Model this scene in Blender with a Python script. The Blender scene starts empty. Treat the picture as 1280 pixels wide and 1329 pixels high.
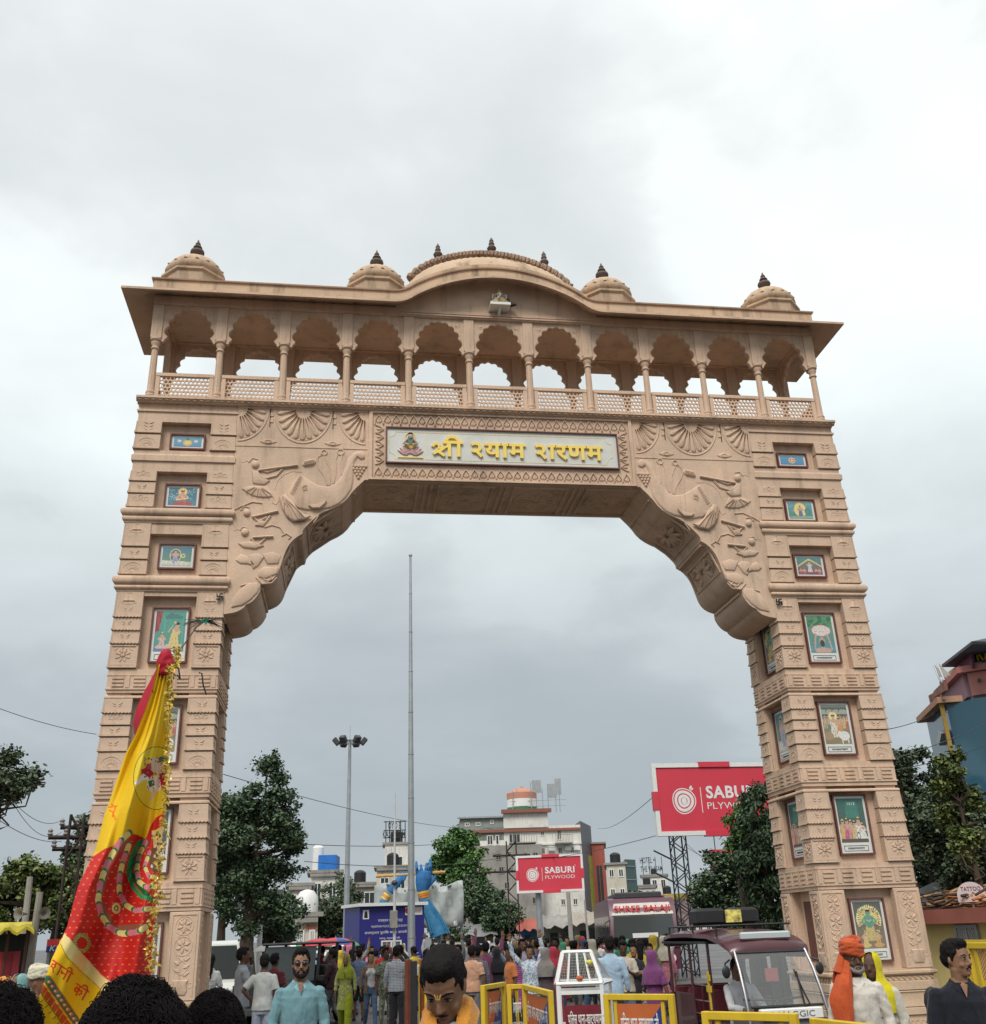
import bpy, math, random
import numpy as np
from mathutils import Vector, Matrix
rnd = random.Random(11)
S = bpy.context.scene
COL = S.collection
PI = math.pi
# camera
CX, CY, F = 640.0, 664.5, 1294.88
EYE = Vector((-3.0186, -18.0, 1.95))
_yaw, _p, _r = -0.1516, 0.3982, -0.0374
_fw = Vector((-math.sin(_yaw) * math.cos(_p), math.cos(_yaw) * math.cos(_p), math.sin(_p)))
_rt0 = Vector((math.cos(_yaw), math.sin(_yaw), 0))
_up0 = _rt0.cross(_fw)
RT = math.cos(_r) * _rt0 + math.sin(_r) * _up0
UP = -math.sin(_r) * _rt0 + math.cos(_r) * _up0
FW = _fw
cam = bpy.data.cameras.new('camera')
cam.sensor_fit = 'HORIZONTAL'
cam.sensor_width = 36
cam.lens = F / 1280 * 36
cam.clip_end = 3000
cam.clip_start = 0.05
cob = bpy.data.objects.new('camera', cam)
COL.objects.link(cob)
cob.matrix_world = Matrix(((RT.x, UP.x, -FW.x, EYE.x), (RT.y, UP.y, -FW.y, EYE.y), (RT.z, UP.z, -FW.z, EYE.z), (0, 0, 0, 1)))
S.camera = cob
# sky and sun
W = bpy.data.worlds.new('World')
S.world = W
W.use_nodes = True
nt = W.node_tree
for n in list(nt.nodes):
 nt.nodes.remove(n)
N, L = nt.nodes.new, nt.links.new
outw = N('ShaderNodeOutputWorld')
sky = N('ShaderNodeTexSky')
sky.sky_type = 'NISHITA'
sky.sun_disc = False
sky.sun_elevation = math.radians(58)
sky.sun_rotation = math.radians(205)
bg1 = N('ShaderNodeBackground')
bg1.inputs[1].default_value = 0.05
L(sky.outputs[0], bg1.inputs[0])
tc = N('ShaderNodeTexCoord')
sep = N('ShaderNodeSeparateXYZ')
L(tc.outputs['Generated'], sep.inputs[0])
def wmath(op, a, b=None, c=None, clamp=False):
 m = N('ShaderNodeMath'); m.operation = op; m.use_clamp = clamp
 for i, v in enumerate((a, b, c)):
  if v is None: continue
  if isinstance(v, (int, float)): m.inputs[i].default_value = v
  else: L(v, m.inputs[i])
 return m.outputs[0]
zc = wmath('MAXIMUM', sep.outputs[2], 0.0)
den = wmath('ADD', zc, 0.28)
cx_ = wmath('DIVIDE', sep.outputs[0], den)
cy_ = wmath('DIVIDE', sep.outputs[1], den)
comb = N('ShaderNodeCombineXYZ')
L(cx_, comb.inputs[0]); L(cy_, comb.inputs[1])
comb.inputs[2].default_value = 3.7
def wnoise(scale, detail, off, dist=0.0, rough=0.55):
 mp = N('ShaderNodeMapping'); mp.inputs['Location'].default_value = off
 L(comb.outputs[0], mp.inputs[0])
 nz = N('ShaderNodeTexNoise'); nz.inputs['Scale'].default_value = scale
 nz.inputs['Detail'].default_value = detail; nz.inputs['Roughness'].default_value = rough
 nz.inputs['Distortion'].default_value = dist
 L(mp.outputs[0], nz.inputs[0]); return nz.outputs[0]
n1 = wnoise(1.15, 5, (2.3, 5.1, 0), 0.35, 0.5)
n2 = wnoise(2.9, 7, (7.3, 1.1, 0), 0.3, 0.52)
nn = wmath('ADD', wmath('MULTIPLY', n1, 0.55), wmath('MULTIPLY', n2, 0.45))
def bank(px, py, deg, amp):
 global nn
 d = (RT * ((px - CX) / F) - UP * ((py - CY) / F) + FW).normalized()
 v = N('ShaderNodeVectorMath'); v.operation = 'DOT_PRODUCT'; L(tc.outputs['Generated'], v.inputs[0]); v.inputs[1].default_value = d
 r = N('ShaderNodeMapRange'); r.interpolation_type = 'SMOOTHSTEP'
 L(wmath('ADD', v.outputs['Value'], wmath('MULTIPLY', wmath('SUBTRACT', n2, 0.5), 0.05)), r.inputs[0])
 r.inputs[1].default_value = math.cos(math.radians(deg)); r.inputs[2].default_value = 1.0
 r.inputs[3].default_value = 0.0; r.inputs[4].default_value = amp
 nn = wmath('ADD', nn, r.outputs[0])
for bk in ((1290, 160, 26, .05), (1270, 560, 22, .14), (880, 20, 10, .03), (10, 460, 11, .03), (470, 160, 15, -.03), (700, 850, 26, -.05), (1220, 370, 7, -.05), (1110, 240, 9, -.05)):
 bank(*bk)
elev = N('ShaderNodeValToRGB')
L(sep.outputs[2], elev.inputs[0])
cr = elev.color_ramp
cr.elements[0].position = 0.0; cr.elements[0].color = (0.355, 0.40, 0.425, 1)
cr.elements[1].position = 1.0; cr.elements[1].color = (0.95, 0.98, 1.0, 1)
for p_, c_ in ((0.10, (0.355, 0.40, 0.425, 1)), (0.25, (0.41, 0.455, 0.475, 1)), (0.40, (0.52, 0.57, 0.58, 1)), (0.52, (0.63, 0.67, 0.675, 1)), (0.70, (0.665, 0.70, 0.70, 1))):
 e_ = cr.elements.new(p_); e_.color = c_
cl = N('ShaderNodeValToRGB')
L(nn, cl.inputs[0])
c2 = cl.color_ramp; c2.interpolation = 'B_SPLINE'
c2.elements[0].position = 0.34; c2.elements[0].color = (0.46, 0.47, 0.485, 1)
c2.elements[1].position = 0.88; c2.elements[1].color = (1, 1, 1, 1)
e_ = c2.elements.new(0.47); e_.color = (0.56, 0.56, 0.565, 1)
e_ = c2.elements.new(0.56); e_.color = (0.655, 0.65, 0.64, 1)
mx = N('ShaderNodeMixRGB'); mx.blend_type = 'MULTIPLY'; mx.inputs[0].default_value = 1
cm = N('ShaderNodeMixRGB'); cm.inputs[1].default_value = (0.575, 0.575, 0.58, 1); L(cl.outputs[0], cm.inputs[2])
fm = N('ShaderNodeMapRange'); L(sep.outputs[2], fm.inputs[0]); fm.inputs[1].default_value = .05; fm.inputs[2].default_value = .45; fm.inputs[3].default_value = .30; fm.inputs[4].default_value = .95; L(fm.outputs[0], cm.inputs[0])
L(elev.outputs[0], mx.inputs[1]); L(cm.outputs[0], mx.inputs[2])
bg2 = N('ShaderNodeBackground'); bg2.inputs[1].default_value = 1.36
L(mx.outputs[0], bg2.inputs[0])
adds = N('ShaderNodeMixShader')
adds.inputs[0].default_value = 0.93
L(bg1.outputs[0], adds.inputs[1]); L(bg2.outputs[0], adds.inputs[2])
L(adds.outputs[0], outw.inputs[0])
sun = bpy.data.lights.new('sun', 'SUN')
sun.energy = 1.5
sun.angle = math.radians(24)
sun.color = (1.0, 0.95, 0.88)
so = bpy.data.objects.new('sun', sun)
COL.objects.link(so)
_el, _az = math.radians(50), math.radians(-112)
so.rotation_euler = Vector((-math.cos(_az) * math.cos(_el), -math.sin(_az) * math.cos(_el), -math.sin(_el))).to_track_quat('-Z', 'Y').to_euler()
vs = S.view_settings
vs.view_transform = 'Standard'; vs.look = 'None'; vs.exposure = 0.72; vs.gamma = 1.0
vs.use_curve_mapping = False
S.cycles.use_denoising = True
S.cycles.max_bounces = 6
S.cycles.diffuse_bounces = 3
S.cycles.glossy_bounces = 2
S.cycles.transmission_bounces = 4
S.cycles.transparent_max_bounces = 8
S.cycles.caustics_reflective = False
S.cycles.caustics_refractive = False
# where things stand
def ray(px, py):
 return RT * ((px - CX) / F) - UP * ((py - CY) / F) + FW
def P(px, py, d):
 """the place at horizontal distance d from the eye seen in that direction"""
 r = ray(px, py)
 return EYE + r * (d / math.hypot(r.x, r.y))
def hor(px):
 """row of eye level at a column"""
 lo, hi = 900.0, 1400.0
 for _ in range(30):
  m = (lo + hi) / 2
  if ray(px, m).z > 0: lo = m
  else: hi = m
 return lo
def at(px, d):
 q = P(px, hor(px), d)
 return Vector((q.x, q.y, 0))
def face_cam(loc):
 """rotation that turns a thing's front (-Y) to the eye"""
 v = EYE - Vector(loc)
 return math.atan2(v.x, -v.y)
# materials
_mats = {}
def _new(name):
 m = bpy.data.materials.new(name); m.use_nodes = True
 return m, m.node_tree, m.node_tree.nodes['Principled BSDF']
def paint(name, col, rough=0.6, var=0.12, scale=6.0, metal=0.0, bump=0.0, bscale=40.0, dirt=0.0, dirtcol=(0.08, 0.06, 0.05), emit=0.0, coat=0.0, stretch=None):
 """a plain surface with noise in its colour, optional stains and fine relief"""
 key = name
 if key in _mats: return _mats[key]
 m, t, b = _new(name)
 n, l = t.nodes.new, t.links.new
 tc = n('ShaderNodeTexCoord')
 co = tc.outputs['Object']
 if stretch:
  mp = n('ShaderNodeMapping'); mp.inputs['Scale'].default_value = stretch
  l(co, mp.inputs[0]); co = mp.outputs[0]
 nz = n('ShaderNodeTexNoise'); nz.inputs['Scale'].default_value = scale; nz.inputs['Detail'].default_value = 6; nz.inputs['Roughness'].default_value = 0.6
 l(co, nz.inputs[0])
 mr = n('ShaderNodeMapRange'); mr.inputs[1].default_value = 0.3; mr.inputs[2].default_value = 0.7
 mr.inputs[3].default_value = 1 - var; mr.inputs[4].default_value = 1 + var
 l(nz.outputs[0], mr.inputs[0])
 mul = n('ShaderNodeMixRGB'); mul.blend_type = 'MULTIPLY'; mul.inputs[0].default_value = 1
 mul.inputs[1].default_value = (*col, 1); l(mr.outputs[0], mul.inputs[2])
 c = mul.outputs[0]
 if dirt > 0:
  mp = n('ShaderNodeMapping'); mp.inputs['Scale'].default_value = (2.2, 2.2, 0.5)
  l(tc.outputs['Object'], mp.inputs[0])
  n2 = n('ShaderNodeTexNoise'); n2.inputs['Scale'].default_value = 1.6; n2.inputs['Detail'].default_value = 9; n2.inputs['Roughness'].default_value = 0.68
  l(mp.outputs[0], n2.inputs[0])
  r2 = n('ShaderNodeMapRange'); r2.inputs[1].default_value = 0.52; r2.inputs[2].default_value = 0.78; r2.inputs[3].default_value = 0; r2.inputs[4].default_value = dirt
  l(n2.outputs[0], r2.inputs[0])
  mx = n('ShaderNodeMixRGB'); l(r2.outputs[0], mx.inputs[0]); l(c, mx.inputs[1]); mx.inputs[2].default_value = (*dirtcol, 1)
  c = mx.outputs[0]
 l(c, b.inputs['Base Color'])
 b.inputs['Roughness'].default_value = rough
 b.inputs['Metallic'].default_value = metal
 b.inputs['Coat Weight'].default_value = coat
 if rough > 0.5: b.inputs['Specular IOR Level'].default_value = 0.25
 if bump > 0:
  nb = n('ShaderNodeTexNoise'); nb.inputs['Scale'].default_value = bscale; nb.inputs['Detail'].default_value = 5
  l(co, nb.inputs[0])
  bp = n('ShaderNodeBump'); bp.inputs['Strength'].default_value = bump; bp.inputs['Distance'].default_value = 0.02
  l(nb.outputs[0], bp.inputs['Height']); l(bp.outputs[0], b.inputs['Normal'])
 if emit:
  l(c, b.inputs['Emission Color']); b.inputs['Emission Strength'].default_value = emit
 _mats[key] = m
 return m
def stone(name, col, stain=0.55):
 """carved sandstone: mottled, faint bedding, dark rain streaks, grain"""
 if name in _mats: return _mats[name]
 m, t, b = _new(name)
 n, l = t.nodes.new, t.links.new
 tc = n('ShaderNodeTexCoord'); co = tc.outputs['Object']
 def noise(sc, det, st=None, rough=0.6, out=0):
  s = co
  if st:
   mp = n('ShaderNodeMapping'); mp.inputs['Scale'].default_value = st; l(co, mp.inputs[0]); s = mp.outputs[0]
  z = n('ShaderNodeTexNoise'); z.inputs['Scale'].default_value = sc; z.inputs['Detail'].default_value = det; z.inputs['Roughness'].default_value = rough
  l(s, z.inputs[0]); return z.outputs[out]
 def rng(x, a, bb, c, d):
  r = n('ShaderNodeMapRange'); l(x, r.inputs[0])
  for i, v in enumerate((a, bb, c, d)): r.inputs[i + 1].default_value = v
  return r.outputs[0]
 def mix(f, a, bb, mode='MIX'):
  x = n('ShaderNodeMixRGB'); x.blend_type = mode
  for i, v in enumerate((f, a, bb)):
   if isinstance(v, (int, float)): x.inputs[i].default_value = v
   elif isinstance(v, tuple): x.inputs[i].default_value = (*v, 1)
   else: l(v, x.inputs[i])
  return x.outputs[0]
 c = mix(rng(noise(0.9, 5), 0.35, 0.65, 0, 1), tuple(v * 0.86 for v in col), tuple(v * 1.12 for v in (col[0], col[1] * 0.98, col[2] * 0.95)))
 c = mix(rng(noise(3.2, 6, (0.35, 0.35, 3.0)), 0.45, 0.68, 0, 0.30), c, (col[0] * 1.12, col[1] * 0.98, col[2] * 0.9))
 c = mix(1.0, c, rng(noise(38, 4), 0.3, 0.7, 0.90, 1.08), 'MULTIPLY')
 st = rng(noise(1.3, 10, (2.4, 2.4, 0.32), 0.7), 0.51, 0.74, 0, stain)
 c = mix(st, c, (0.13, 0.085, 0.055))
 sp = rng(noise(6, 8, None, 0.72), 0.60, 0.76, 0, stain * 0.6)
 c = mix(sp, c, (0.20, 0.14, 0.10))
 l(c, b.inputs['Base Color'])
 b.inputs['Roughness'].default_value = 0.86
 b.inputs['Specular IOR Level'].default_value = 0.2
 bp = n('ShaderNodeBump'); bp.inputs['Strength'].default_value = 0.35; bp.inputs['Distance'].default_value = 0.012
 hh = n('ShaderNodeMath'); hh.operation = 'ADD'; l(noise(26, 6), hh.inputs[0]); l(noise(4.5, 5), hh.inputs[1])
 l(hh.outputs[0], bp.inputs['Height']); l(bp.outputs[0], b.inputs['Normal'])
 _mats[name] = m
 return m
def glass(name, col, rough=0.08, alpha=None, spec=0.6):
 if name in _mats: return _mats[name]
 m, t, b = _new(name)
 b.inputs['Base Color'].default_value = (*col, 1)
 b.inputs['Roughness'].default_value = rough
 b.inputs['Specular IOR Level'].default_value = spec
 if alpha is not None: b.inputs['Alpha'].default_value = alpha
 _mats[name] = m
 return m
def printed(name, rough=0.55):
 """flat print held in the colour attribute of a finely divided sheet"""
 if name in _mats: return _mats[name]
 m, t, b = _new(name)
 a = t.nodes.new('ShaderNodeAttribute'); a.attribute_name = 'print'
 t.links.new(a.outputs['Color'], b.inputs['Base Color'])
 b.inputs['Roughness'].default_value = rough
 b.inputs['Specular IOR Level'].default_value = 0.3
 _mats[name] = m
 return m
SAND = (0.625, 0.462, 0.345)
M_ST = stone('sandstone', SAND, 0.5)
M_ST2 = stone('sandstone_weathered', (0.58, 0.43, 0.305), 0.95)
M_ST3 = stone('sandstone_red', (0.36, 0.25, 0.18), 0.6)
M_FIN = stone('finial_stone', (0.16, 0.125, 0.11), 0.6)
M_FRAME = paint('red_frame', (0.16, 0.07, 0.055), 0.6)
M_MARB = paint('marble', (0.72, 0.72, 0.68), 0.35, 0.05, 3)
M_GOLD = paint('gold_letters', (0.90, 0.66, 0.13), 0.4, 0.05, 4)
M_PRINT = printed('printed_picture')
M_BLACK = paint('black_paint', (0.015, 0.015, 0.017), 0.5)
M_WHITE = paint('white_paint', (0.75, 0.75, 0.73), 0.5, 0.06)
M_DARK = paint('dark_metal', (0.05, 0.05, 0.055), 0.5)
M_GALV = paint('galvanised', (0.38, 0.40, 0.41), 0.45, 0.12, 3, metal=0.5, dirt=0.3)
M_RUST = paint('rusty_iron', (0.10, 0.055, 0.04), 0.8, 0.3, 8)
# mesh builder
class MB:
 def __init__(s): s.v = []; s.f = []; s.m = []
 def add(s, vs, fs, mi=0, M=None):
  o = len(s.v)
  s.v += [tuple(M @ Vector(p)) for p in vs] if M else [tuple(p) for p in vs]
  s.f += [tuple(i + o for i in f) for f in fs]
  s.m += [mi] * len(fs)
  return s
 def box(s, x0, x1, y0, y1, z0, z1, mi=0, M=None):
  if x0 > x1: x0, x1 = x1, x0
  if y0 > y1: y0, y1 = y1, y0
  if z0 > z1: z0, z1 = z1, z0
  return s.add([(x0, y0, z0), (x1, y0, z0), (x1, y1, z0), (x0, y1, z0), (x0, y0, z1), (x1, y0, z1), (x1, y1, z1), (x0, y1, z1)],
                     [(0, 3, 2, 1), (4, 5, 6, 7), (0, 1, 5, 4), (1, 2, 6, 5), (2, 3, 7, 6), (3, 0, 4, 7)], mi, M)
 def cbox(s, x0, x1, y0, y1, z0, z1, c=0.01, mi=0, M=None):
  """box with its vertical and front edges cut"""
  xs = [(x0 + c, y0), (x1 - c, y0), (x1, y0 + c), (x1, y1 - c), (x1 - c, y1), (x0 + c, y1), (x0, y1 - c), (x0, y0 + c)]
  n = 8
  cxm, cym = (x0 + x1) / 2, (y0 + y1) / 2
  ins = lambda p: (p[0] + (c if p[0] < cxm else -c), p[1] + (c if p[1] < cym else -c))
  rows = [[(*ins(p), z0) for p in xs], [(*p, z0 + c) for p in xs], [(*p, z1 - c) for p in xs], [(*ins(p), z1) for p in xs]]
  return s.loft(rows, mi, M=M)
 def prism(s, poly, a, b, mi=0, plane='xz', M=None):
  n = len(poly)
  mk = {'xz': lambda p, d: (p[0], d, p[1]), 'xy': lambda p, d: (p[0], p[1], d), 'yz': lambda p, d: (d, p[0], p[1])}[plane]
  vs = [mk(p, a) for p in poly] + [mk(p, b) for p in poly]
  fs = [tuple(range(n)), tuple(range(2 * n - 1, n - 1, -1))]
  fs += [(i, i + n, (i + 1) % n + n, (i + 1) % n) for i in range(n)]
  return s.add(vs, fs, mi, M)
 def loft(s, rows, mi=0, cap=True, closed=True, M=None):
  n = len(rows[0]); vs = [p for r in rows for p in r]; fs = []
  for k in range(len(rows) - 1):
   for i in range(n if closed else n - 1):
    j = (i + 1) % n
    fs.append((k * n + i, k * n + j, (k + 1) * n + j, (k + 1) * n + i))
  if cap and closed:
   fs.append(tuple(range(n - 1, -1, -1))); fs.append(tuple((len(rows) - 1) * n + i for i in range(n)))
  return s.add(vs, fs, mi, M)
 def ell(s, cx, cy, z, rx, ry, n=12, ph=0.0, pw=1.0):
  r = []
  for i in range(n):
   a = 2 * PI * i / n + ph
   c, q = math.cos(a), math.sin(a)
   r.append((cx + rx * math.copysign(abs(c) ** pw, c), cy + ry * math.copysign(abs(q) ** pw, q), z))
  return r
 def lathe(s, prof, cx=0, cy=0, n=16, mi=0, M=None, sx=1, sy=1):
  return s.loft([s.ell(cx, cy, z, max(r, 1e-4) * sx, max(r, 1e-4) * sy, n) for r, z in prof], mi, M=M)
 def ball(s, c, r, n=8, k=5, mi=0, M=None):
  if isinstance(r, (int, float)): r = (r, r, r)
  rows = []
  for i in range(k + 1):
   a = -PI / 2 + PI * i / k
   rr = max(math.cos(a), 0.02)
   rows.append(s.ell(c[0], c[1], c[2] + r[2] * math.sin(a), r[0] * rr, r[1] * rr, n))
  return s.loft(rows, mi, M=M)
 def tube(s, pts, r, n=6, mi=0, M=None, up=(0, 0, 1)):
  pts = [Vector(p) for p in pts]
  if isinstance(r, (int, float)): r = [r] * len(pts)
  rows = []
  prev = None
  for i, p in enumerate(pts):
   d = (pts[min(i + 1, len(pts) - 1)] - pts[max(i - 1, 0)])
   if d.length < 1e-9: d = Vector((0, 0, 1))
   d.normalize()
   if prev is None:
    u = Vector(up)
    if abs(d.dot(u)) > 0.95: u = Vector((1, 0, 0))
    a = d.cross(u).normalized()
   else:
    a = prev - d * prev.dot(d)
    a = a.normalized() if a.length > 1e-6 else d.orthogonal().normalized()
   prev = a
   b = d.cross(a)
   rows.append([tuple(p + (a * math.cos(2 * PI * j / n) + b * math.sin(2 * PI * j / n)) * r[i]) for j in range(n)])
  return s.loft(rows, mi, M=M)
 def bar(s, p, q, w, mi=0, w2=None):
  return s.tube([p, q], w * 0.7071, 4, mi)
 def mesh(s, name, mats, smooth=True, ang=35):
  me = bpy.data.meshes.new(name)
  me.from_pydata(s.v, [], s.f)
  if not isinstance(mats, (list, tuple)): mats = [mats]
  for m in mats: me.materials.append(m)
  if len(mats) > 1: me.polygons.foreach_set('material_index', s.m)
  if smooth:
   me.polygons.foreach_set('use_smooth', [True] * len(s.f))
   me.set_sharp_from_angle(angle=math.radians(ang))
  me.update()
  return me
 def build(s, name, mats, parent=None, smooth=True, ang=35, loc=None, rotz=0, **kw):
  o = bpy.data.objects.new(name, s.mesh(name, mats, smooth, ang))
  COL.objects.link(o)
  if parent: o.parent = parent
  if loc is not None: o.location = loc
  if rotz: o.rotation_euler = (0, 0, rotz)
  for k, v in kw.items(): o[k] = v
  return o
def place(name, me, parent=None, loc=(0, 0, 0), rotz=0, scale=None, **kw):
 o = bpy.data.objects.new(name, me)
 COL.objects.link(o); o.parent = parent; o.location = loc
 if rotz: o.rotation_euler = (0, 0, rotz)
 if scale: o.scale = scale
 for k, v in kw.items(): o[k] = v
 return o
def thing(name, label, cat, loc=(0, 0, 0), rotz=0, group=None):
 o = bpy.data.objects.new(name, None); COL.objects.link(o)
 o.location = loc; o.rotation_euler = (0, 0, rotz); o['label'] = label; o['category'] = cat
 o.empty_display_size = 0.2
 if group: o['group'] = group
 return o
def tag(o, label, cat, group=None):
 o['label'] = label; o['category'] = cat
 if group: o['group'] = group
 return o
def copy_tree(o, parent=None):
 c = o.copy(); COL.objects.link(c); c.parent = parent
 for ch in list(o.children): copy_tree(ch, c)
 return c
# flat print
class Print:
 """colours for sample points, painted shape by shape"""
 def __init__(s, X, Y, col): s.X, s.Y = X, Y; s.C = np.tile(np.array(col, float), (len(X), 1))
 def put(s, mask, col): s.C[mask] = col; return s
 def poly(s, pts, col): return s.put(s.inpoly(pts), col)
 def inpoly(s, pts):
  X, Y = s.X, s.Y; ins = np.zeros(len(X), bool); n = len(pts)
  for i in range(n):
   x1, y1 = pts[i]; x2, y2 = pts[(i + 1) % n]
   if y1 == y2: continue
   c = ((Y > min(y1, y2)) & (Y <= max(y1, y2)))
   xi = x1 + (Y - y1) * (x2 - x1) / (y2 - y1)
   ins ^= c & (X < xi)
  return ins
 def dist(s, pts):
  D = np.full(len(s.X), 1e9)
  for (x1, y1), (x2, y2) in zip(pts[:-1], pts[1:]):
   dx, dy = x2 - x1, y2 - y1; q = dx * dx + dy * dy + 1e-12
   t = np.clip(((s.X - x1) * dx + (s.Y - y1) * dy) / q, 0, 1)
   D = np.minimum(D, np.hypot(s.X - x1 - t * dx, s.Y - y1 - t * dy))
  return D
 def line(s, pts, w, col): return s.put(s.dist(pts) < w / 2, col)
 def ell(s, cx, cy, rx, ry, col, ring=None):
  q = np.hypot((s.X - cx) / rx, (s.Y - cy) / ry)
  return s.put(q < 1 if ring is None else ((q < 1) & (q > ring)), col)
def sheet(name, fn, paintfn, nu, nv, bgcol, mat, parent=None, loc=None, rotz=0, keep=None, **kw):
 """nu x nv faces; fn(u,v)->xyz of the vertices, paintfn(Print) paints in u,v of the face centres"""
 vs = [fn(i / nu, j / nv) for j in range(nv + 1) for i in range(nu + 1)]
 fs = [(j * (nu + 1) + i, j * (nu + 1) + i + 1, (j + 1) * (nu + 1) + i + 1, (j + 1) * (nu + 1) + i) for j in range(nv) for i in range(nu)]
 U = np.array([(i + .5) / nu for j in range(nv) for i in range(nu)]); V = np.array([(j + .5) / nv for j in range(nv) for i in range(nu)])
 pr = Print(U, V, bgcol)
 paintfn(pr)
 me = bpy.data.meshes.new(name); me.from_pydata(vs, [], fs)
 me.materials.append(mat)
 at_ = me.color_attributes.new('print', 'FLOAT_COLOR', 'CORNER')
 c4 = np.ones((len(fs), 4, 4), np.float32); c4[:, :, :3] = pr.C[:, None, :]
 at_.data.foreach_set('color', c4.ravel())
 me.polygons.foreach_set('use_smooth', [True] * len(fs))
 me.update()
 o = bpy.data.objects.new(name, me); COL.objects.link(o); o.parent = parent
 if loc is not None: o.location = loc
 if rotz: o.rotation_euler = (0, 0, rotz)
 for k, v in kw.items(): o[k] = v
 return o
def lettering(txt, org, right, up, width, height, mat, parent=None, depth=0.01, off=0.0, name='lettering', italic=0.0):
 """raised or printed letters that fill width x height; org is their lower left corner"""
 c = bpy.data.curves.new(name, 'FONT'); c.body = txt; c.offset = off; c.shear = italic
 if off >= .01: c.space_character = 1 + off * 3.2
 c.resolution_u = 3
 tmp = bpy.data.objects.new(name, c); COL.objects.link(tmp)
 me = bpy.data.meshes.new_from_object(tmp)
 bpy.data.objects.remove(tmp)
 n = len(me.vertices)
 if n == 0: return None
 co = np.empty(n * 3); me.vertices.foreach_get('co', co); co = co.reshape(-1, 3)
 lo, hi = co.min(0), co.max(0)
 right, up = Vector(right).normalized(), Vector(up).normalized(); nrm = right.cross(up)
 sx, sy = width / (hi[0] - lo[0]), height / (hi[1] - lo[1])
 vs = [tuple(Vector(org) + right * ((p[0] - lo[0]) * sx) + up * ((p[1] - lo[1]) * sy) + nrm * depth) for p in co]
 b = MB(); fs = [tuple(p.vertices) for p in me.polygons]
 edges = {}
 for f in fs:
  for i in range(len(f)):
   e = (f[i], f[(i + 1) % len(f)]); edges[e] = 1
 b.add(vs, fs)
 bnd = [e for e in edges if (e[1], e[0]) not in edges]
 if depth > 0.004:
  vb = [tuple(Vector(v) - nrm * depth) for v in vs]
  b.v += vb
  for a, q in bnd:
   b.f.append((q, a, a + n, q + n)); b.m.append(0)
 bpy.data.meshes.remove(me)
 return b.build(name, mat, parent, smooth=False)
# ground
def ground_mat():
 m, t, b = _new('wet_asphalt')
 n, l = t.nodes.new, t.links.new
 tc = n('ShaderNodeTexCoord')
 a = n('ShaderNodeTexNoise'); a.inputs['Scale'].default_value = 0.35; a.inputs['Detail'].default_value = 8; l(tc.outputs['Object'], a.inputs[0])
 r = n('ShaderNodeValToRGB'); l(a.outputs[0], r.inputs[0])
 r.color_ramp.elements[0].position = 0.4; r.color_ramp.elements[0].color = (0.075, 0.07, 0.066, 1)
 r.color_ramp.elements[1].position = 0.62; r.color_ramp.elements[1].color = (0.17, 0.155, 0.14, 1)
 g = n('ShaderNodeTexNoise'); g.inputs['Scale'].default_value = 60; g.inputs['Detail'].default_value = 3; l(tc.outputs['Object'], g.inputs[0])
 mx = n('ShaderNodeMixRGB'); mx.blend_type = 'MULTIPLY'; mx.inputs[0].default_value = 0.5; l(r.outputs[0], mx.inputs[1]); l(g.outputs[0], mx.inputs[2])
 l(mx.outputs[0], b.inputs['Base Color'])
 rr = n('ShaderNodeMapRange'); l(a.outputs[0], rr.inputs[0])
 rr.inputs[1].default_value = 0.42; rr.inputs[2].default_value = 0.6; rr.inputs[3].default_value = 0.28; rr.inputs[4].default_value = 0.75
 l(rr.outputs[0], b.inputs['Roughness'])
 bp = n('ShaderNodeBump'); bp.inputs['Strength'].default_value = 0.3; bp.inputs['Distance'].default_value = 0.01; l(g.outputs[0], bp.inputs['Height']); l(bp.outputs[0], b.inputs['Normal'])
 return m
M_ASPH = ground_mat()
o = MB().box(-900, 900, -200, 1400, -0.5, 0.0).build('ground', M_ASPH, smooth=False); o['kind'] = 'structure'
def kerb_island(x0, x1, y0, y1):
 b = MB(); c = 0.35
 poly = [(x0 + c, y0), (x1 - c, y0), (x1, y0 + c), (x1, y1 - c), (x1 - c, y1), (x0 + c, y1), (x0, y1 - c), (x0, y0 + c)]
 b.prism(poly, 0.0, 0.13, plane='xy')
 o = b.build('pavement', paint('kerb_concrete', (0.30, 0.28, 0.25), 0.8, 0.2, 3, bump=0.3, dirt=0.5), smooth=False)
 o['kind'] = 'structure'
kerb_island(-8.3, -4.4, -0.9, 2.8); kerb_island(4.4, 8.3, -0.9, 2.8)
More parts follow.
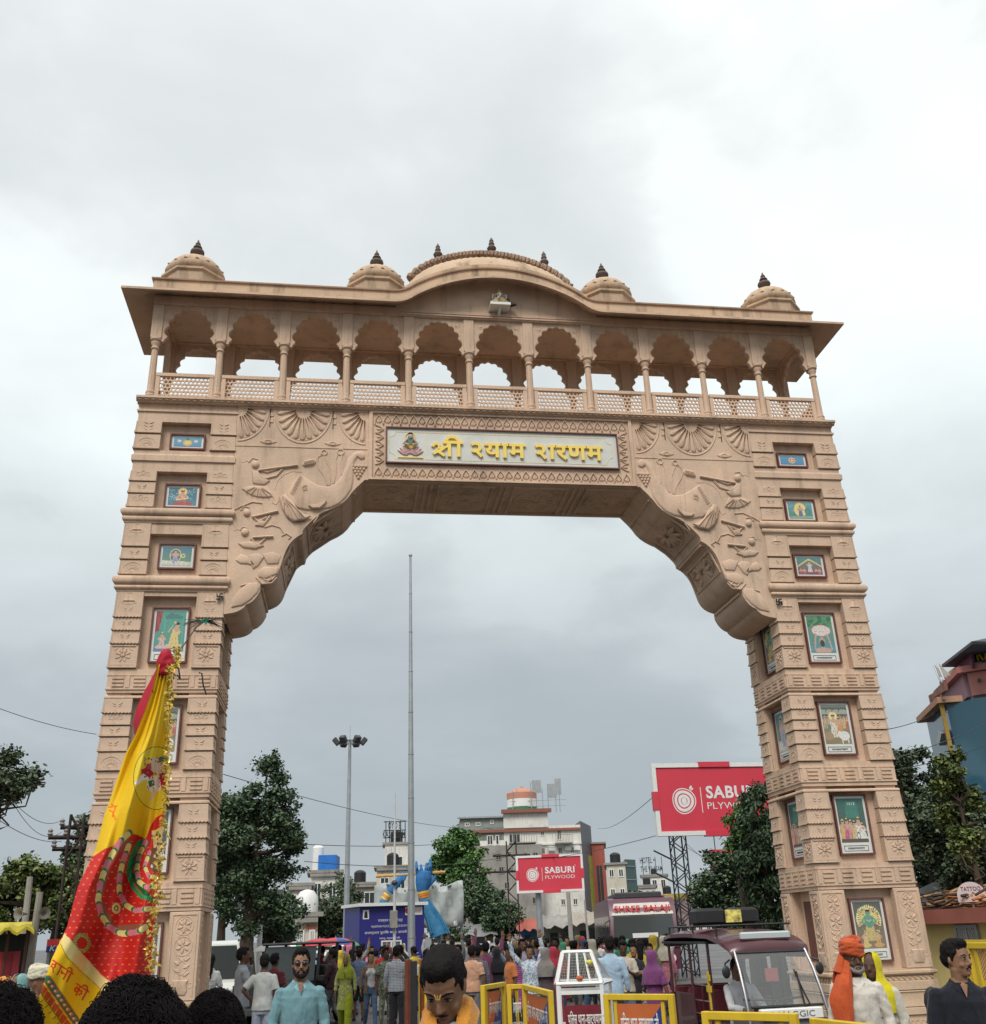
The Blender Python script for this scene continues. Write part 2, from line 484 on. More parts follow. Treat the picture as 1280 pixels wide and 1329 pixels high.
# the gate
ZO = 0.35
gate = thing('ceremonial_gateway', 'tall carved pink sandstone gateway with arcaded gallery, domes and painted panels spanning the road', 'gateway', (0, 0, 0))
def gp(b, name, mats=None, parent=None, **kw):
 return b.build(name, mats or M_ST, parent or gate, loc=(0, 0, ZO) if (parent is None) else None, **kw)
def relief_poly(b, pts, y, h, mi=0, inset=0.018, M=None):
 """a cushion-edged raised shape on a wall facing -Y"""
 n = len(pts); h *= .62; inset *= 1.25
 area = sum(pts[i][0] * pts[(i + 1) % n][1] - pts[(i + 1) % n][0] * pts[i][1] for i in range(n))
 if area < 0: pts = pts[::-1]
 ins = []
 for i in range(n):
  p0, p1, p2 = Vector(pts[i - 1]), Vector(pts[i]), Vector(pts[(i + 1) % n])
  a = (p1 - p0); c = (p2 - p1)
  if a.length < 1e-6 or c.length < 1e-6: ins.append(tuple(p1)); continue
  nn = (Vector((-a.y, a.x)).normalized() + Vector((-c.y, c.x)).normalized())
  if nn.length < 0.3: nn = Vector((-a.y, a.x))
  nn.normalize(); ins.append(tuple(p1 + nn * inset))
 rows = [[(p[0], y + 0.004, p[1]) for p in pts], [(p[0] * .5 + q[0] * .5, y - h * .75, p[1] * .5 + q[1] * .5) for p, q in zip(pts, ins)], [(q[0], y - h, q[1]) for q in ins]]
 vs = [p for r in rows for p in r]; fs = []
 for k in range(2):
  for i in range(n):
   j = (i + 1) % n; fs.append((k * n + i, k * n + j, (k + 1) * n + j, (k + 1) * n + i))
 fs.append(tuple(2 * n + i for i in range(n)))
 b.add(vs, fs, mi, M)
def cord(b, pts, y, r, mi=0, M=None):
 b.tube([(p[0], y + r * .25, p[1]) for p in pts], r * .85, 5, mi, M)
def ring(b, cx, cz, r, y, w, n=14, mi=0, M=None, rz=None, a0=0, a1=2 * PI):
 rz = rz or r
 pts = [(cx + r * math.cos(a0 + (a1 - a0) * i / n), cz + rz * math.sin(a0 + (a1 - a0) * i / n)) for i in range(n + 1)]
 cord(b, pts, y, w, mi, M)
def ellip(cx, cz, rx, rz, n=12, rot=0.0, a0=0.0, a1=2 * PI):
 out = []
 for i in range(n):
  a = a0 + (a1 - a0) * i / n
  x, z = rx * math.cos(a), rz * math.sin(a)
  out.append((cx + x * math.cos(rot) - z * math.sin(rot), cz + x * math.sin(rot) + z * math.cos(rot)))
 return out
def leafshape(cx, cz, l, w, rot):
 pts = [(0, 0), (0.3, 0.5), (0.65, 0.42), (1, 0), (0.65, -0.42), (0.3, -0.5)]
 return [(cx + (x * l) * math.cos(rot) - (z * w) * math.sin(rot), cz + (x * l) * math.sin(rot) + (z * w) * math.cos(rot)) for x, z in pts]
def motif(b, kind, x0, x1, z0, z1, y, M=None):
 """relief carved on a face looking to -Y"""
 w, h = x1 - x0, z1 - z0; cx, cz = (x0 + x1) / 2, (z0 + z1) / 2
 if kind == 'leaf':
  for s in (-1, 1):
   relief_poly(b, leafshape(cx + s * .02, cz + .005, w * .17, .035, PI / 2 - s * 1.0), y, .018, M=M, inset=.006)
   relief_poly(b, leafshape(cx + s * .015, cz - .03, w * .14, .03, PI / 2 - s * 1.25), y, .016, M=M, inset=.006)
 elif kind == 'leaf3':
  for k in range(3):
   zz = z1 - h * (k + .7) / 3.2
   for s in (-1, 1): relief_poly(b, leafshape(cx + s * .015, zz, w * .18, .032, PI / 2 - s * 1.15), y, .018, M=M, inset=.006)
 elif kind == 'fan':
  R = min(w * .40, h * .80); zb = z0 + h * .08
  ring(b, cx, zb, R, y, .014, 12, M=M, a1=PI); ring(b, cx, zb, R * .72, y, .009, 10, M=M, a1=PI)
  for k in range(7):
   a = PI * (k + .5) / 7
   relief_poly(b, leafshape(cx + R * .25 * math.cos(a), zb + R * .25 * math.sin(a), R * .45, R * .22, a), y, .018, M=M, inset=.006)
  relief_poly(b, ellip(cx, zb, R * .22, R * .2, 8, 0, 0, PI * 1.14), y, .022, M=M, inset=.008)
  b.box(cx - R * 1.05, cx + R * 1.05, y - .016, y + .01, z0 + .005, z0 + .025, 0, M)
 elif kind == 'circ':
  R = min(w * .30, h * .62); zb = z0 + h * .12
  ring(b, cx, zb, R * .66, y, .014, 10, M=M, a1=PI)
  for k in range(5):
   a = PI * (k / 4.0)
   ring(b, cx + R * 1.08 * math.cos(a), zb + R * .95 * math.sin(a) + .02, .036, y, .011, 8, M=M)
 elif kind == 'bell':
  zt = z1 - .03
  ring(b, cx, zt, .022, y, .009, 8, M=M)
  relief_poly(b, [(cx - .03, zt - .03), (cx + .03, zt - .03), (cx + .06, zt - .10), (cx + .11, zt - .17), (cx - .11, zt - .17), (cx - .06, zt - .10)], y, .03, M=M)
  ring(b, cx, zt - .19, .13, y, .014, 12, M=M, rz=.032)
  motif(b, 'leaf', x0, x1, z0, z0 + (zt - .22 - z0), y, M)
 elif kind == 'bellcirc':
  zt = z1 - .03
  ring(b, cx, zt, .022, y, .009, 8, M=M)
  relief_poly(b, [(cx - .03, zt - .03), (cx + .03, zt - .03), (cx + .05, zt - .08), (cx + .09, zt - .13), (cx - .09, zt - .13), (cx - .05, zt - .08)], y, .025, M=M)
  ring(b, cx, zt - .15, .12, y, .013, 12, M=M, rz=.028)
  motif(b, 'circ', x0, x1, z0, z0 + .24, y, M)
 elif kind == 'rosette':
  q = min(w, h) * .46
  b.box(x0 + .03, x1 - .03, y - .014, y + .01, cz + q * .92, cz + q, 0, M); b.box(x0 + .03, x1 - .03, y - .014, y + .01, cz - q, cz - q * .92, 0, M)
  for s in (-1, 1):
   for t in (-1, 1):
    ring(b, cx + s * q * .95, cz + t * q * .95, q * .42, y, .012, 5, M=M, a0=(PI if s > 0 else -PI / 2) if t > 0 else (PI / 2 if s > 0 else 0), a1=(1.5 * PI if s > 0 else 0) if t > 0 else (PI if s > 0 else PI / 2))
  for k in range(8):
   a = PI * k / 4 + PI / 8
   relief_poly(b, leafshape(cx + .03 * math.cos(a), cz + .03 * math.sin(a), q * .62, q * .26, a), y, .024, M=M, inset=.007)
  cord(b, [(cx - q * .78, cz), (cx, cz + q * .78), (cx + q * .78, cz), (cx, cz - q * .78), (cx - q * .78, cz)], y, .012, M=M)
  b.ball((cx, y - .01, cz), (.035, .02, .035), 8, 4, M=M)
 elif kind == 'vine':
  b.box(x0 + .03, x0 + .045, y - .012, y + .01, z0 + .03, z1 - .03, 0, M); b.box(x1 - .045, x1 - .03, y - .012, y + .01, z0 + .03, z1 - .03, 0, M)
  b.box(x0 + .045, x1 - .045, y - .012, y + .01, z1 - .045, z1 - .03, 0, M)
  pr = [(cx + .1 * math.sin(k * PI / 6), z1 - .08 - k * (h - .42) / 24) for k in range(25)]
  cord(b, pr, y, .014, M=M); cord(b, [(2 * cx - p[0], p[1]) for p in pr], y, .013, M=M)
  R = w * .31
  for k, zz in enumerate((z1 - .06 - R, z1 - .06 - R * 3.15)):
   ring(b, cx, zz, R, y, .015, 16, M=M)
   for q in range(6):
    a = PI * q / 3 + .4
    relief_poly(b, leafshape(cx + .02 * math.cos(a), zz + .02 * math.sin(a), R * .72, R * .34, a + .3), y, .024, M=M, inset=.008)
  for k in range(5):
   zz = z0 + .33 + k * .055; s = 1 if k % 2 else -1
   relief_poly(b, leafshape(cx + s * .03, zz, .11, .05, PI / 2 - s * 1.1), y, .02, M=M, inset=.007)
  relief_poly(b, [(cx - .09, z0 + .05), (cx + .09, z0 + .05), (cx + .12, z0 + .12), (cx + .10, z0 + .20), (cx + .13, z0 + .27), (cx - .13, z0 + .27), (cx - .10, z0 + .20), (cx - .12, z0 + .12)], y, .035, M=M)
  for s in (-1, 1): ring(b, cx + s * .15, z0 + .19, .04, y, .011, 8, M=M)
BL = [(11.04, 10.78, 'leaf3'), (10.75, 10.44, 'fan'),
      (9.97, 9.75, 'circ'), (9.73, 9.50, 'leaf'), (9.48, 9.215, 'circ'),
      (8.905, 8.42, 'bellcirc'), (8.39, 8.165, 'leaf'), (8.14, 7.87, 'fan'),
      (7.555, 7.055, 'bell'), (7.035, 6.81, 'leaf'), (6.79, 6.565, 'leaf'), (6.545, 6.12, 'rosette'),
      (5.575, 5.325, 'leaf'), (5.305, 5.115, 'circ'), (5.095, 4.92, 'leaf'), (4.90, 4.665, 'leaf'), (4.645, 4.345, 'fan'),
      (3.77, 3.48, 'leaf'), (3.46, 3.225, 'leaf'), (3.205, 2.975, 'leaf'), (2.955, 2.54, 'rosette'),
      (2.075, 0.765, 'vine')]
TOOTHED = {8, 9, 10, 17, 18, 19, 12}
def block_mesh(i, side):
 """side 'in': carved on the front and on the face towards the road; 'out': front and outer face; 'back': only towards the road"""
 zt, zb, kind = BL[i]; b = MB(); h = zt - zb; tall = kind == 'vine'
 x0, x1, y0, y1 = 0, .49, 0, .40
 if tall:
  b.cbox(x0, x1, y0, y1, 0, h, .008)
 else:
  lip = .03
  rows = []
  for z, o in ((h, -.012), (h * .5, -.006), (lip + .012, .0), (lip + .01, .009), (0.004, .012), (0, .006)):
   rows.append([(x0 - o, y0 - o, z), (x1 + (o if side == 'out' else 0), y0 - o, z), (x1 + (o if side == 'out' else 0), y1 + (o if side == 'back' else 0), z), (x0 - o, y1 + (o if side == 'back' else 0), z)])
  if side == 'out':
   rows = [[(x0, r[0][1], r[0][2]), (r[1][0], r[1][1], r[1][2]), (r[2][0], r[2][1], r[2][2]), (x0, r[3][1], r[3][2])] for r in rows]
  if side == 'back':
   rows = [[(r[0][0], y0, r[0][2]), (x1, y0, r[1][2]), (x1, r[2][1], r[2][2]), r[3]] for r in rows]
  b.loft(rows)
  if i in TOOTHED:
   for k in range(8):
    xx = x0 + .03 + k * .058
    if side != 'back': b.ball((xx, y0 - .008, .0), (.024, .016, .018), 6, 3)
    if side == 'in': b.ball((x0 - .008, y0 + .03 + k * .048, .0), (.016, .022, .018), 6, 3)
 yb = y0 - (0.0 if tall else -.008)
 if side != 'back': motif(b, kind, x0 + .015, x1 - .015, .03, h - .005, yb)
 M = Matrix(((0, 1, 0, x0), (-1, 0, 0, y1), (0, 0, 1, 0), (0, 0, 0, 1)))
 if side in ('in', 'back'):
  motif(b, kind, .015, .385, .03, h - .005, (.0 if tall else .008), M)
 if side == 'out':
  M = Matrix(((0, -1, 0, x1), (1, 0, 0, 0), (0, 0, 1, 0), (0, 0, 0, 1)))
  motif(b, kind, .015, .385, .03, h - .005, (.0 if tall else .008), M)
 return b.mesh('carved_block', M_ST)
BM = {(i, s): block_mesh(i, s) for i in range(len(BL)) for s in ('in', 'out', 'back')}
def mould(b, x0, x1, y0, y1, prof, mi=0):
 b.loft([[(x0 - o, y0 - o, z), (x1 + o, y0 - o, z), (x1 + o, y1 + o, z), (x0 - o, y1 + o, z)] for o, z in prof], mi)
ROWS = [(11.04, 10.42), (9.97, 9.21), (8.68, 7.87), (7.46, 6.10), (5.68, 4.33), (3.885, 2.53), (2.09, 0.76)]
MUR = [(10.84, 10.50), (9.76, 9.25), (8.53, 8.02), (7.28, 6.24), (5.49, 4.46), (3.74, 2.67), (1.94, 0.885)]
X0, X1, Y0, Y1 = 5.34, 7.22, 0.03, 1.67
def torus_prof(z0, z1, base, r):
 return [(base, z0)] + [(base + r * math.sin(PI * k / 6), z0 + (z1 - z0) * (0.5 - 0.5 * math.cos(PI * k / 6))) for k in range(1, 6)] + [(base, z1)]
SK = (0.62, 0.36, 0.22)
def figure(p, cx, by, h, dress, skin=SK, halo=None, lean=0.0, hair=(0.05, 0.03, 0.03), arms=1, crown=(0.85, 0.6, 0.1), legs=None, seat=False):
 """small painted person; by = feet, h = height in picture units"""
 a = ASP[0]
 e = lambda x, y, rx, ry, c, ring=None: p.ell(cx + lean * (y - by) / h + x / a, y, rx / a, ry, c, ring)
 top = by + h
 if halo: e(0, top - h * .12, h * .2, h * .2, halo); e(0, top - h * .12, h * .2, h * .2, (0.85, 0.45, 0.1), .86)
 W = h * .17
 pts = [(cx + (-W * 1.25) / a, by), (cx + (W * 1.25) / a, by), (cx + W * .7 / a, by + h * .55), (cx - W * .7 / a, by + h * .55)]
 p.poly(pts, legs or dress)
 for k in (-1, 0, 1): p.line([(cx + k * W * .6 / a, by + h * .02), (cx + k * W * .3 / a, by + h * .45)], h * .018, tuple(v * .55 for v in (legs or dress)))
 if seat: e(0, by + h * .1, W * 2.1, h * .13, legs or dress)
 e(0, by + h * .6, W * .95, h * .2, dress)
 e(0, by + h * .68, W * .7, h * .1, skin)
 if arms:
  for s in (-1, 1):
   p.line([(cx + s * W * .8 / a, by + h * .72), (cx + s * W * 1.5 / a, by + h * .58), (cx + s * W * .5 / a, by + h * (.5 if arms == 1 else .86))], h * .06, skin)
 e(0, top - h * .13, h * .085, h * .105, skin); e(0, top - h * .06, h * .09, h * .06, hair)
 if crown: p.poly([(cx - h * .08 / a, top - h * .05), (cx + h * .08 / a, top - h * .05), (cx, top + h * .05)], crown)
 p.line([(cx - W * .5 / a, by + h * .64), (cx, by + h * .58), (cx + W * .5 / a, by + h * .64)], h * .02, (0.85, 0.65, 0.15))
ASP = [1.0]
def art(k, rs):
 def f(p):
  R = random.Random(rs)
  def bgrad(c0, c1):
   t = p.Y[:, None]; p.C[:] = np.array(c0) * (1 - t) + np.array(c1) * t
  def clouds(c, n=9):
   for _ in range(n):
    x, y = R.random(), .35 + .6 * R.random(); p.ell(x, y, .13, .05, c, .8)
  a = ASP[0]
  if k == 'pot':
   bgrad((.05, .30, .52), (.07, .36, .58))
   p.ell(.5, .42, .17, .36, (.7, .42, .06)); p.ell(.5, .45, .12, .25, (.85, .62, .12)); p.ell(.5, .82, .07, .12, (.08, .25, .06))
   for s in (-1, 1): p.ell(.5 + s * .3, .6, .07, .14, (.75, .65, .55)); p.line([(.5 + s * .26, .5), (.5 + s * .36, .75)], .035, (.8, .55, .3))
  elif k == 'sun':
   bgrad((.04, .25, .50), (.06, .33, .55))
   for q in range(8): p.ell(.5 + .1 * math.cos(q * PI / 4), .5 + .26 * math.sin(q * PI / 4), .05, .12, (.82, .5, .1))
   p.ell(.5, .5, .09, .22, (.7, .2, .12)); p.ell(.5, .5, .045, .1, (.85, .75, .4))
  elif k == 'clouds':
   bgrad((.05, .26, .36), (.03, .16, .22)); clouds((.30, .52, .60), 22)
   figure(p, .5, -.25, 1.15, (.62, .10, .06), halo=(.90, .60, .12)); p.line([(.3, .3), (.7, .42)], .05, (.85, .75, .3))
   p.ell(.3, .1, .14, .09, (.5, .05, .05)); p.ell(.72, .1, .14, .09, (.5, .05, .05))
  elif k == 'peacock':
   bgrad((.06, .28, .20), (.10, .35, .42)); clouds((.2, .5, .5), 8)
   p.ell(.5, .55, .25, .44, (.88, .66, .10)); figure(p, .5, .1, .75, (.12, .18, .42), halo=None)
   p.ell(.8, .45, .13, .2, (.03, .22, .35)); p.ell(.8, .45, .07, .11, (.05, .35, .2)); p.poly([(0, 0), (1, 0), (1, .18), (0, .12)], (.25, .42, .25))
  elif k == 'ring':
   bgrad((.16, .34, .14), (.05, .24, .36)); p.poly([(0, 0), (1, 0), (1, .22), (0, .3)], (.55, .60, .45))
   p.ell(.45, .55, .2, .38, (.80, .62, .15), .84); p.ell(.45, .55, .17, .33, (.05, .20, .24)); figure(p, .45, .12, .78, (.42, .36, .55))
   p.ell(.72, .55, .07, .12, (.85, .65, .2), .6)
   for _ in range(14): p.ell(R.random(), .08 + .16 * R.random(), .03, .04, (.75, .75, .7))
  elif k == 'tent':
   bgrad((.30, .06, .10), (.04, .30, .28)); p.poly([(0, .5), (.5, .95), (1, .5), (1, .42), (.5, .85), (0, .42)], (.75, .60, .12))
   figure(p, .5, .15, .66, (.62, .60, .58))
   for x in (.12, .26, .74, .88): figure(p, x, -.05, .42, R.choice([(.65, .10, .22), (.72, .35, .08), (.5, .05, .1)]))
  elif k == 'dance':
   bgrad((.08, .34, .28), (.03, .40, .30)); p.poly([(0, 1), (.22, 1), (.16, .62), (.10, .5), (0, .42)], (.45, .05, .05))
   for x in (.04, .10, .16): p.line([(x, 1), (x * .8, .5)], .015, (.22, .02, .03))
   p.poly([(.3, .86), (.5, .97), (.95, .86), (.95, .8), (.3, .8)], (.05, .24, .22)); p.line([(.3, .2), (.3, .84)], .03, (.1, .5, .4)); p.line([(.92, .2), (.92, .84)], .03, (.1, .5, .4))
   figure(p, .66, .16, .56, (.80, .58, .12), arms=2, lean=.1); p.poly([(.38, .08), (.95, .08), (.92, .18), (.42, .18)], (.72, .55, .22)); figure(p, .26, .06, .40, (.70, .45, .40), seat=True)
   p.poly([(0, 0), (.5, 0), (.5, .06), (0, .06)], (.15, .20, .42))
  elif k == 'cave':
   bgrad((.06, .30, .38), (.10, .34, .12))
   for _ in range(26): p.ell(R.random(), .72 + .3 * R.random(), .09, .05, R.choice([(.03, .20, .08), (.06, .30, .12)]))
   p.ell(.52, .60, .40, .16, (.55, .12, .12), .9); p.ell(.52, .60, .37, .145, (.72, .62, .58));
   for x in (.32, .48, .62, .74): p.ell(x, .62, .09, .045, (.74, .66, .62)); p.ell(x - .05, .65, .04, .03, (.70, .52, .44)); p.line([(x - .06, .56), (x + .06, .60)], .012, (.35, .2, .18))
   p.ell(.5, .30, .12, .12, (.55, .32, .22)); p.ell(.5, .25, .09, .09, (.06, .05, .05)); p.line([(.18, .1), (.25, .4), (.3, .5)], .06, SK); p.line([(.85, .1), (.78, .4), (.72, .5)], .06, SK); p.ell(.5, .06, .32, .08, (.60, .36, .25))
   for s in (-1, 1): p.ell(.5 + s * .38, .12, .12, .06, (.1, .35, .5), .7)
  elif k == 'cows':
   bgrad((.30, .22, .08), (.20, .26, .20));
   for x in (.1, .35, .6, .85): p.ell(x, .85, .2, .09, (.10, .14, .11)); p.ell(x, .82, .17, .07, (.34, .40, .34))
   p.poly([(0, .76), (1, .76), (1, .71), (0, .71)], (.12, .10, .07))
   for x, c in ((.1, (.6, .4, .1)), (.24, (.1, .3, .35)), (.7, (.65, .28, .06)), (.84, (.55, .5, .1)), (.95, (.6, .1, .1))): figure(p, x, .38, .33, c)
   figure(p, .42, .16, .62, (.72, .66, .50), halo=(.9, .75, .3)); figure(p, .62, .26, .42, (.70, .30, .05))
   p.ell(.76, .2, .2, .12, (.74, .72, .66)); p.ell(.6, .27, .07, .06, (.74, .72, .66)); p.line([(.66, .02), (.66, .16)], .04, (.7, .68, .62)); p.line([(.88, .02), (.88, .16)], .04, (.7, .68, .62)); p.ell(.16, .2, .18, .11, (.42, .26, .12))
  elif k == 'court':
   bgrad((.10, .10, .09), (.02, .17, .13)); p.poly([(.28, .55), (.33, .93), (.75, .93), (.8, .55)], (.03, .24, .18));
   for x in (.40, .48, .56, .64): p.poly([(x, .84), (x + .04, .84), (x + .035, .91), (x + .005, .91)], (.50, .62, .55))
   for x, c, h in ((.12, (.72, .45, .06), .46), (.28, (.66, .08, .22), .48), (.42, (.70, .25, .25), .44), (.55, (.62, .50, .16), .42), (.72, (.74, .72, .66), .50)): figure(p, x, .06, h, c, halo=None)
   figure(p, .86, .05, .38, (.74, .72, .66), seat=True); p.poly([(0, 0), (1, 0), (1, .07), (0, .07)], (.12, .09, .07)); p.ell(.66, .14, .06, .09, (.06, .05, .05), .7)
  elif k == 'hands':
   bgrad((.30, .20, .10), (.10, .12, .10));
   for q in range(23):
    a2 = PI * (q / 22.0) * 1.3 - .47; p.line([(.5, .62), (.5 + .44 * math.cos(a2), .62 + .30 * math.sin(a2))], .035, (.82, .62, .10)); p.ell(.5 + .42 * math.cos(a2), .62 + .28 * math.sin(a2), .03, .03, (.86, .74, .3))
   for q in range(60): p.ell(.12 + .76 * R.random(), .3 + .55 * R.random(), .03, .025, R.choice([(.10, .34, .22), (.66, .40, .08), (.35, .08, .05), (.60, .50, .2)]))
   figure(p, .5, .15, .72, (.08, .34, .22), skin=(.10, .36, .26), legs=(.62, .48, .10)); figure(p, .28, .03, .35, (.7, .5, .12), seat=True); figure(p, .74, .03, .35, (.66, .36, .06), seat=True)
  else:
   bgrad((.25, .10, .06), (.05, .20, .30)); figure(p, .35, .08, .6, (.6, .2, .1)); figure(p, .65, .08, .66, (.2, .3, .5), halo=(.8, .6, .2))
  p.C *= (0.86 + 0.28 * np.random.RandomState(rs).rand(len(p.C)))[:, None]
  g = p.C.mean(1, keepdims=True); p.C[:] = np.clip((p.C * .72 + g * .28) * .95 + .02, 0, 1)
 return f
def mural(parent, xa, xb, za, zb, y, kind, seed, caption, M=None, nu=44, labelled=None):
 """framed picture on white marble, on a face looking to -Y (or moved by M)"""
 T = (lambda p: tuple(M @ Vector(p))) if M else (lambda p: p)
 b = MB()
 fw = .028
 for (a, c, e, f) in ((xa, xb, zb - fw, zb), (xa, xb, za, za + fw), (xa, xa + fw, za + fw, zb - fw), (xb - fw, xb, za + fw, zb - fw)):
  b.box(a, c, y - .055, y + .02, e, f, 0, M)
 fr = b.build('picture_frame', M_FRAME, parent, smooth=False)
 b = MB(); mz = za + fw; b.box(xa + fw, xb - fw, y - .012, y + .02, za + fw, zb - fw, 0, M)
 o1 = b.build('marble_panel', M_MARB, parent, smooth=False)
 m = .045; ch = .19 if caption else m
 ia, ib, ja, jb = xa + fw + m, xb - fw - m, za + fw + ch, zb - fw - m
 ASP[0] = (ib - ia) / (jb - ja)
 nv = int(nu / ASP[0])
 o2 = sheet('painted_picture', lambda u, v: T((ia + (ib - ia) * u, y - .017, ja + (jb - ja) * v)), art(kind, seed), nu, nv, (.3, .2, .1), M_PRINT, parent)
 if labelled: o2['label'] = labelled
 if caption:
  b = MB(); cz = za + fw + .085; r = .045; e = .008
  for dz in (-r, r): b.box(ia + .03, ib - .03, y - .016, y - .012, cz + dz - e / 2, cz + dz + e / 2, 0, M)
  for xx in (ia + .03, ib - .03): b.box(xx - e / 2, xx + e / 2, y - .016, y - .012, cz - r, cz + r, 0, M)
  x = ia + .10
  R = random.Random(seed)
  b.box(x, ib - .10, y - .016, y - .012, cz + .008, cz + .014, 0, M)
  while x < ib - .12:
   w = R.uniform(.008, .022); b.box(x, x + w * .45, y - .016, y - .012, cz - .016, cz + .008, 0, M)
   if R.random() < .5: b.box(x, x + w, y - .016, y - .012, cz - .012, cz - .007, 0, M)
   x += w + .004
  b.build('caption', M_BLACK, parent, smooth=False)
KL = ['pot', 'clouds', 'ring', 'dance', 'cows', 'court', 'hands']
KR = ['sun', 'peacock', 'tent', 'cave', 'cows', 'court', 'hands']
LABL = ['golden pot on a blue ground', 'haloed figure among blue clouds', 'figure inside a golden ring', 'dancer in a green pavilion beside a red curtain']
LABR = ['golden flower on a blue ground', 'haloed figure with a peacock', 'white figure under a yellow tent', 'bearded man lifting a basket of babies', 'figures and a white cow in a village', 'group of people in a green court', 'many armed green and gold figure']
for s in (-1, 1):
 pil = MB()
 pil.box(5.53, 7.0, .18, 1.52, -.33, 11.45)
 pil.box(6.80, 7.20, 1.28, 1.66, 0.7, 11.45)
 for i, (ht, hb) in enumerate(ROWS):
  for (xa, xb, ya, yb) in ((X0 + .03, 5.82, .07, .44), (6.80, X1 - .03, .07, .44), (X0 + .03, 5.82, 1.26, 1.64)):
   pil.box(xa, xb, ya, yb, hb - .01, ht + .01)
 zs = [(11.55, 11.04), (10.42, 9.97), (9.21, 8.68), (7.87, 7.46), (6.10, 5.68), (4.33, 3.885), (2.53, 2.09), (.76, -.33)]
 for a, c in zs: pil.box(X0, X1, Y0, Y1, c + .001, a - .001)
 if s < 0: pil.v = [(-x, y, z) for x, y, z in pil.v]; pil.f = [f[::-1] for f in pil.f]
 pillar = gp(pil, 'pillar', smooth=False)
 def sub(b, name, mats=None, **kw):
  if s < 0: b.v = [(-x, y, z) for x, y, z in b.v]; b.f = [f[::-1] for f in b.f]
  return b.build(name, mats or M_ST, pillar, **kw)
 for i, (zt, zb, kind) in enumerate(BL):
  for side, lx, ly in (('in', 5.325, .0), ('out', 6.795, .0), ('back', 5.325, 1.30)):
   lx2 = lx if side != 'out' else 6.755
   place('carved_block', BM[(i, side)], pillar, (s * lx2, ly, zb), scale=(s, 1, 1))
 for prof in ([(0, 10.18), (.035, 10.185), (.035, 10.30), (.015, 10.31), (0, 10.345)],
                 [(0, 11.255), (.03, 11.26), (.03, 11.30), (0, 11.31)]):
  b = MB(); mould(b, X0, X1, Y0, Y1, prof); sub(b, 'fascia')
 for (z0, z1, z2) in ((8.92, 9.03, 9.20), (7.57, 7.665, 7.85)):
  b = MB(); mould(b, X0, X1, Y0, Y1, [(0, z0 - .03), (.03, z0 - .025), (.03, z0 - .004)] + torus_prof(z0, z1, .02, .05)[1:] + torus_prof(z1, z2 - .01, .03, .075)[1:] + [(0, z2)]); sub(b, 'moulding', ang=60)
 for (z0, z1) in ((5.77, 5.98), (3.99, 4.21), (2.19, 2.43)):
  b = MB(); mould(b, X0, X1, Y0, Y1, [(0, z0 - .04), (.022, z0 - .035), (.022, z0 - .012), (.004, z0 - .01), (.004, z1), (.015, z1 + .004), (.015, z1 + .02), (0, z1 + .022)])
  h = z1 - z0
  for k in range(5):
   xa = X0 + .03 + k * (X1 - X0 - .04) / 5
   for q in range(3):
    b.box(xa + .10, xa + .30, Y0 - .026, Y0, z0 + .02 + q * h / 3.1, z0 + .02 + q * h / 3.1 + h * .17)
   b.box(xa, xa + .07, Y0 - .022, Y0, z0, z1 - .003)
   ya = Y0 + .04 + k * (Y1 - Y0 - .04) / 5
   for q in range(3):
    b.box(X0 - .026, X0, ya + .09, ya + .27, z0 + .02 + q * h / 3.1, z0 + .02 + q * h / 3.1 + h * .17)
   b.box(X0 - .022, X0, ya, ya + .06, z0, z1 - .003)
  sub(b, 'rib_band', smooth=False)
 for zt in (5.60, 3.80):
  b = MB(); mould(b, X0, X1, Y0, Y1, [(0, zt - .02), (.02, zt - .015), (.02, zt + .012), (0, zt + .03)]);
  sub(b, 'string_course')
 b = MB(); mould(b, X0, X1, Y0, Y1, [(.0, .655), (.045, .665), (.07, .69), (.07, .725), (.03, .74), (.03, .758), (0, .762)]); sub(b, 'base_ledge', M_ST2)
 b = MB(); mould(b, X0, X1, Y0, Y1, [(.02, .575), (.025, .58), (.012, .65), (.0, .655)])
 for k in range(18):
  xx = X0 + .06 + k * .103; b.tube([(xx, Y0 - .02, .64), (xx + .03, Y0 - .035, .61), (xx + .05, Y0 - .02, .585)], .012, 5)
  if k < 15: yy = Y0 + .06 + k * .108; b.tube([(X0 - .02, yy, .64), (X0 - .035, yy + .03, .61), (X0 - .02, yy + .05, .585)], .012, 5)
 sub(b, 'rope_frieze', M_ST2)
 for prof in ([(.0, .425), (.05, .43), (.05, .56), (.03, .572)], [(.0, .16), (.035, .165), (.02, .30), (.03, .38), (.05, .40), (.03, .42)], [(.05, .04), (.055, .045), (.055, .14), (.02, .155)], [(.05, -.36), (.05, -.22), (.02, -.20), (.02, -.195)]):
  b = MB(); mould(b, X0, X1, Y0, Y1, prof); sub(b, 'base_course', M_ST2)
 b = MB(); mould(b, X0, X1, Y0, Y1, [(.02, -.19), (.02, .03)])
 for k in range(19):
  xx = X0 + .05 + k * .099; ring(b, xx, -.08, .038, Y0 - .024, .01, 8); cord(b, [(xx - .03, -.17), (xx, -.12), (xx + .03, -.17)], Y0 - .024, .009)
 sub(b, 'carved_frieze', M_ST2)
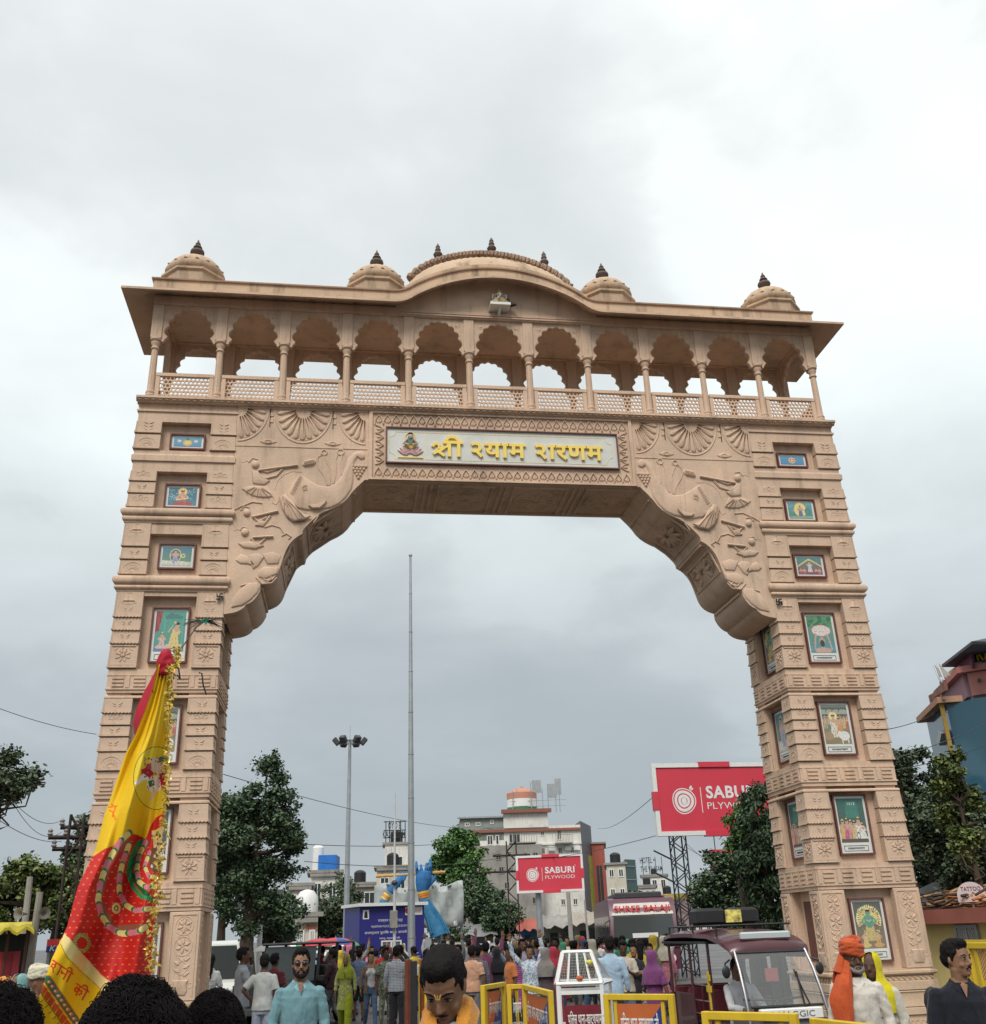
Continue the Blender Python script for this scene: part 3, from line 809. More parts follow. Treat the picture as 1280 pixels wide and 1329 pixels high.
 for i, (zt, zb) in enumerate(MUR):
  if s < 0 and i == 6: pass
  mural(pillar, s * 6.26 - .335, s * 6.26 + .335, zb, zt, .16, (KL if s < 0 else KR)[i], 10 + i + (7 if s > 0 else 0), i >= 3, nu=44 if i > 2 else 52,
              labelled=('picture of ' + ((LABL + [''] * 4)[i] if s < 0 else LABR[i])) if (s > 0 or i < 4) else None)
  if i >= 3:
   M = Matrix(((0, s * 1, 0, s * 5.53), (-s * 1, 0, 0, 0.87), (0, 0, 1, 0), (0, 0, 0, 1)))
   if i == 6:
    b = MB(); b.box(5.522, 5.54, .60, 1.14, .90, 1.92); sub(b, 'side_door', M_FRAME, smooth=False)
   else:
    mural(pillar, -.335, .335, zb, zt, -.02, ['court', 'hands', 'ring'][(i + (s > 0)) % 3], 40 + i + s, True, M=M, nu=32)
 cxs, czs, r = s * 5.40, 7.44, .052
 b = MB()
 for dx, dz, w, h in ((0, 0, r * 2, .014), (0, 0, .014, r * 2), (-r, r / 2 + .0035, .014, r + .007), (r, -r / 2 - .0035, .014, r + .007), (r / 2 + .0035, r, r + .007, .014), (-r / 2 - .0035, -r, r + .007, .014)):
  b.box(cxs + dx - w / 2, cxs + dx + w / 2, -.062 - (.001 if w > h else 0), -.02, czs + dz - h / 2, czs + dz + h / 2)
 b.build('swastika_mark', M_BLACK, pillar, smooth=False)
# spandrels, beam and sign
PROF = [(2.80, 9.90), (3.02, 9.66), (3.16, 9.44), (3.36, 9.29), (3.62, 9.18), (3.80, 9.00), (3.95, 8.83), (3.96, 8.73), (4.09, 8.65), (4.21, 8.50), (4.28, 8.32), (4.33, 8.12),
  (4.38, 7.94), (4.46, 7.82), (4.58, 7.745), (4.69, 7.71), (4.69, 7.58), (4.75, 7.45), (4.84, 7.35), (4.93, 7.31), (4.97, 7.24), (5.10, 7.16), (5.33, 7.12)]
def _sm(pts):
 keep = {0, len(pts) - 1, 7, 15, 16, 19}
 out = []
 for i, p in enumerate(pts):
  if i in keep: out.append(p); continue
  a, c = pts[i - 1], pts[i + 1]
  out.append((p[0] * .75 + a[0] * .25, p[1] * .75 + a[1] * .25)); out.append((p[0] * .75 + c[0] * .25, p[1] * .75 + c[1] * .25))
 return out
PROF = _sm(PROF)
def c1(x, y): return c0(140 + x / 2.56, 300 + y / 2.56)
def c6(x, y): return c0(330 + x / 5.32, 580 + y / 5.32)
def c3(x, y): return c0(100 + x / 3.165, 640 + y / 3.165)
def c0(px, py):
 r = ray(px, py); t = -EYE.y / r.y
 q = EYE + r * t
 return (q.x, q.z - ZO)
for s in (-1, 1):
 b = MB()
 poly = [(2.74, 9.90), (2.74, 11.46), (5.335, 11.46)] + PROF[::-1]
 poly = [(x, z) for x, z in poly]
 b.prism(poly[:-1] if poly[-1] == poly[0] else poly, 0.02, 1.68)
 if s < 0: b.v = [(-x, y, z) for x, y, z in b.v]; b.f = [f[::-1] for f in b.f]
 sp = gp(b, 'spandrel', ang=25)
 def sp_sub(b, name, mirror=None, mats=None, **kw):
  """drawn on the left spandrel (negative x); the right one is its mirror image"""
  if s > 0: b.v = [(-x, y, z) for x, y, z in b.v]; b.f = [f[::-1] for f in b.f]
  return b.build(name, mats or M_ST, sp, **kw)
 y = .02
 def fan(name, cx, cz, rx, rz, a0, a1, n):
  b = MB()
  pts = [(cx + rx * math.cos(a0 + (a1 - a0) * k / 18), cz + rz * math.sin(a0 + (a1 - a0) * k / 18)) for k in range(19)]
  cord(b, pts, y - .004, .022); cord(b, [(p[0] * .92 + cx * .08, p[1] * .92 + cz * .08) for p in pts], y, .012)
  cord(b, [pts[0], (cx, cz), pts[-1]], y, .015)
  for k in range(n):
   a = a0 + (a1 - a0) * (k + .5) / n
   ux, uz = math.cos(a) * rx, math.sin(a) * rz
   l = math.hypot(ux, uz); w = abs(a1 - a0) / n * l * .62
   dx, dz = ux / l, uz / l; nx, nz = -dz, dx
   sh = [(.24, .14), (.5, .55), (.78, 1.0), (.88, .8), (.93, 0)]
   pl = [(cx + dx * l * t - nx * w * q * .5, cz + dz * l * t - nz * w * q * .5) for t, q in sh] + [(cx + dx * l * t + nx * w * q * .5, cz + dz * l * t + nz * w * q * .5) for t, q in sh[:-1][::-1]]
   relief_poly(b, pl, y, .045, inset=.02)
  sp_sub(b, name)
 fan('lotus_fan', -4.04, 11.40, .57, .74, PI, 2 * PI, 11)
 fan('lotus_fan', -5.29, 11.40, .57, .73, -PI / 2, 0, 6)
 fan('lotus_fan', -2.80, 11.40, .55, .73, PI, 1.5 * PI, 6)
 b = MB()
 for ex in (-4.70, -3.44):
  relief_poly(b, [(ex - .17, 10.67), (ex - .08, 10.72), (ex, 10.735), (ex + .08, 10.72), (ex + .17, 10.67), (ex + .08, 10.62), (ex, 10.61), (ex - .08, 10.62)], y, .025); ring(b, ex, 10.67, .06, y - .02, .012, 8, rz=.035)
 for ex in (-4.66, -3.42):
  for q in range(2): b.box(ex - .035, ex + .035, y - .015, y + .01, 11.10 + q * .14, 11.18 + q * .14); b.box(ex - .035, ex - .025, y - .017, y, 11.0, 11.4)
 b.box(-5.32, -2.76, y - .012, y + .01, 10.56, 10.575)
 b.box(-5.33, -2.75, y - .02, y + .01, 11.405, 11.45)
 sp_sub(b, 'border_carving')
 b = MB()
 relief_poly(b, [c6(*p) for p in [(225, 330), (262, 250), (305, 185), (345, 205), (400, 240), (450, 265), (510, 272), (560, 252), (600, 205), (628, 130), (650, 75), (690, 35), (735, 22), (768, 45), (768, 78), (735, 90), (712, 70), (695, 100), (686, 160), (688, 230), (675, 290), (640, 345), (590, 395), (530, 422), (440, 438), (370, 440), (300, 425), (250, 385)]], y, .055, inset=.035)
 sp_sub(b, 'elephant_head')
 b = MB()
 relief_poly(b, [c6(*p) for p in [(172, 345), (215, 325), (262, 372), (300, 430), (350, 468), (395, 480), (350, 508), (270, 520), (222, 480), (190, 420)]], y - .04, .045, inset=.03)
 for k, (x, yy) in enumerate([(205, 440), (235, 480), (270, 505), (310, 508), (350, 495)]): cord(b, [c6(195, 345), c6((195 + x) / 2 + 8, (345 + yy) / 2), c6(x, yy)], y - .088, .010)
 sp_sub(b, 'elephant_ear')
 b = MB()
 relief_poly(b, [c6(*p) for p in [(372, 408), (430, 402), (500, 375), (492, 400), (455, 432), (400, 432)]], y - .05, .05); cord(b, [c6(*p) for p in [(410, 520), (440, 480), (450, 440)]], y, .013)
 for k in range(9): cord(b, [c6(250 + 7.5 * k, 315 - 14 * k), c6(272 + 7.5 * k, 325 - 14 * k)], y - .058, .010)
 cord(b, [c6(*p) for p in [(330, 285), (345, 268), (365, 268)]], y - .06, .012); cord(b, [c6(*p) for p in [(335, 300), (350, 292), (368, 290)]], y - .06, .010)
 cord(b, [c6(*p) for p in [(140, 290), (160, 230), (200, 190), (260, 165), (330, 170)]], y, .016)
 cord(b, [c6(*p) for p in [(130, 340), (125, 385), (150, 395), (170, 370)]], y, .016)
 sp_sub(b, 'tusk_and_harness')
 b = MB()
 for st in ([(505, 262), (500, 230), (480, 190), (450, 150), (432, 110), (438, 70), (468, 42)], [(520, 262), (525, 200), (520, 140), (500, 90), (478, 50)], [(545, 250), (560, 200), (565, 140), (560, 90), (575, 50)], [(605, 190), (600, 140), (600, 90), (605, 50)]):
  cord(b, [c6(*p) for p in st], y - .004, .022)
 for ex, ey, r in ((483, 36, .055), (597, 33, .062)): q = c6(ex, ey); ring(b, q[0], q[1], r, y - .01, .02, 12)
 q = c6(382, 108); relief_poly(b, ellip(q[0], q[1], .16, .085, 12, .35), y, .045, inset=.03)
 for k in (-1, 0, 1): cord(b, [(q[0] - .11, q[1] - .03 + k * .03), (q[0] + .09, q[1] + .02 + k * .035)], y - .045, .009)
 cord(b, [c6(415, 105), c6(435, 70), c6(465, 60)], y, .015)
 sp_sub(b, 'lotus_stems')
 b = MB()
 q = c6(725, 132)
 for r_ in range(5):
  for k in range(5 - r_): b.ball((q[0] - .14 + r_ * .032 + k * .066, y - .012, q[1] - r_ * .062), (.033, .03, .033), 6, 4)
 sp_sub(b, 'grape_cluster')
 def player(T, head, hr, flute, arms, bodyp, skirt):
  b = MB(); q = T(*head)
  b.ball((q[0], y - .01, q[1]), (hr, .05, hr * 1.1), 10, 6); cord(b, [T(*p) for p in ((head[0] - hr * 300, head[1] - 8), (head[0] - 10, head[1] - 22), (head[0] + 8, head[1] - 18))], y - .01, .014)
  cord(b, [T(head[0] - 6, head[1] - 8), T(head[0] - 28, head[1] - 14), T(head[0] - 44, head[1] - 8)], y, .013)
  cord(b, [T(*p) for p in flute], y - .035, .028)
  for a in arms: cord(b, [T(*p) for p in a], y - .015, .03)
  if bodyp: relief_poly(b, [T(*p) for p in bodyp], y, .05, inset=.03)
  if skirt:
   relief_poly(b, [T(*p) for p in skirt], y, .045, inset=.03)
   top = skirt[0];
   for p in skirt[2:-1]: cord(b, [T((top[0] + skirt[1][0]) / 2 * .75 + p[0] * .25, (top[1] + skirt[1][1]) / 2 * .75 + p[1] * .25), T(p[0], p[1] - 3)], y - .045, .010)
  sp_sub(b, 'flute_player')
 player(c1, (490, 775), .075, [(500, 795), (632, 778)], [[(505, 792), (530, 800), (560, 790)], [(488, 800), (520, 822), (560, 812), (580, 790)]], [(478, 795), (500, 795), (512, 815), (540, 828), (520, 845), (480, 838)],
           [(470, 845), (530, 845), (548, 880), (535, 886), (515, 886), (495, 884), (475, 878), (458, 868), (444, 855)])
 player(c1, (462, 935), .07, [(480, 950), (566, 930)], [[(480, 945), (500, 965), (530, 950)], [(490, 975), (515, 978), (540, 945)]], [(500, 955), (530, 965), (520, 980), (492, 975)], None)
 player(c3, (690, 160), .075, [(722, 183), (806, 178)], [[(715, 185), (740, 215), (775, 185)], [(700, 205), (735, 225), (760, 200)]], [(660, 205), (720, 195), (770, 215), (730, 232), (680, 225)], None)
 for pl in ([(650, 275), (672, 248), (712, 262), (735, 300), (700, 292), (668, 290)], [(700, 255), (740, 245), (770, 262), (745, 300), (722, 312)], [(742, 318), (770, 300), (828, 305), (826, 330), (775, 352), (745, 345)], [(760, 250), (800, 240), (838, 255), (828, 290), (780, 292)],
               [(632, 470), (640, 430), (668, 395), (700, 368), (740, 365), (752, 385), (742, 410), (712, 440), (680, 462)]):
  b = MB(); relief_poly(b, [c3(*p) for p in pl], y, .04, inset=.025); sp_sub(b, 'carved_leaf')
 b = MB()
 for cvs in ([(840, 175), (860, 165), (880, 178), (868, 188)], [(770, 140), (800, 130), (835, 140), (855, 170)], [(670, 380), (700, 372), (722, 395), (710, 418), (690, 412)], [(648, 460), (665, 420), (700, 402)], [(680, 420), (720, 430)],
    [(770, 345), (790, 335), (800, 350), (780, 365)], [(735, 345), (760, 372), (800, 368), (822, 345)], [(750, 335), (775, 358), (805, 352)], [(640, 70), (670, 55), (720, 35), (760, 40)]):
  cord(b, [c3(*p) for p in cvs], y - .012, .016)
 sp_sub(b, 'leaf_scrolls')
 def soff(pa, pb, ovals=1):
  (xa, za), (xb, zb) = pa, pb
  d = Vector((xb - xa, 0, zb - za)); l = d.length; d.normalize()
  nrm = Vector((d.z, 0, -d.x))
  if nrm.z > 0: nrm = -nrm
  xa, za = xa - nrm.x * .03, za - nrm.z * .03
  M = Matrix(((d.x, -nrm.x, 0, xa), (0, 0, 1, 0), (d.z, -nrm.z, 0, za), (0, 0, 0, 1)))
  b = MB()
  for (u0, u1, v0, v1) in ((.05, l - .05, .12, .17), (.05, l - .05, 1.53, 1.58), (.05, .10, .17, 1.53), (l - .10, l - .05, .17, 1.53)): b.box(u0, u1, -.03, .004, v0, v1, 0, M)
  ring(b, l / 2, .85, l * .36, -.004, .022, 20, M=M, rz=.55); ring(b, l / 2, .85, l * .30, -.004, .012, 20, M=M, rz=.47)
  for q in range(12):
   a = PI * q / 6
   relief_poly(b, leafshape(l / 2 + .05 * math.cos(a), .85 + .08 * math.sin(a), .24 + .16 * abs(math.sin(a)), .12, a), 0, .035, M=M, inset=.015)
  for a_ in (0, 1):
   for c_ in (0, 1): ring(b, .12 + a_ * (l - .24), .2 + c_ * 1.3, .14, -.002, .016, 6, M=M, a0=(0 if a_ == 0 else PI / 2) if c_ == 0 else (-PI / 2 if a_ == 0 else PI), a1=(PI / 2 if a_ == 0 else PI) if c_ == 0 else (0 if a_ == 0 else 1.5 * PI))
  sp_sub(b, 'soffit_panel')
 soff((-3.16, 9.43), (-3.92, 8.86)); soff((-4.10, 8.64), (-4.34, 8.05))
 for xx, zz in ((-3.02, 9.66), (-4.02, 8.69), (-4.70, 7.66)): b = MB(); b.box(xx - .05, xx + .05, .12, 1.58, zz - .03, zz + .02); sp_sub(b, 'soffit_rib')
beam = MB(); beam.box(-2.739, 2.739, .02, 1.68, 9.90, 11.46)
beam = gp(beam, 'lintel_beam', smooth=False)
for cxm in (-2.28, -.76, .78, 2.28):
 b = MB(); x0, x1 = cxm - .58, cxm + .58
 for (a, c, e, f) in ((x0, x1, .15, .21), (x0, x1, 1.49, 1.55), (x0, x0 + .06, .21, 1.49), (x1 - .06, x1, .21, 1.49)): b.box(a, c, e, f, 9.86, 9.905)
 M = Matrix(((1, 0, 0, 0), (0, 0, 1, 0), (0, 1, 0, 9.90), (0, 0, 0, 1)))
 for rr, rz, w in ((.46, .52, .022), (.36, .42, .013)): ring(b, cxm, .85, rr, 0, w, 22, M=M, rz=rz)
 for q in range(12):
  a = PI * q / 6
  relief_poly(b, leafshape(cxm + .06 * math.cos(a), .85 + .06 * math.sin(a), .32, .13, a), 0, .035, M=M, inset=.015)
 b.build('soffit_panel', M_ST, beam)
for cxm in (-1.52, .01, 1.53):
 b = MB(); b.box(cxm - .09, cxm - .03, .15, 1.55, 9.87, 9.905); b.build('soffit_rib', M_ST, beam, smooth=False)
 b = MB(); b.box(cxm + .03, cxm + .09, .15, 1.55, 9.87, 9.905); b.build('soffit_rib', M_ST, beam, smooth=False)
b = MB()
def arch_run(xa, xb, z0, h, n):
 w = (xb - xa) / n
 for k in range(n):
  cx = xa + w * (k + .5)
  for s_ in (-1, 1):
   cord(b, [(cx + s_ * w * .5, z0), (cx + s_ * w * .42, z0 + h * .45), (cx, z0 + h)], .0, .014); cord(b, [(cx + s_ * w * .05, z0 + h * .9), (cx + s_ * w * .5, z0 + h * .35)], .0, .010)
  relief_poly(b, leafshape(cx, z0 + h * .15, h * .55, w * .22, PI / 2), .02, .035, inset=.01)
  relief_poly(b, leafshape(cx - w * .05, z0 + h * .15, h * .4, w * .16, PI / 2 + .7), .02, .03, inset=.01); relief_poly(b, leafshape(cx + w * .05, z0 + h * .15, h * .4, w * .16, PI / 2 - .7), .02, .03, inset=.01)
arch_run(-2.62, 2.62, 11.13, .24, 30); arch_run(-2.62, 2.62, 9.96, .22, 30)
for s in (-1, 1):
 n = 5
 for k in range(n):
  z = 10.24 + k * .175; x = s * 2.60
  for t_ in (0, 1): cord(b, [(x, z + t_ * .175), (x - s * .08, z + (.02 if t_ == 0 else .155)), (x - s * .16, z + .0875)], .0, .013)
  relief_poly(b, leafshape(x - s * .02, z + .0875, .12, .05, PI if s > 0 else 0), .02, .035, inset=.01)
for (xa, xb, za, zb) in ((-2.73, 2.73, 11.385, 11.44), (-2.73, 2.73, 9.90, 9.94), (-2.73, -2.66, 9.94, 11.385), (2.66, 2.73, 9.94, 11.385)): b.box(xa, xb, -.025, .03, za, zb)
b.build('border_carving', M_ST, beam)
b = MB()
for (a, c, e, f) in ((-2.395, 2.395, 11.045, 11.07), (-2.395, 2.395, 10.26, 10.285), (-2.395, -2.37, 10.285, 11.045), (2.37, 2.395, 10.285, 11.045)): b.box(a, c, -.05, .03, e, f)
sign = gp(b, 'sign_board', M_FRAME, smooth=False)
sign['label'] = 'white marble name board with gold Hindi letters'
MB().box(-2.37, 2.37, -.012, .025, 10.285, 11.045).build('marble_panel', paint('sign_marble', (0.62, 0.62, 0.58), 0.4, 0.08, 2.5, dirt=0.15, dirtcol=(.4, .38, .33)), sign, smooth=False)
b = MB()
def gold_line(pts, w=.007): cord(b, pts, -.014, w)
gold_line([(-2.20, 10.36), (2.14, 10.36), (2.14, 10.42), (2.20, 10.50), (2.27, 10.52), (2.27, 10.82), (2.20, 10.84), (2.14, 10.90), (2.14, 10.965), (-2.20, 10.965), (-2.20, 10.91), (-2.26, 10.86), (-2.32, 10.84), (-2.32, 10.50), (-2.26, 10.48), (-2.20, 10.43), (-2.20, 10.36)])
gold_line([(-1.57, 10.37), (-1.57, 10.955)], .005)
b.build('gold_border', M_GOLD, sign)
b = MB()
q = (-1.90, 10.42)
for k in range(9):
 a = PI * (k + .5) / 9; relief_poly(b, leafshape(q[0] + .05 * math.cos(a), q[1] + .02 + .02 * math.sin(a), .24, .09, a * .8 + .3), -.012, .04, 0)
relief_poly(b, ellip(q[0], q[1] + .23, .12, .09), -.012, .06, 1); relief_poly(b, ellip(q[0], q[1] + .34, .07, .12), -.012, .08, 2)
ring(b, q[0], q[1] + .43, .105, -.02, .012, 14, mi=3); b.ball((q[0], -.06, q[1] + .43), (.05, .04, .06), 8, 5, 4)
b.ball((q[0], -.06, q[1] + .49), (.055, .04, .03), 8, 4, 5)
for s in (-1, 1): b.tube([(q[0] + s * .06, -.05, q[1] + .37), (q[0] + s * .14, -.06, q[1] + .27), (q[0] + s * .03, -.1, q[1] + .22)], .022, 6, 4)
b.box(q[0] - .25, q[0] + .25, -.03, -.01, q[1] - .03, q[1] - .015, 3)
b.build('seated_deity', [paint('lotus_pink', (.55, .33, .33), .6), paint('deity_cloth', (.62, .42, .12), .6), paint('deity_green', (.12, .22, .16), .6), M_GOLD, paint('deity_skin', (.50, .36, .28), .6), M_BLACK], sign)
def stroke(b, pts, w, y0=-.055, y1=-.012, mi=0):
 """flat chisel-ended stroke"""
 n = len(pts); L_, R_ = [], []
 for i, p in enumerate(pts):
  a = Vector(pts[max(i - 1, 0)]); c = Vector(pts[min(i + 1, n - 1)]); d = (c - a).normalized(); m = Vector((-d.y, d.x)) * (w[i] if isinstance(w, list) else w) / 2
  L_.append((p[0] + m.x, p[1] + m.y)); R_.append((p[0] - m.x, p[1] - m.y))
 rows = [[(L_[i][0], y0, L_[i][1]), (R_[i][0], y0, R_[i][1]), (R_[i][0], y1, R_[i][1]), (L_[i][0], y1, L_[i][1])] for i in range(n)]
 b.loft(rows, mi)
def glyph_shri(b, x, z, h, w, t):
 """the conjunct shri in a box: headline at z+h"""
 u = lambda a, c: (x + a * w, z + c * h)
 stroke(b, [u(.03, .66), u(.06, .80), u(.14, .88), u(.22, .82), u(.24, .68), u(.20, .56), u(.28, .62), u(.40, .60)], t * .95, y0=-.055)
 stroke(b, [u(.40, .60), u(.28, .42), u(.16, .30), u(.04, .18)], t * .9, y0=-.056)
 stroke(b, [u(.12, .42), u(.26, .26), u(.40, .04)], t * .9, y0=-.057)
 stroke(b, [u(.40, .62), u(.50, .70), u(.52, .93)], t * .8, y0=-.0545)
 stroke(b, [u(.56, 1.0), u(.56, 0)], t * 1.1, y0=-.058)
 stroke(b, [u(.86, 1.0), u(.86, 0)], t * 1.1, y0=-.0585)
 stroke(b, [u(.36, .98), u(1.0, .98)], t, y0=-.0595)
 stroke(b, [u(.86, .98), u(.84, 1.18), u(.74, 1.34), u(.60, 1.36), u(.50, 1.26), u(.48, 1.10)], t * .95, y0=-.0565)
b = MB(); glyph_shri(b, -1.47, 10.43, .325, .63, .062)
b.build('lettering', M_GOLD, sign, smooth=False)
for txt, xa, xb in (('\u0968\u092f\u093e\u092e', -.68, .45), ('\u0968\u093e\u0930\u0923\u092e', .64, 2.06)):
 lettering(txt, (xa, -.012, 10.43), (1, 0, 0), (0, 0, 1), xb - xa, .335, M_GOLD, sign, depth=.045, off=.022)
b = MB()
b.box(-7.24, 7.24, -.06, 1.76, 11.44, 11.47); b.box(-7.27, 7.27, -.12, 1.82, 11.50, 11.545); b.box(-7.25, 7.25, -.08, 1.78, 11.462, 11.505)
gp(b, 'gallery_ledge', smooth=False)
b = MB()
for k in range(111):
 x = -7.2 + k * .131
 b.tube([(x - .06, -.09, 11.50), (x, -.10, 11.462), (x + .06, -.09, 11.50)], .013, 4)
for s in (-1, 1):
 for k in range(13):
  yv = -.02 + k * .131; b.tube([(s * 7.26, yv - .06, 11.50), (s * 7.27, yv, 11.462), (s * 7.26, yv + .06, 11.50)], .013, 4)
gp(b, 'dentil_band')
XC = [-7.06 + 1.2836 * i for i in range(12)]
YF, YB = .10, 1.60
prof = [(.115, 0), (.115, .05), (.09, .06), (.10, .10), (.085, .13), (.095, .17), (.072, .22), (.068, .5), (.062, .95), (.060, 1.16), (.085, 1.18), (.085, 1.20), (.065, 1.22), (.072, 1.27), (.095, 1.31), (.095, 1.33), (.075, 1.345), (.115, 1.38), (.115, 1.42)]
cb = MB(); cb.lathe([(r, z) for r, z in prof], n=14)
for k in range(8):
 a = PI * k / 4; cb.tube([(.066 * math.cos(a), .066 * math.sin(a), .24), (.058 * math.cos(a), .058 * math.sin(a), 1.14)], .008, 4)
CM = cb.mesh('column', M_ST)
pm = MB(); pm.cbox(-.11, .11, -.075, .11, 0, .80, .008); PM = pm.mesh('pier', M_ST)
for yy in (YF, YB):
 for x in XC:
  place('column', CM, gate, (x, yy, 11.545 + ZO)); place('pier', PM, gate, (x, yy, 12.965 + ZO), rotz=0 if yy == YF else PI)
def cusped(w, spring, apex, n=9):
 """points of a many-lobed arch from left foot to right foot"""
 pts = []
 a = w / 2
 ctr = [(-math.cos(PI * k / n) * a, spring + math.sin(PI * k / n) ** .85 * (apex - spring)) for k in range(n + 1)]
 for k in range(n):
  (xa, za), (xb, zb) = ctr[k], ctr[k + 1]
  for q in range(6 if k < n - 1 else 7):
   t = q / 6
   mx_, mz_ = xa + (xb - xa) * t, za + (zb - za) * t
   d = Vector((xb - xa, zb - za)); nn = Vector((-d.y, d.x)).normalized()
   bulge = math.sin(PI * t) * d.length * .30
   pts.append((mx_ + nn.x * bulge, mz_ + nn.y * bulge))
 return pts
def arch_panel(span, zt, zb=12.90):
 b = MB(); hw = span / 2
 spring, apex = 13.02, 13.66
 op = cusped(span - .20, spring, apex)
 foot = [(-hw, zb), (-hw + .04, zb), (-hw + .055, zb + .05), (-hw + .11, spring)]
 poly = foot + op[1:-1] + [(-x, z) for x, z in foot[::-1]] + [(hw, zt), (-hw, zt)]
 b.prism(poly[::-1], -.04, .05)
 for s in (-1, 1):
  ring(b, s * (hw - .15), 13.64, .085, -.04, .011, 14); ring(b, s * (hw - .15), 13.64, .045, -.04, .014, 10); b.ball((s * (hw - .16), -.04, 13.60), (.02, .02, .02), 6, 4)
 relief_poly(b, ellip(0, 13.73, .03, .02, 8), -.04, .02, inset=.01)
 cord(b, [(x * 1.03, z + .018) for x, z in op[1:-1]], -.042, .008)
 return b.mesh('cusped_arch', M_ST, ang=30)
AP = arch_panel(1.2836 - .22, 13.765)
AS = arch_panel(YB - YF - .22, 13.765)
for i in range(11):
 xm = (XC[i] + XC[i + 1]) / 2
 place('cusped_arch', AP, gate, (xm, YF, ZO)); place('cusped_arch', AP, gate, (xm, YB, ZO), rotz=PI)
for s in (-1, 1): place('cusped_arch', AS, gate, (s * 7.06, (YF + YB) / 2, ZO), rotz=s * PI / 2)
def jali(w, z0, z1, parts=False):
 """hexagonal piercing"""
 b = MB(); cw, chh = .080, .083; n = max(4, round(w / cw)); m = max(3, round((z1 - z0) / chh)); cw = w / n; chh = (z1 - z0) / m
 for j in range(m):
  for i in range(n):
   off = (cw / 2 if j % 2 else 0)
   x = -w / 2 + i * cw + off; x2 = min(x + cw, w / 2)
   cx, cz = (x + x2) / 2, z0 + (j + .5) * chh
   wq = (x2 - x)
   if wq < cw * .4:
    b.box(x, x2, -.012, .012, cz - chh / 2, cz + chh / 2); continue
   out = [(x, cz - chh / 2), (cx, cz - chh / 2), (x2, cz - chh / 2), (x2, cz + chh / 2), (cx, cz + chh / 2), (x, cz + chh / 2)]
   r = .37; inn = [(cx - wq * r * .72, cz - chh * r * .72), (cx, cz - chh * r * 1.05), (cx + wq * r * .72, cz - chh * r * .72), (cx + wq * r * .72, cz + chh * r * .72), (cx, cz + chh * r * 1.05), (cx - wq * r * .72, cz + chh * r * .72)]
   inn[0] = (cx - wq * .37, cz - chh * .2); inn[5] = (cx - wq * .37, cz + chh * .2); inn[2] = (cx + wq * .37, cz - chh * .2); inn[3] = (cx + wq * .37, cz + chh * .2)
   vs = [(p[0], -.014, p[1]) for p in out] + [(p[0], -.014, p[1]) for p in inn] + [(p[0], .014, p[1]) for p in inn] + [(p[0], .014, p[1]) for p in out]
   fs = []
   for k in range(6):
    q = (k + 1) % 6
    fs += [(k, q, 6 + q, 6 + k), (6 + k, 6 + q, 12 + q, 12 + k), (12 + k, 12 + q, 18 + q, 18 + k)]
   b.add(vs, fs)
 return b.mesh('lattice', M_ST, smooth=False)
def rail(w):
 b = MB(); h = w / 2
 b.box(-h, h, -.04, .04, 12.10, 12.17); b.box(-h, h, -.035, .035, 11.545, 11.60)
 b.box(-h, -h + .08, -.03, .03, 11.60, 12.10); b.box(h - .08, h, -.03, .03, 11.60, 12.10)
 return b.mesh('railing', M_ST, smooth=False)
wb = 1.2836 - .16
RM, JM = rail(wb), jali(wb - .16, 11.60, 12.10)
ws = YB - YF - .16
RS_, JS = rail(ws), jali(ws - .16, 11.60, 12.10)
for i in range(11):
 xm = (XC[i] + XC[i + 1]) / 2
 for yy in (YF, YB):
  r_ = place('railing', RM, gate, (xm, yy, ZO)); place('lattice', JM, r_)
for s in (-1, 1):
 r_ = place('railing', RS_, gate, (s * 7.06, (YF + YB) / 2, ZO), rotz=PI / 2); place('lattice', JS, r_)
gp(MB().box(-7.2, 7.2, .0, 1.7, 11.46, 11.547), 'gallery_floor', smooth=False)
b = MB(); b.box(-7.17, 7.17, .0, .22, 13.765, 13.93); b.box(-7.17, 7.17, 1.48, 1.70, 13.765, 13.93); b.box(-7.17, -6.95, .22, 1.48, 13.765, 13.93); b.box(6.95, 7.17, .22, 1.48, 13.765, 13.93)
b.box(-2.1, 2.1, -.03, .0, 13.79, 13.82); b.box(-2.1, 2.1, -.02, .0, 13.85, 13.875)
gp(b, 'entablature', smooth=False)
gp(MB().box(-6.95, 6.95, .22, 1.48, 13.80, 13.90), 'gallery_ceiling', smooth=False)
def bow(x):
 a = abs(x)
 if a >= 2.25: return 0.0
 if a > 1.9: return .11 * ((2.25 - a) / .35) ** 2
 return .11 + .63 * (1 - (a / 1.9) ** 2) ** .92
xs = [-7.74, -7.3] + [-2.6, -2.25] + [-2.2 + .1 * k for k in range(45)] + [2.25, 2.6] + [7.3, 7.74]
def strip(y_in, z_in, y_out, z_out, th, xin=None):
 """sloping slab along x following the bow"""
 rows = []
 for x in xs:
  q = bow(x); xi = max(-7.2, min(7.2, x))
  rows.append([(x, y_out, z_out + q), (xi, y_in, z_in + q), (xi, y_in, z_in + q + th), (x, y_out, z_out + q + th)])
 return rows
b = MB()
b.loft(strip(.02, 14.06, -.43, 13.815, .05)); b.loft(strip(1.68, 14.06, 2.13, 13.815, .05))
for s in (-1, 1):
 b.loft([[(s * 7.74, yo, 13.815), (s * 7.2, yi, 14.06), (s * 7.2, yi, 14.11), (s * 7.74, yo, 13.865)] for yo, yi in ((-.43, .02), (2.13, 1.68))])
b.box(-7.19, 7.19, .03, 1.67, 13.935, 13.99)
gp(b, 'eaves_slab', M_ST, ang=20)
pl = [(-2.2, 13.93)] + [(-2.2 + .1 * k, 14.07 + bow(-2.2 + .1 * k)) for k in range(45)] + [(2.2, 13.93)]
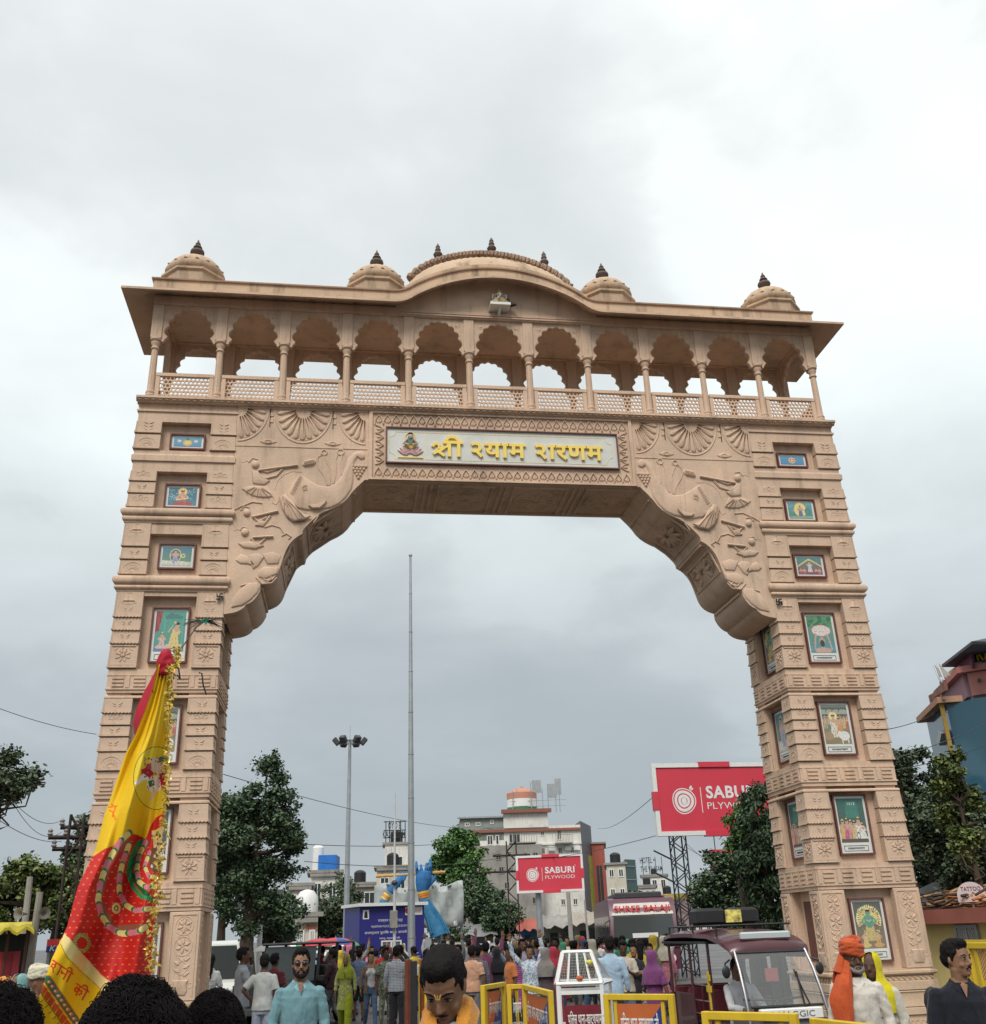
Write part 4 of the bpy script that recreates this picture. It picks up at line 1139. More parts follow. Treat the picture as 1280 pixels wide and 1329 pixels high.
b = MB(); b.prism(pl[::-1], .025, .14); b.prism(pl[::-1], 1.55, 1.67); gp(b, 'tympanum', M_ST, smooth=False)
def pstrip(y0, y1, z0, z1, x_lim):
 rows = []
 for x in [-x_lim] + [v for v in xs if abs(v) < x_lim - .02] + [x_lim]:
  q = bow(x) * .98
  rows.append([(x, y0, z0 + q), (x, y1, z0 + q), (x, y1, z1 + q), (x, y0, z1 + q)])
 return rows
b = MB(); b.loft(pstrip(-.08, .12, 14.03, 14.30, 7.2)); b.loft(pstrip(1.58, 1.78, 14.03, 14.30, 7.2))
for s in (-1, 1): b.box(s * 7.2 - (.2 if s > 0 else 0), s * 7.2 + (.2 if s < 0 else 0), .12, 1.58, 14.03, 14.30)
gp(b, 'parapet', M_ST2, ang=20)
b = MB(); b.loft(pstrip(-.12, .13, 14.302, 14.335, 7.24)); b.loft(pstrip(1.57, 1.82, 14.302, 14.335, 7.24))
gp(b, 'coping', M_ST3, ang=20)
gp(MB().box(-7.0, 7.0, .12, 1.58, 14.0, 14.2), 'roof_slab', smooth=False)
def dome(x):
 b = MB(); oct_ = lambda r, z: b.ell(0, 0, z, r, r, 8, PI / 8)
 b.loft([oct_(.66, 14.2), oct_(.66, 14.80), oct_(.71, 14.84), oct_(.71, 14.89), oct_(.64, 14.92), oct_(.60, 14.96)])
 d = b.build('dome', M_ST2, gate, loc=(x, .85, ZO), ang=40)
 b = MB(); rows = []
 for z, r, amp in ((14.95, .56, 0), (14.96, .59, .0), (15.00, .615, .012), (15.06, .625, .02), (15.11, .62, .012), (15.125, .59, 0), (15.145, .59, .0), (15.23, .55, .01), (15.35, .45, .012), (15.44, .33, .01), (15.50, .20, .006), (15.53, .10, 0)):
  rows.append([((r + amp * abs(math.cos(8 * (2 * PI * i / 48)))) * math.cos(2 * PI * i / 48), (r + amp * abs(math.cos(8 * (2 * PI * i / 48)))) * math.sin(2 * PI * i / 48), z) for i in range(48)])
 b.loft(rows)
 for k in range(16):
  a = 2 * PI * (k + .5) / 16; b.ball((.59 * math.cos(a), .59 * math.sin(a), 15.145), (.05, .05, .022), 6, 4)
 b.build('dome_shell', M_ST2, d, ang=50)
 b = MB(); b.lathe([(.14, 15.50), (.15, 15.54), (.10, 15.57), (.07, 15.60), (.12, 15.65), (.155, 15.71), (.145, 15.76), (.09, 15.79), (.065, 15.81), (.10, 15.85), (.08, 15.89), (.045, 15.92), (.06, 15.95), (.035, 15.99), (.008, 16.07)], n=14)
 b.build('finial', M_FIN, d)
for x in (-6.56, -2.60, 2.66, 6.66): dome(x)
def ridge(x):
 t = min(1, abs(x) / 2.06); return 14.45 + (1.50 - .46 * (x / 1.6) ** 2) * max(0, 1 - t ** 9) ** .5
b = MB(); rows = []
for k in range(61):
 x = -2.055 + 4.11 * k / 60; zr = ridge(x); zb = 14.10 + bow(x)
 fl = .015 * abs(math.sin(k * PI / 2.0))
 zb = min(zb, zr - .02)
 rows.append([(x, .84 - .58 * math.cos(PI * q / 14) * (1 + fl), zb + (zr - zb) * math.sin(PI * q / 14) ** .9 + fl * math.sin(PI * q / 14)) for q in range(15)])
b.loft(rows, closed=False, cap=False)
vault = gp(b, 'vault', M_ST2, ang=45)
b = MB(); b.loft([[(x, -.05 - o, 14.10 + bow(x) + z), (x, .02, 14.10 + bow(x) + z), (x, .02, 14.10 + bow(x) + z + .09), (x, -.05 - o, 14.10 + bow(x) + z + .07)] for x in [-2.0 + .1 * k for k in range(41)] for o, z in ((.03, .25),)])
b.build('vault_moulding', M_ST2, vault, ang=30)
b = MB()
pts = []
for k in range(91):
 x = -1.83 + 3.66 * k / 90; pts.append((x, .80, ridge(x) + .10))
b.tube(pts, [.125 + .022 * math.sin(k * 2.1) for k in range(91)], 10)
for k in range(45):
 x = -1.80 + 3.6 * k / 44; z = ridge(x)
 b.tube([(x - .05, .67, z + .04), (x - .02, .68, z + .14), (x + .03, .78, z + .225), (x + .06, .9, z + .16)], .026, 5)
b.build('rope_ridge', M_ST3, vault)
for x, dz in ((-1.20, 0), (.06, 0), (1.29, 0)):
 z = ridge(x) + .16
 b = MB(); b.lathe([(.11, z - .05), (.12, z + .04), (.07, z + .07), (.05, z + .09), (.09, z + .14), (.11, z + .19), (.085, z + .24), (.05, z + .27), (.07, z + .32), (.045, z + .37), (.055, z + .40), (.01, z + .50)], x, .84, 12)
 b.build('finial', M_FIN, vault)
b = MB(); b.box(-.20, .24, -.30, .04, 13.97, 14.03); b.box(-.16, .20, -.26, .04, 14.03, 14.06); b.tube([(.02, .02, 13.86), (.02, -.22, 13.98)], .035, 6)
stt = gp(b, 'statue_bracket', M_MARB, smooth=False)
b = MB(); cx = .02
b.ball((cx, -.14, 14.15), (.13, .10, .09), 12, 7); b.ball((cx, -.17, 14.17), (.085, .075, .09), 10, 6, 1); b.ball((cx, -.16, 14.30), (.07, .06, .075), 10, 6, 1)
b.tube([(cx, -.21, 14.30), (cx + .01, -.25, 14.24), (cx - .02, -.25, 14.17), (cx - .05, -.24, 14.15)], [.028, .024, .02, .014], 6, 1)
for s in (-1, 1):
 b.ball((cx + s * .085, -.14, 14.30), (.05, .012, .055), 8, 5, 1)
 b.tube([(cx + s * .08, -.15, 14.22), (cx + s * .15, -.17, 14.20), (cx + s * .14, -.18, 14.30)], .022, 6, 1); b.tube([(cx + s * .07, -.16, 14.2), (cx + s * .13, -.2, 14.13), (cx + s * .08, -.24, 14.12)], .024, 6, 1)
 b.tube([(cx + s * .03, -.17, 14.09), (cx + s * .16, -.20, 14.10), (cx + s * .04, -.25, 14.09)], [.045, .04, .03], 7, 0)
b.lathe([(.055, 14.35), (.06, 14.37), (.035, 14.41), (.012, 14.46)], cx, -.16, 8, 0)
b.build('ganesha_statue', [paint('statue_gold', (.42, .30, .10), .5, .3, 20), paint('statue_stone', (.40, .36, .30), .7, .2, 20)], stt)
b = MB(); b.ball((.25, -.12, 14.10), (.11, .07, .06), 10, 6); b.ball((.33, -.18, 14.06), (.06, .04, .04), 8, 5); b.ball((.20, -.1, 14.20), (.06, .06, .06), 8, 5)
b.build('mouse_statue', paint('dark_stone', (.04, .035, .035), .6), stt)
# people
from mathutils import noise as mnoise
def fabric(name, col, pat=None, col2=(0.7, 0.7, 0.7), sc=30.0, rough=0.85):
 """woven cloth; pat: None, plaid, floral, stripe, dots"""
 if name in _mats: return _mats[name]
 m, t, b = _new(name)
 n, l = t.nodes.new, t.links.new
 tc = n('ShaderNodeTexCoord'); co = tc.outputs['Object']
 nz = n('ShaderNodeTexNoise'); nz.inputs['Scale'].default_value = 9; nz.inputs['Detail'].default_value = 5; l(co, nz.inputs[0])
 mr = n('ShaderNodeMapRange'); l(nz.outputs[0], mr.inputs[0]); mr.inputs[1].default_value = .3; mr.inputs[2].default_value = .7; mr.inputs[3].default_value = .85; mr.inputs[4].default_value = 1.1
 base = n('ShaderNodeMixRGB'); base.inputs[1].default_value = (*col, 1); base.inputs[2].default_value = (*col2, 1); base.inputs[0].default_value = 0
 if pat == 'floral':
  v = n('ShaderNodeTexNoise'); v.inputs['Scale'].default_value = sc; v.inputs['Detail'].default_value = 3; v.inputs['Distortion'].default_value = 1.2; l(co, v.inputs[0])
  r = n('ShaderNodeMapRange'); l(v.outputs[0], r.inputs[0]); r.inputs[1].default_value = .50; r.inputs[2].default_value = .54; l(r.outputs[0], base.inputs[0])
 elif pat == 'dots':
  v = n('ShaderNodeTexVoronoi'); v.inputs['Scale'].default_value = sc; l(co, v.inputs['Vector'])
  r = n('ShaderNodeMapRange'); l(v.outputs['Distance'], r.inputs[0]); r.inputs[1].default_value = .26; r.inputs[2].default_value = .20; l(r.outputs[0], base.inputs[0])
 elif pat in ('plaid', 'stripe'):
  outs = []
  for dr in (('Z', 'X') if pat == 'plaid' else ('Z',)):
   v = n('ShaderNodeTexWave'); v.bands_direction = dr; v.inputs['Scale'].default_value = sc * .3; v.inputs['Distortion'].default_value = .6; v.inputs['Detail Scale'].default_value = .6; l(co, v.inputs[0])
   r = n('ShaderNodeMapRange'); l(v.outputs['Fac'], r.inputs[0]); r.inputs[1].default_value = .72; r.inputs[2].default_value = .85; outs.append(r.outputs[0])
  if len(outs) == 2:
   mm = n('ShaderNodeMath'); mm.operation = 'MAXIMUM'; l(outs[0], mm.inputs[0]); l(outs[1], mm.inputs[1]); l(mm.outputs[0], base.inputs[0])
  else: l(outs[0], base.inputs[0])
 mx = n('ShaderNodeMixRGB'); mx.blend_type = 'MULTIPLY'; mx.inputs[0].default_value = 1; l(base.outputs[0], mx.inputs[1]); l(mr.outputs[0], mx.inputs[2])
 l(mx.outputs[0], b.inputs['Base Color'])
 b.inputs['Roughness'].default_value = rough; b.inputs['Specular IOR Level'].default_value = .2
 b.inputs['Sheen Weight'].default_value = .15
 mp = n('ShaderNodeMapping'); mp.inputs['Scale'].default_value = (1.6, 1.6, .7); l(co, mp.inputs[0])
 f = n('ShaderNodeTexNoise'); f.inputs['Scale'].default_value = 13; f.inputs['Detail'].default_value = 6; f.inputs['Distortion'].default_value = .8; l(mp.outputs[0], f.inputs[0])
 bp = n('ShaderNodeBump'); bp.inputs['Strength'].default_value = .7; bp.inputs['Distance'].default_value = .022; l(f.outputs[0], bp.inputs['Height']); l(bp.outputs[0], b.inputs['Normal'])
 _mats[name] = m
 return m
def skin(name, col):
 if name in _mats: return _mats[name]
 m = paint(name, col, .6, .22, 22, bump=.12, bscale=120)
 b = m.node_tree.nodes['Principled BSDF']; b.inputs['Subsurface Weight'].default_value = .06; b.inputs['Subsurface Radius'].default_value = (.02, .008, .004); b.inputs['Subsurface Scale'].default_value = .5
 return m
SKIN = [skin('skin_brown', (0.19, 0.098, 0.058)), skin('skin_tan', (0.25, 0.135, 0.082)), skin('skin_deep', (0.10, 0.052, 0.034)), skin('skin_light_brown', (0.33, 0.19, 0.12))]
M_HAIR = paint('black_hair', (0.010, 0.008, 0.008), .7, .3, 30, bump=.5, bscale=90); M_HAIR.node_tree.nodes['Principled BSDF'].inputs['Specular IOR Level'].default_value = .12
M_LIP = paint('lips', (0.22, 0.08, 0.065), .45)
M_EYEW = paint('eye_white', (0.36, 0.32, 0.29), .3)
M_EYEB = paint('eye_dark', (0.01, 0.008, 0.008), .2)
def remesh(b, voxel, name, smooth=2, wrinkle=0.0, wscale=(7, 7, 14), seed=0):
 me = bpy.data.meshes.new('t'); me.from_pydata(b.v, [], b.f); me.update()
 o = bpy.data.objects.new('t', me); COL.objects.link(o)
 m = o.modifiers.new('r', 'REMESH'); m.mode = 'VOXEL'; m.voxel_size = voxel; m.adaptivity = 0
 if smooth:
  s = o.modifiers.new('s', 'SMOOTH'); s.factor = .5; s.iterations = smooth
 dg = bpy.context.evaluated_depsgraph_get()
 out = bpy.data.meshes.new_from_object(o.evaluated_get(dg))
 bpy.data.objects.remove(o); bpy.data.meshes.remove(me)
 out.name = name
 if wrinkle:
  n = len(out.vertices); co = np.empty(n * 3); out.vertices.foreach_get('co', co); co = co.reshape(-1, 3)
  no = np.empty(n * 3); out.vertices.foreach_get('normal', no); no = no.reshape(-1, 3)
  d = np.array([mnoise.noise(Vector((p[0] * wscale[0] + seed, p[1] * wscale[1], p[2] * wscale[2] + 3 * mnoise.noise(Vector((p[0] * 4, p[1] * 4, p[2] * 3 + seed)))))) for p in co])
  co += no * (d[:, None] * wrinkle); out.vertices.foreach_set('co', co.ravel())
 out.polygons.foreach_set('use_smooth', [True] * len(out.polygons))
 out.update()
 return out
def finger_chain(b, base, d, side, up, ln, r, curl):
 """three bending segments"""
 p = Vector(base); pts = [tuple(p)]
 dd = Vector(d)
 for k, f in enumerate((.45, .32, .23)):
  dd = (dd + Vector(up) * curl).normalized(); p = p + dd * ln * f; pts.append(tuple(p))
 b.tube(pts, [r, r, r * .92, r * .8], 6)
 b.ball(pts[-1], r * .8, 6, 4)
def hand(b, wrist, d, palm_n, thumb_side, k=1.0, curl=.25):
 """palm with four unequal fingers and a thumb; d = direction of the hand, palm_n = way the palm looks"""
 w = Vector(wrist); d = Vector(d).normalized(); pn = Vector(palm_n); pn = (pn - d * pn.dot(d)).normalized(); s = d.cross(pn) * thumb_side
 for i, (o, ln) in enumerate(((.030, .070), (.010, .080), (-.010, .074), (-.029, .060))):
  kn = w + d * (.088 - .004 * abs(i - 1)) * k + s * o * k
  b.tube([tuple(w + s * o * .5 * k), tuple(kn)], [.016 * k, .0125 * k], 6)
  finger_chain(b, kn, d + s * o * 2, s, pn, ln * k, .0088 * k, curl)
 b.tube([tuple(w + d * .01), tuple(w + d * .05 * k)], [.024 * k, .026 * k], 8)
 t0 = w + d * .028 * k + s * .025 * k
 finger_chain(b, t0, (d * .6 + s * .8).normalized(), s, (pn * .6 + d * .5).normalized(), .062 * k, .0105 * k, .25)
 b.ball(tuple(w), (.022 * k, .022 * k, .022 * k), 6, 4)
ARM = {
 'down': ((.235, .015, 1.14), (.25, -.05, .90), (0, -.12, -1), (-1, 0, 0)),
 'back': ((.235, .09, 1.15), (.22, .05, .90), (0, .0, -1), (-1, 0, 0)),
 'fore': ((.225, -.06, 1.15), (.21, -.22, .98), (-.1, -.6, -.8), (-1, 0, 0)),
 'phone': ((.225, -.04, 1.13), (.07, -.25, 1.20), (-.7, -.4, .5), (0, .5, 1)),
 'up': ((.27, -.06, 1.66), (.22, -.10, 1.90), (-.05, -.1, 1), (-.2, -1, 0)),
 'upw': ((.36, -.03, 1.60), (.40, -.08, 1.84), (.1, -.1, 1), (0, -1, 0)),
 'camera': ((.25, -.16, 1.40), (.10, -.26, 1.62), (-.3, -.2, 1), (-1, 0, 0)),
 'hip': ((.34, .05, 1.18), (.20, -.04, 1.02), (-.9, -.3, -.2), (0, 1, 0)),
 'face': ((.24, -.13, 1.26), (.09, -.16, 1.50), (-.4, .2, .8), (-.6, .5, 0)),
 'cross': ((.22, -.08, 1.16), (-.06, -.20, 1.20), (-1, .1, .1), (0, 1, 0)),
 'wheel': ((.23, -.20, 1.16), (.14, -.44, 1.14), (-.2, -1, 0), (0, -.3, -1)),
}
LEG = {'stand': ((.10, -.01, .50), (.115, .03, .09)), 'fwd': ((.095, -.14, .51), (.10, -.24, .10)), 'aft': ((.10, .02, .49), (.11, .24, .13)), 'sit': ((.12, -.42, .52), (.13, -.42, .10))}
def person_meshes(voxel=.018, top='shirt', bottom='trousers', arms=('down', 'down'), legs=('stand', 'stand'), head=(0, 0), hair='short', fine=False, beard=False, female=False, seed=0, lean=0.0, wr=.006, fat=0.0, torso_only=False, drop=0.0):
 """returns {part name: mesh}; stands at the origin facing -Y, 1.75 m tall. head = (pitch down, turn) in degrees"""
 out = {}
 fw = 1.0 + fat
 Mh = Matrix.Translation((0, .01, 1.52)) @ Matrix.Rotation(math.radians(head[1]), 4, 'Z') @ Matrix.Rotation(math.radians(head[0]), 4, 'X') @ Matrix.Translation((0, -.01, -1.52))
 H = lambda p: tuple(Mh @ Vector(p))
 sh = .165 if female else .19
 waist = .125 if female else .148
 # body
 b = MB()
 tors = [(.86, .155, .105, 0), (.95, .16, .11, 0), (1.08, waist * fw, .10 * fw, 0), (1.22, .152 * fw, .112 * fw, -.005), (1.34, sh * .93, .11, 0), (1.41, sh * .84, .085, .005), (1.445, sh * .58, .068, .008), (1.475, .075, .058, .008), (1.50, .058, .056, .005)]
 b.loft([b.ell(0, oy, z, rx, ry, 16) for z, rx, ry, oy in tors])
 if female: b.ball((.065, -.085, 1.27), .06, 8, 6); b.ball((-.065, -.085, 1.27), .06, 8, 6)
 b.loft([b.ell(0, .012 - .006 * k, 1.44 + .03 * k, .056, .056, 12) for k in range(5)])
 hd = [(1.508, .030, .034, -.045), (1.520, .044, .050, -.032), (1.545, .058, .070, -.018), (1.575, .066, .084, -.008), (1.61, .0715, .092, -.002), (1.645, .075, .096, .0), (1.68, .0755, .096, .002), (1.71, .069, .088, .006), (1.735, .054, .068, .010), (1.75, .028, .035, .012)]
 b.loft([[H(p) for p in b.ell(0, oy, z, rx, ry, 18, pw=.92)] for z, rx, ry, oy in hd])
 b.tube([H((0, -.088, 1.652)), H((0, -.100, 1.625)), H((0, -.114, 1.598)), H((0, -.094, 1.588))], [.008, .0105, .0135, .010], 8)
 for s in (-1, 1):
  b.ball(H((s * .011, -.098, 1.592)), .0085, 6, 4)
  b.ball(H((s * .076, .012, 1.615)), (.010, .018, .030), 8, 5)
  b.tube([H((s * .012, -.092, 1.652)), H((s * .035, -.088, 1.656)), H((s * .055, -.072, 1.648))], [.007, .009, .006], 6)
  b.ball(H((s * .042, -.066, 1.588)), (.022, .02, .02), 8, 5)
 b.ball(H((0, -.084, 1.532)), (.022, .016, .014), 8, 5)
 b.tube([H((-.020, -.087, 1.5585)), H((0, -.094, 1.561)), H((.020, -.087, 1.5585))], [.004, .007, .004], 6)
 b.tube([H((-.018, -.086, 1.550)), H((0, -.092, 1.548)), H((.018, -.086, 1.550))], [.004, .007, .004], 6)
 shd = {}
 for s, a in ((1, arms[0]), (-1, arms[1])):
  e, w, d, pn = ARM[a] if isinstance(a, str) else a
  m = lambda p: (p[0] * s, p[1], p[2])
  S0 = (s * (sh - .012), .005, 1.382)
  e, w, d, pn = m(e), m(w), m(d), m(pn); shd[s] = (S0, e, w)
  b.ball(S0, (.052, .05, .05), 8, 5)
  b.tube([S0, tuple(Vector(S0).lerp(Vector(e), .5)), e, tuple(Vector(e).lerp(Vector(w), .35)), w], [.047, .043, .036, .037, .024], 10)
  b.ball(e, .036, 8, 5)
  hand(b, w, d, pn, s * (1 if True else -1), 1.0, .12 if a in ('up', 'upw') else .3)
 if not torso_only:
  for s, a in ((1, legs[0]), (-1, legs[1])):
   kn, an = LEG[a]; kn = (kn[0] * s, kn[1], kn[2]); an = (an[0] * s, an[1], an[2]); hp = (s * .085, 0, .90)
   b.tube([hp, tuple(Vector(hp).lerp(Vector(kn), .5)), kn, tuple(Vector(kn).lerp(Vector(an), .35)), an], [.088, .075, .054, .054, .036], 10)
   fy = -.10 if a != 'aft' else -.09
   b.tube([(an[0], an[1] + .03, an[2] - .045), (an[0], an[1] - .05, an[2] - .05), (an[0] + s * .01, an[1] - .13, an[2] - .06)], [.036, .034, .024], 8); b.ball(an, .038, 8, 5)
 out['body'] = (remesh(b, voxel if not fine else .007, 'body', 1), 'skin')
 # hair
 b = MB()
 if hair in ('short', 'curly', 'long', 'bun', 'tail'):
  for c, r in (((0, .016, 1.680), (.088, .106, .092)), ((0, .045, 1.635), (.083, .080, .085)), ((0, -.035, 1.735), (.066, .060, .040))):
   rows = []
   for i in range(9):
    a = -PI / 2 + PI * i / 8; rr = max(math.cos(a), .03)
    rows.append([H(p) for p in b.ell(c[0], c[1], c[2] + r[2] * math.sin(a), r[0] * rr, r[1] * rr, 14)])
   b.loft(rows)
  for s in (-1, 1): b.tube([H((s * .074, -.030, 1.68)), H((s * .0765, -.018, 1.64)), H((s * .075, -.010, 1.61))], [.014, .010, .006], 6)
  if hair == 'long': b.tube([H((0, .05, 1.66)), H((0, .085, 1.55)), (0, .11, 1.42), (0, .125, 1.28)], [.075, .075, .07, .04], 10)
  if hair == 'bun': b.ball(H((0, .13, 1.64)), .045, 10, 6)
  if hair == 'tail': b.tube([H((0, .10, 1.70)), H((0, .15, 1.66)), (0, .15, 1.52), (0, .14, 1.36)], [.03, .04, .035, .015], 8)
  hm = remesh(b, .009 if fine else voxel * .8, 'hair', 1, wrinkle=.006 if fine else .008, wscale=(60, 60, 30), seed=seed)
  out['hair'] = (hm, 'hair')
 elif hair == 'turban':
  for k in range(7):
   t = k / 6.0; rr = .098 - .02 * abs(t - .35); z = 1.69 + .085 * t
   b.tube([H((rr * math.cos(a) * .92, .005 + rr * math.sin(a) * 1.12, z + .022 * math.sin(a + k * 1.3) + .012 * math.sin(2 * a))) for a in [2 * PI * q / 18 for q in range(19)]], [.026 - .008 * t] * 19, 8)
  b.ball(H((0, .01, 1.75)), (.075, .09, .050), 10, 6)
  out['turban'] = (remesh(b, .008 if fine else voxel * .8, 'turban', 1, wrinkle=.006, wscale=(20, 20, 60), seed=seed), 'turban')
 elif hair == 'cap':
  b.ball(H((0, .01, 1.69)), (.088, .105, .075), 14, 7); b.loft([[H(p) for p in b.ell(0, -.09, z, .06, .075, 12)] for z in (1.70, 1.712)])
  out['cap'] = (remesh(b, voxel * .6, 'cap', 1), 'turban')
  b = MB(); b.ball(H((0, .04, 1.645)), (.082, .085, .06), 12, 6); out['hair'] = (b.mesh('hair', [M_HAIR]), 'hair')
 elif hair == 'scarf':
  rows = []
  for z, rx, ry, oy, op in ((1.765, .03, .04, .02, .9), (1.755, .07, .08, .015, .7), (1.72, .092, .108, .012, .55), (1.67, .098, .115, .015, .62), (1.60, .098, .110, .018, .66), (1.54, .105, .105, .012, .55), (1.49, .13, .11, .01, .35), (1.44, .18, .13, .01, .22), (1.38, .215, .15, .01, .12), (1.30, .205, .165, .0, .08), (1.20, .19, .17, 0, .08)):
   o_, i_ = [], []
   for q in range(21):
    a = -PI / 2 + op + (2 * PI - 2 * op) * q / 20
    rip = 1 + .02 * math.sin(q * 2.3 + z * 9)
    pt = (rx * rip * math.cos(a), oy + ry * rip * math.sin(a), z); pi_ = ((rx - .012) * math.cos(a), oy + (ry - .012) * math.sin(a), z)
    if z > 1.5: pt, pi_ = H(pt), H(pi_)
    o_.append(pt); i_.append(pi_)
   rows.append(o_ + i_[::-1])
  b.loft(rows)
  out['headscarf'] = (b.mesh('headscarf', [M_WHITE], ang=80), 'scarf')
  b = MB(); b.ball(H((0, .018, 1.67)), (.082, .098, .085), 12, 7); out['hair'] = (b.mesh('hair', [M_HAIR]), 'hair')
 if beard:
  b = MB()
  b.tube([H((-.070, -.020, 1.60)), H((-.060, -.050, 1.555)), H((-.035, -.080, 1.530)), H((0, -.090, 1.520)), H((.035, -.080, 1.530)), H((.060, -.050, 1.555)), H((.070, -.020, 1.60))], [.010, .018, .020, .022, .020, .018, .010], 8)
  b.tube([H((-.030, -.090, 1.562)), H((0, -.098, 1.573)), H((.030, -.090, 1.562))], [.006, .0085, .006], 6)
  b.tube([H((-.030, -.090, 1.562)), H((-.034, -.088, 1.535))], .007, 6); b.tube([H((.030, -.090, 1.562)), H((.034, -.088, 1.535))], .007, 6)
  out['beard'] = (remesh(b, .006, 'beard', 1, wrinkle=.004, wscale=(60, 60, 60)), 'hair')
 if fine:
  b = MB()
  for s in (-1, 1): b.ball(H((s * .032, -.0825, 1.632)), (.0145, .010, .0085), 10, 6, 0); b.ball(H((s * .032, -.0905, 1.632)), (.0068, .004, .0070), 8, 5, 1)
  out['eyes'] = (b.mesh('eyes', [M_EYEW, M_EYEB]), None)
  b = MB()
  for s in (-1, 1):
   b.tube([H((s * .014, -.0955, 1.652)), H((s * .034, -.095, 1.662)), H((s * .056, -.078, 1.654))], [.0035, .0045, .0025], 5)
   b.tube([H((s * .018, -.091, 1.637)), H((s * .032, -.0955, 1.6425)), H((s * .048, -.086, 1.637))], [.0018, .0024, .0018], 5)
  out['eyebrows'] = (b.mesh('eyebrows', [M_HAIR]), 'hair')
  b = MB(); b.tube([H((-.022, -.089, 1.5575)), H((-.008, -.0985, 1.5625)), H((0, -.0985, 1.5605)), (H((.008, -.0985, 1.5625))), H((.022, -.089, 1.5575))], [.0025, .005, .0045, .005, .0025], 6); b.tube([H((-.018, -.089, 1.5525)), H((0, -.098, 1.5475)), H((.018, -.089, 1.5525))], [.0025, .0062, .0025], 6)
  out['mouth'] = (b.mesh('mouth', [M_LIP]), None)
 # clothes
 b = MB(); g = .014
 zb = {'tshirt': .86, 'shirt': .84, 'kurta': .50, 'kameez': .48, 'saree': .04, 'polo': .86, 'tank': .94, 'jacket': .80}[top]
 rings_ = []
 if zb < .8:
  fl = .215 if top in ('kurta', 'kameez') else .25
  rings_ += [(zb, fl, fl * .72, 0), ((zb + .92) / 2, .195, .140, 0)]
 else: rings_ += [(zb, .188 + fat * .1, .142, 0)]
 if zb < .9: rings_ += [(.95, .184 + fat * .1, .138, 0)]
 wl = (waist + .012) * (1.0 if female else 1.05)
 rings_ += [(1.08, wl * fw, .115 * fw, 0), (1.22, .164 * fw, .126 * fw, -.005), (1.34, sh * .95 + .008, .122, 0), (1.41, sh * .88, .098, .004), (1.450, sh * .60, .080, .006), (1.472, .088, .070, .006)]
 if top in ('shirt', 'jacket') and not fine: rings_ += [(1.49, .070, .068, .008)]
 b.loft([[(p[0] * (1 + (.05 * math.sin(6 * math.atan2(p[1], p[0]) + seed) if z < .8 else 0)), p[1] * (1 + (.05 * math.sin(6 * math.atan2(p[1], p[0]) + seed) if z < .8 else 0)), z) for p in b.ell(0, oy, z, rx, ry, 24)] for z, rx, ry, oy in rings_])
 if female and top != 'jacket': b.ball((.065, -.088, 1.27), .068, 8, 6); b.ball((-.065, -.088, 1.27), .068, 8, 6)
 for s in (-1, 1):
  S0, e, w = shd[s]; long_ = top in ('shirt', 'kurta', 'jacket') or (top == 'kameez')
  b.ball(S0, (.060, .060, .055), 8, 5)
  if top == 'tank': continue
  if long_: b.tube([S0, tuple(Vector(S0).lerp(Vector(e), .5)), e, tuple(Vector(e).lerp(Vector(w), .5)), tuple(Vector(e).lerp(Vector(w), .93))], [.056, .060, .053, .048, .040], 10)
  else: b.tube([S0, tuple(Vector(S0).lerp(Vector(e), .4)), tuple(Vector(S0).lerp(Vector(e), .82))], [.057, .064, .068], 10)
 if top == 'tank':
  b = MB(); b.loft([b.ell(0, 0, z, rx, ry, 18) for z, rx, ry in ((.94, .165, .12), (1.08, waist + .01, .113), (1.22, .158, .123), (1.33, .150, .118), (1.38, .12, .10))]); b.ball((.065, -.088, 1.27), .068, 8, 6); b.ball((-.065, -.088, 1.27), .068, 8, 6)
 out[{'tshirt': 't_shirt', 'polo': 'polo_shirt', 'tank': 'tank_top'}.get(top, top)] = (remesh(b, voxel if not fine else .0085, 'top', 1, wrinkle=wr if fine else wr * 1.3, seed=seed), 'top')
 if top in ('shirt', 'polo', 'kurta') and fine:
  b = MB()
  for s in (-1, 1):
   b.loft([[(s * .012, -.098, 1.40), (s * .055, -.082, 1.405), (s * .058, -.085, 1.40), (s * .014, -.103, 1.395)], [(s * .028, -.075, 1.455), (s * .066, -.045, 1.462), (s * .082, -.05, 1.445), (s * .05, -.095, 1.42)], [(s * .068, -.01, 1.492), (s * .070, .0, 1.495), (s * .09, .0, 1.462), (s * .088, -.012, 1.46)], [(s * .03, .070, 1.50), (s * .0, .075, 1.50), (s * .0, .092, 1.46), (s * .04, .088, 1.46)]])
  out['collar'] = (b.mesh('collar', [M_WHITE], ang=60), 'collar')
 if not torso_only and top != 'saree':
  b = MB(); loose = {'trousers': .0, 'jeans': -.006, 'salwar': .028, 'shorts': .012, 'dhoti': .035}[bottom]
  b.loft([b.ell(0, 0, z, rx, ry, 18) for z, rx, ry in ((.80, .150, .115), (.88, .168 + loose * .3, .122), (.96, .165, .118), (1.01, .153, .112))])
  for s, a in ((1, legs[0]), (-1, legs[1])):
   kn, an = LEG[a]; kn = (kn[0] * s, kn[1], kn[2]); an = (an[0] * s, an[1], an[2] + .015); hp = (s * .083, 0, .89)
   if bottom == 'shorts': b.tube([hp, tuple(Vector(hp).lerp(Vector(kn), .5)), tuple(Vector(hp).lerp(Vector(kn), 1.05))], [.098, .092, .09], 10)
   else: b.tube([hp, tuple(Vector(hp).lerp(Vector(kn), .5)), kn, tuple(Vector(kn).lerp(Vector(an), .5)), an], [.096, .086 + loose, .068 + loose, .064 + loose, .055 + loose], 12)
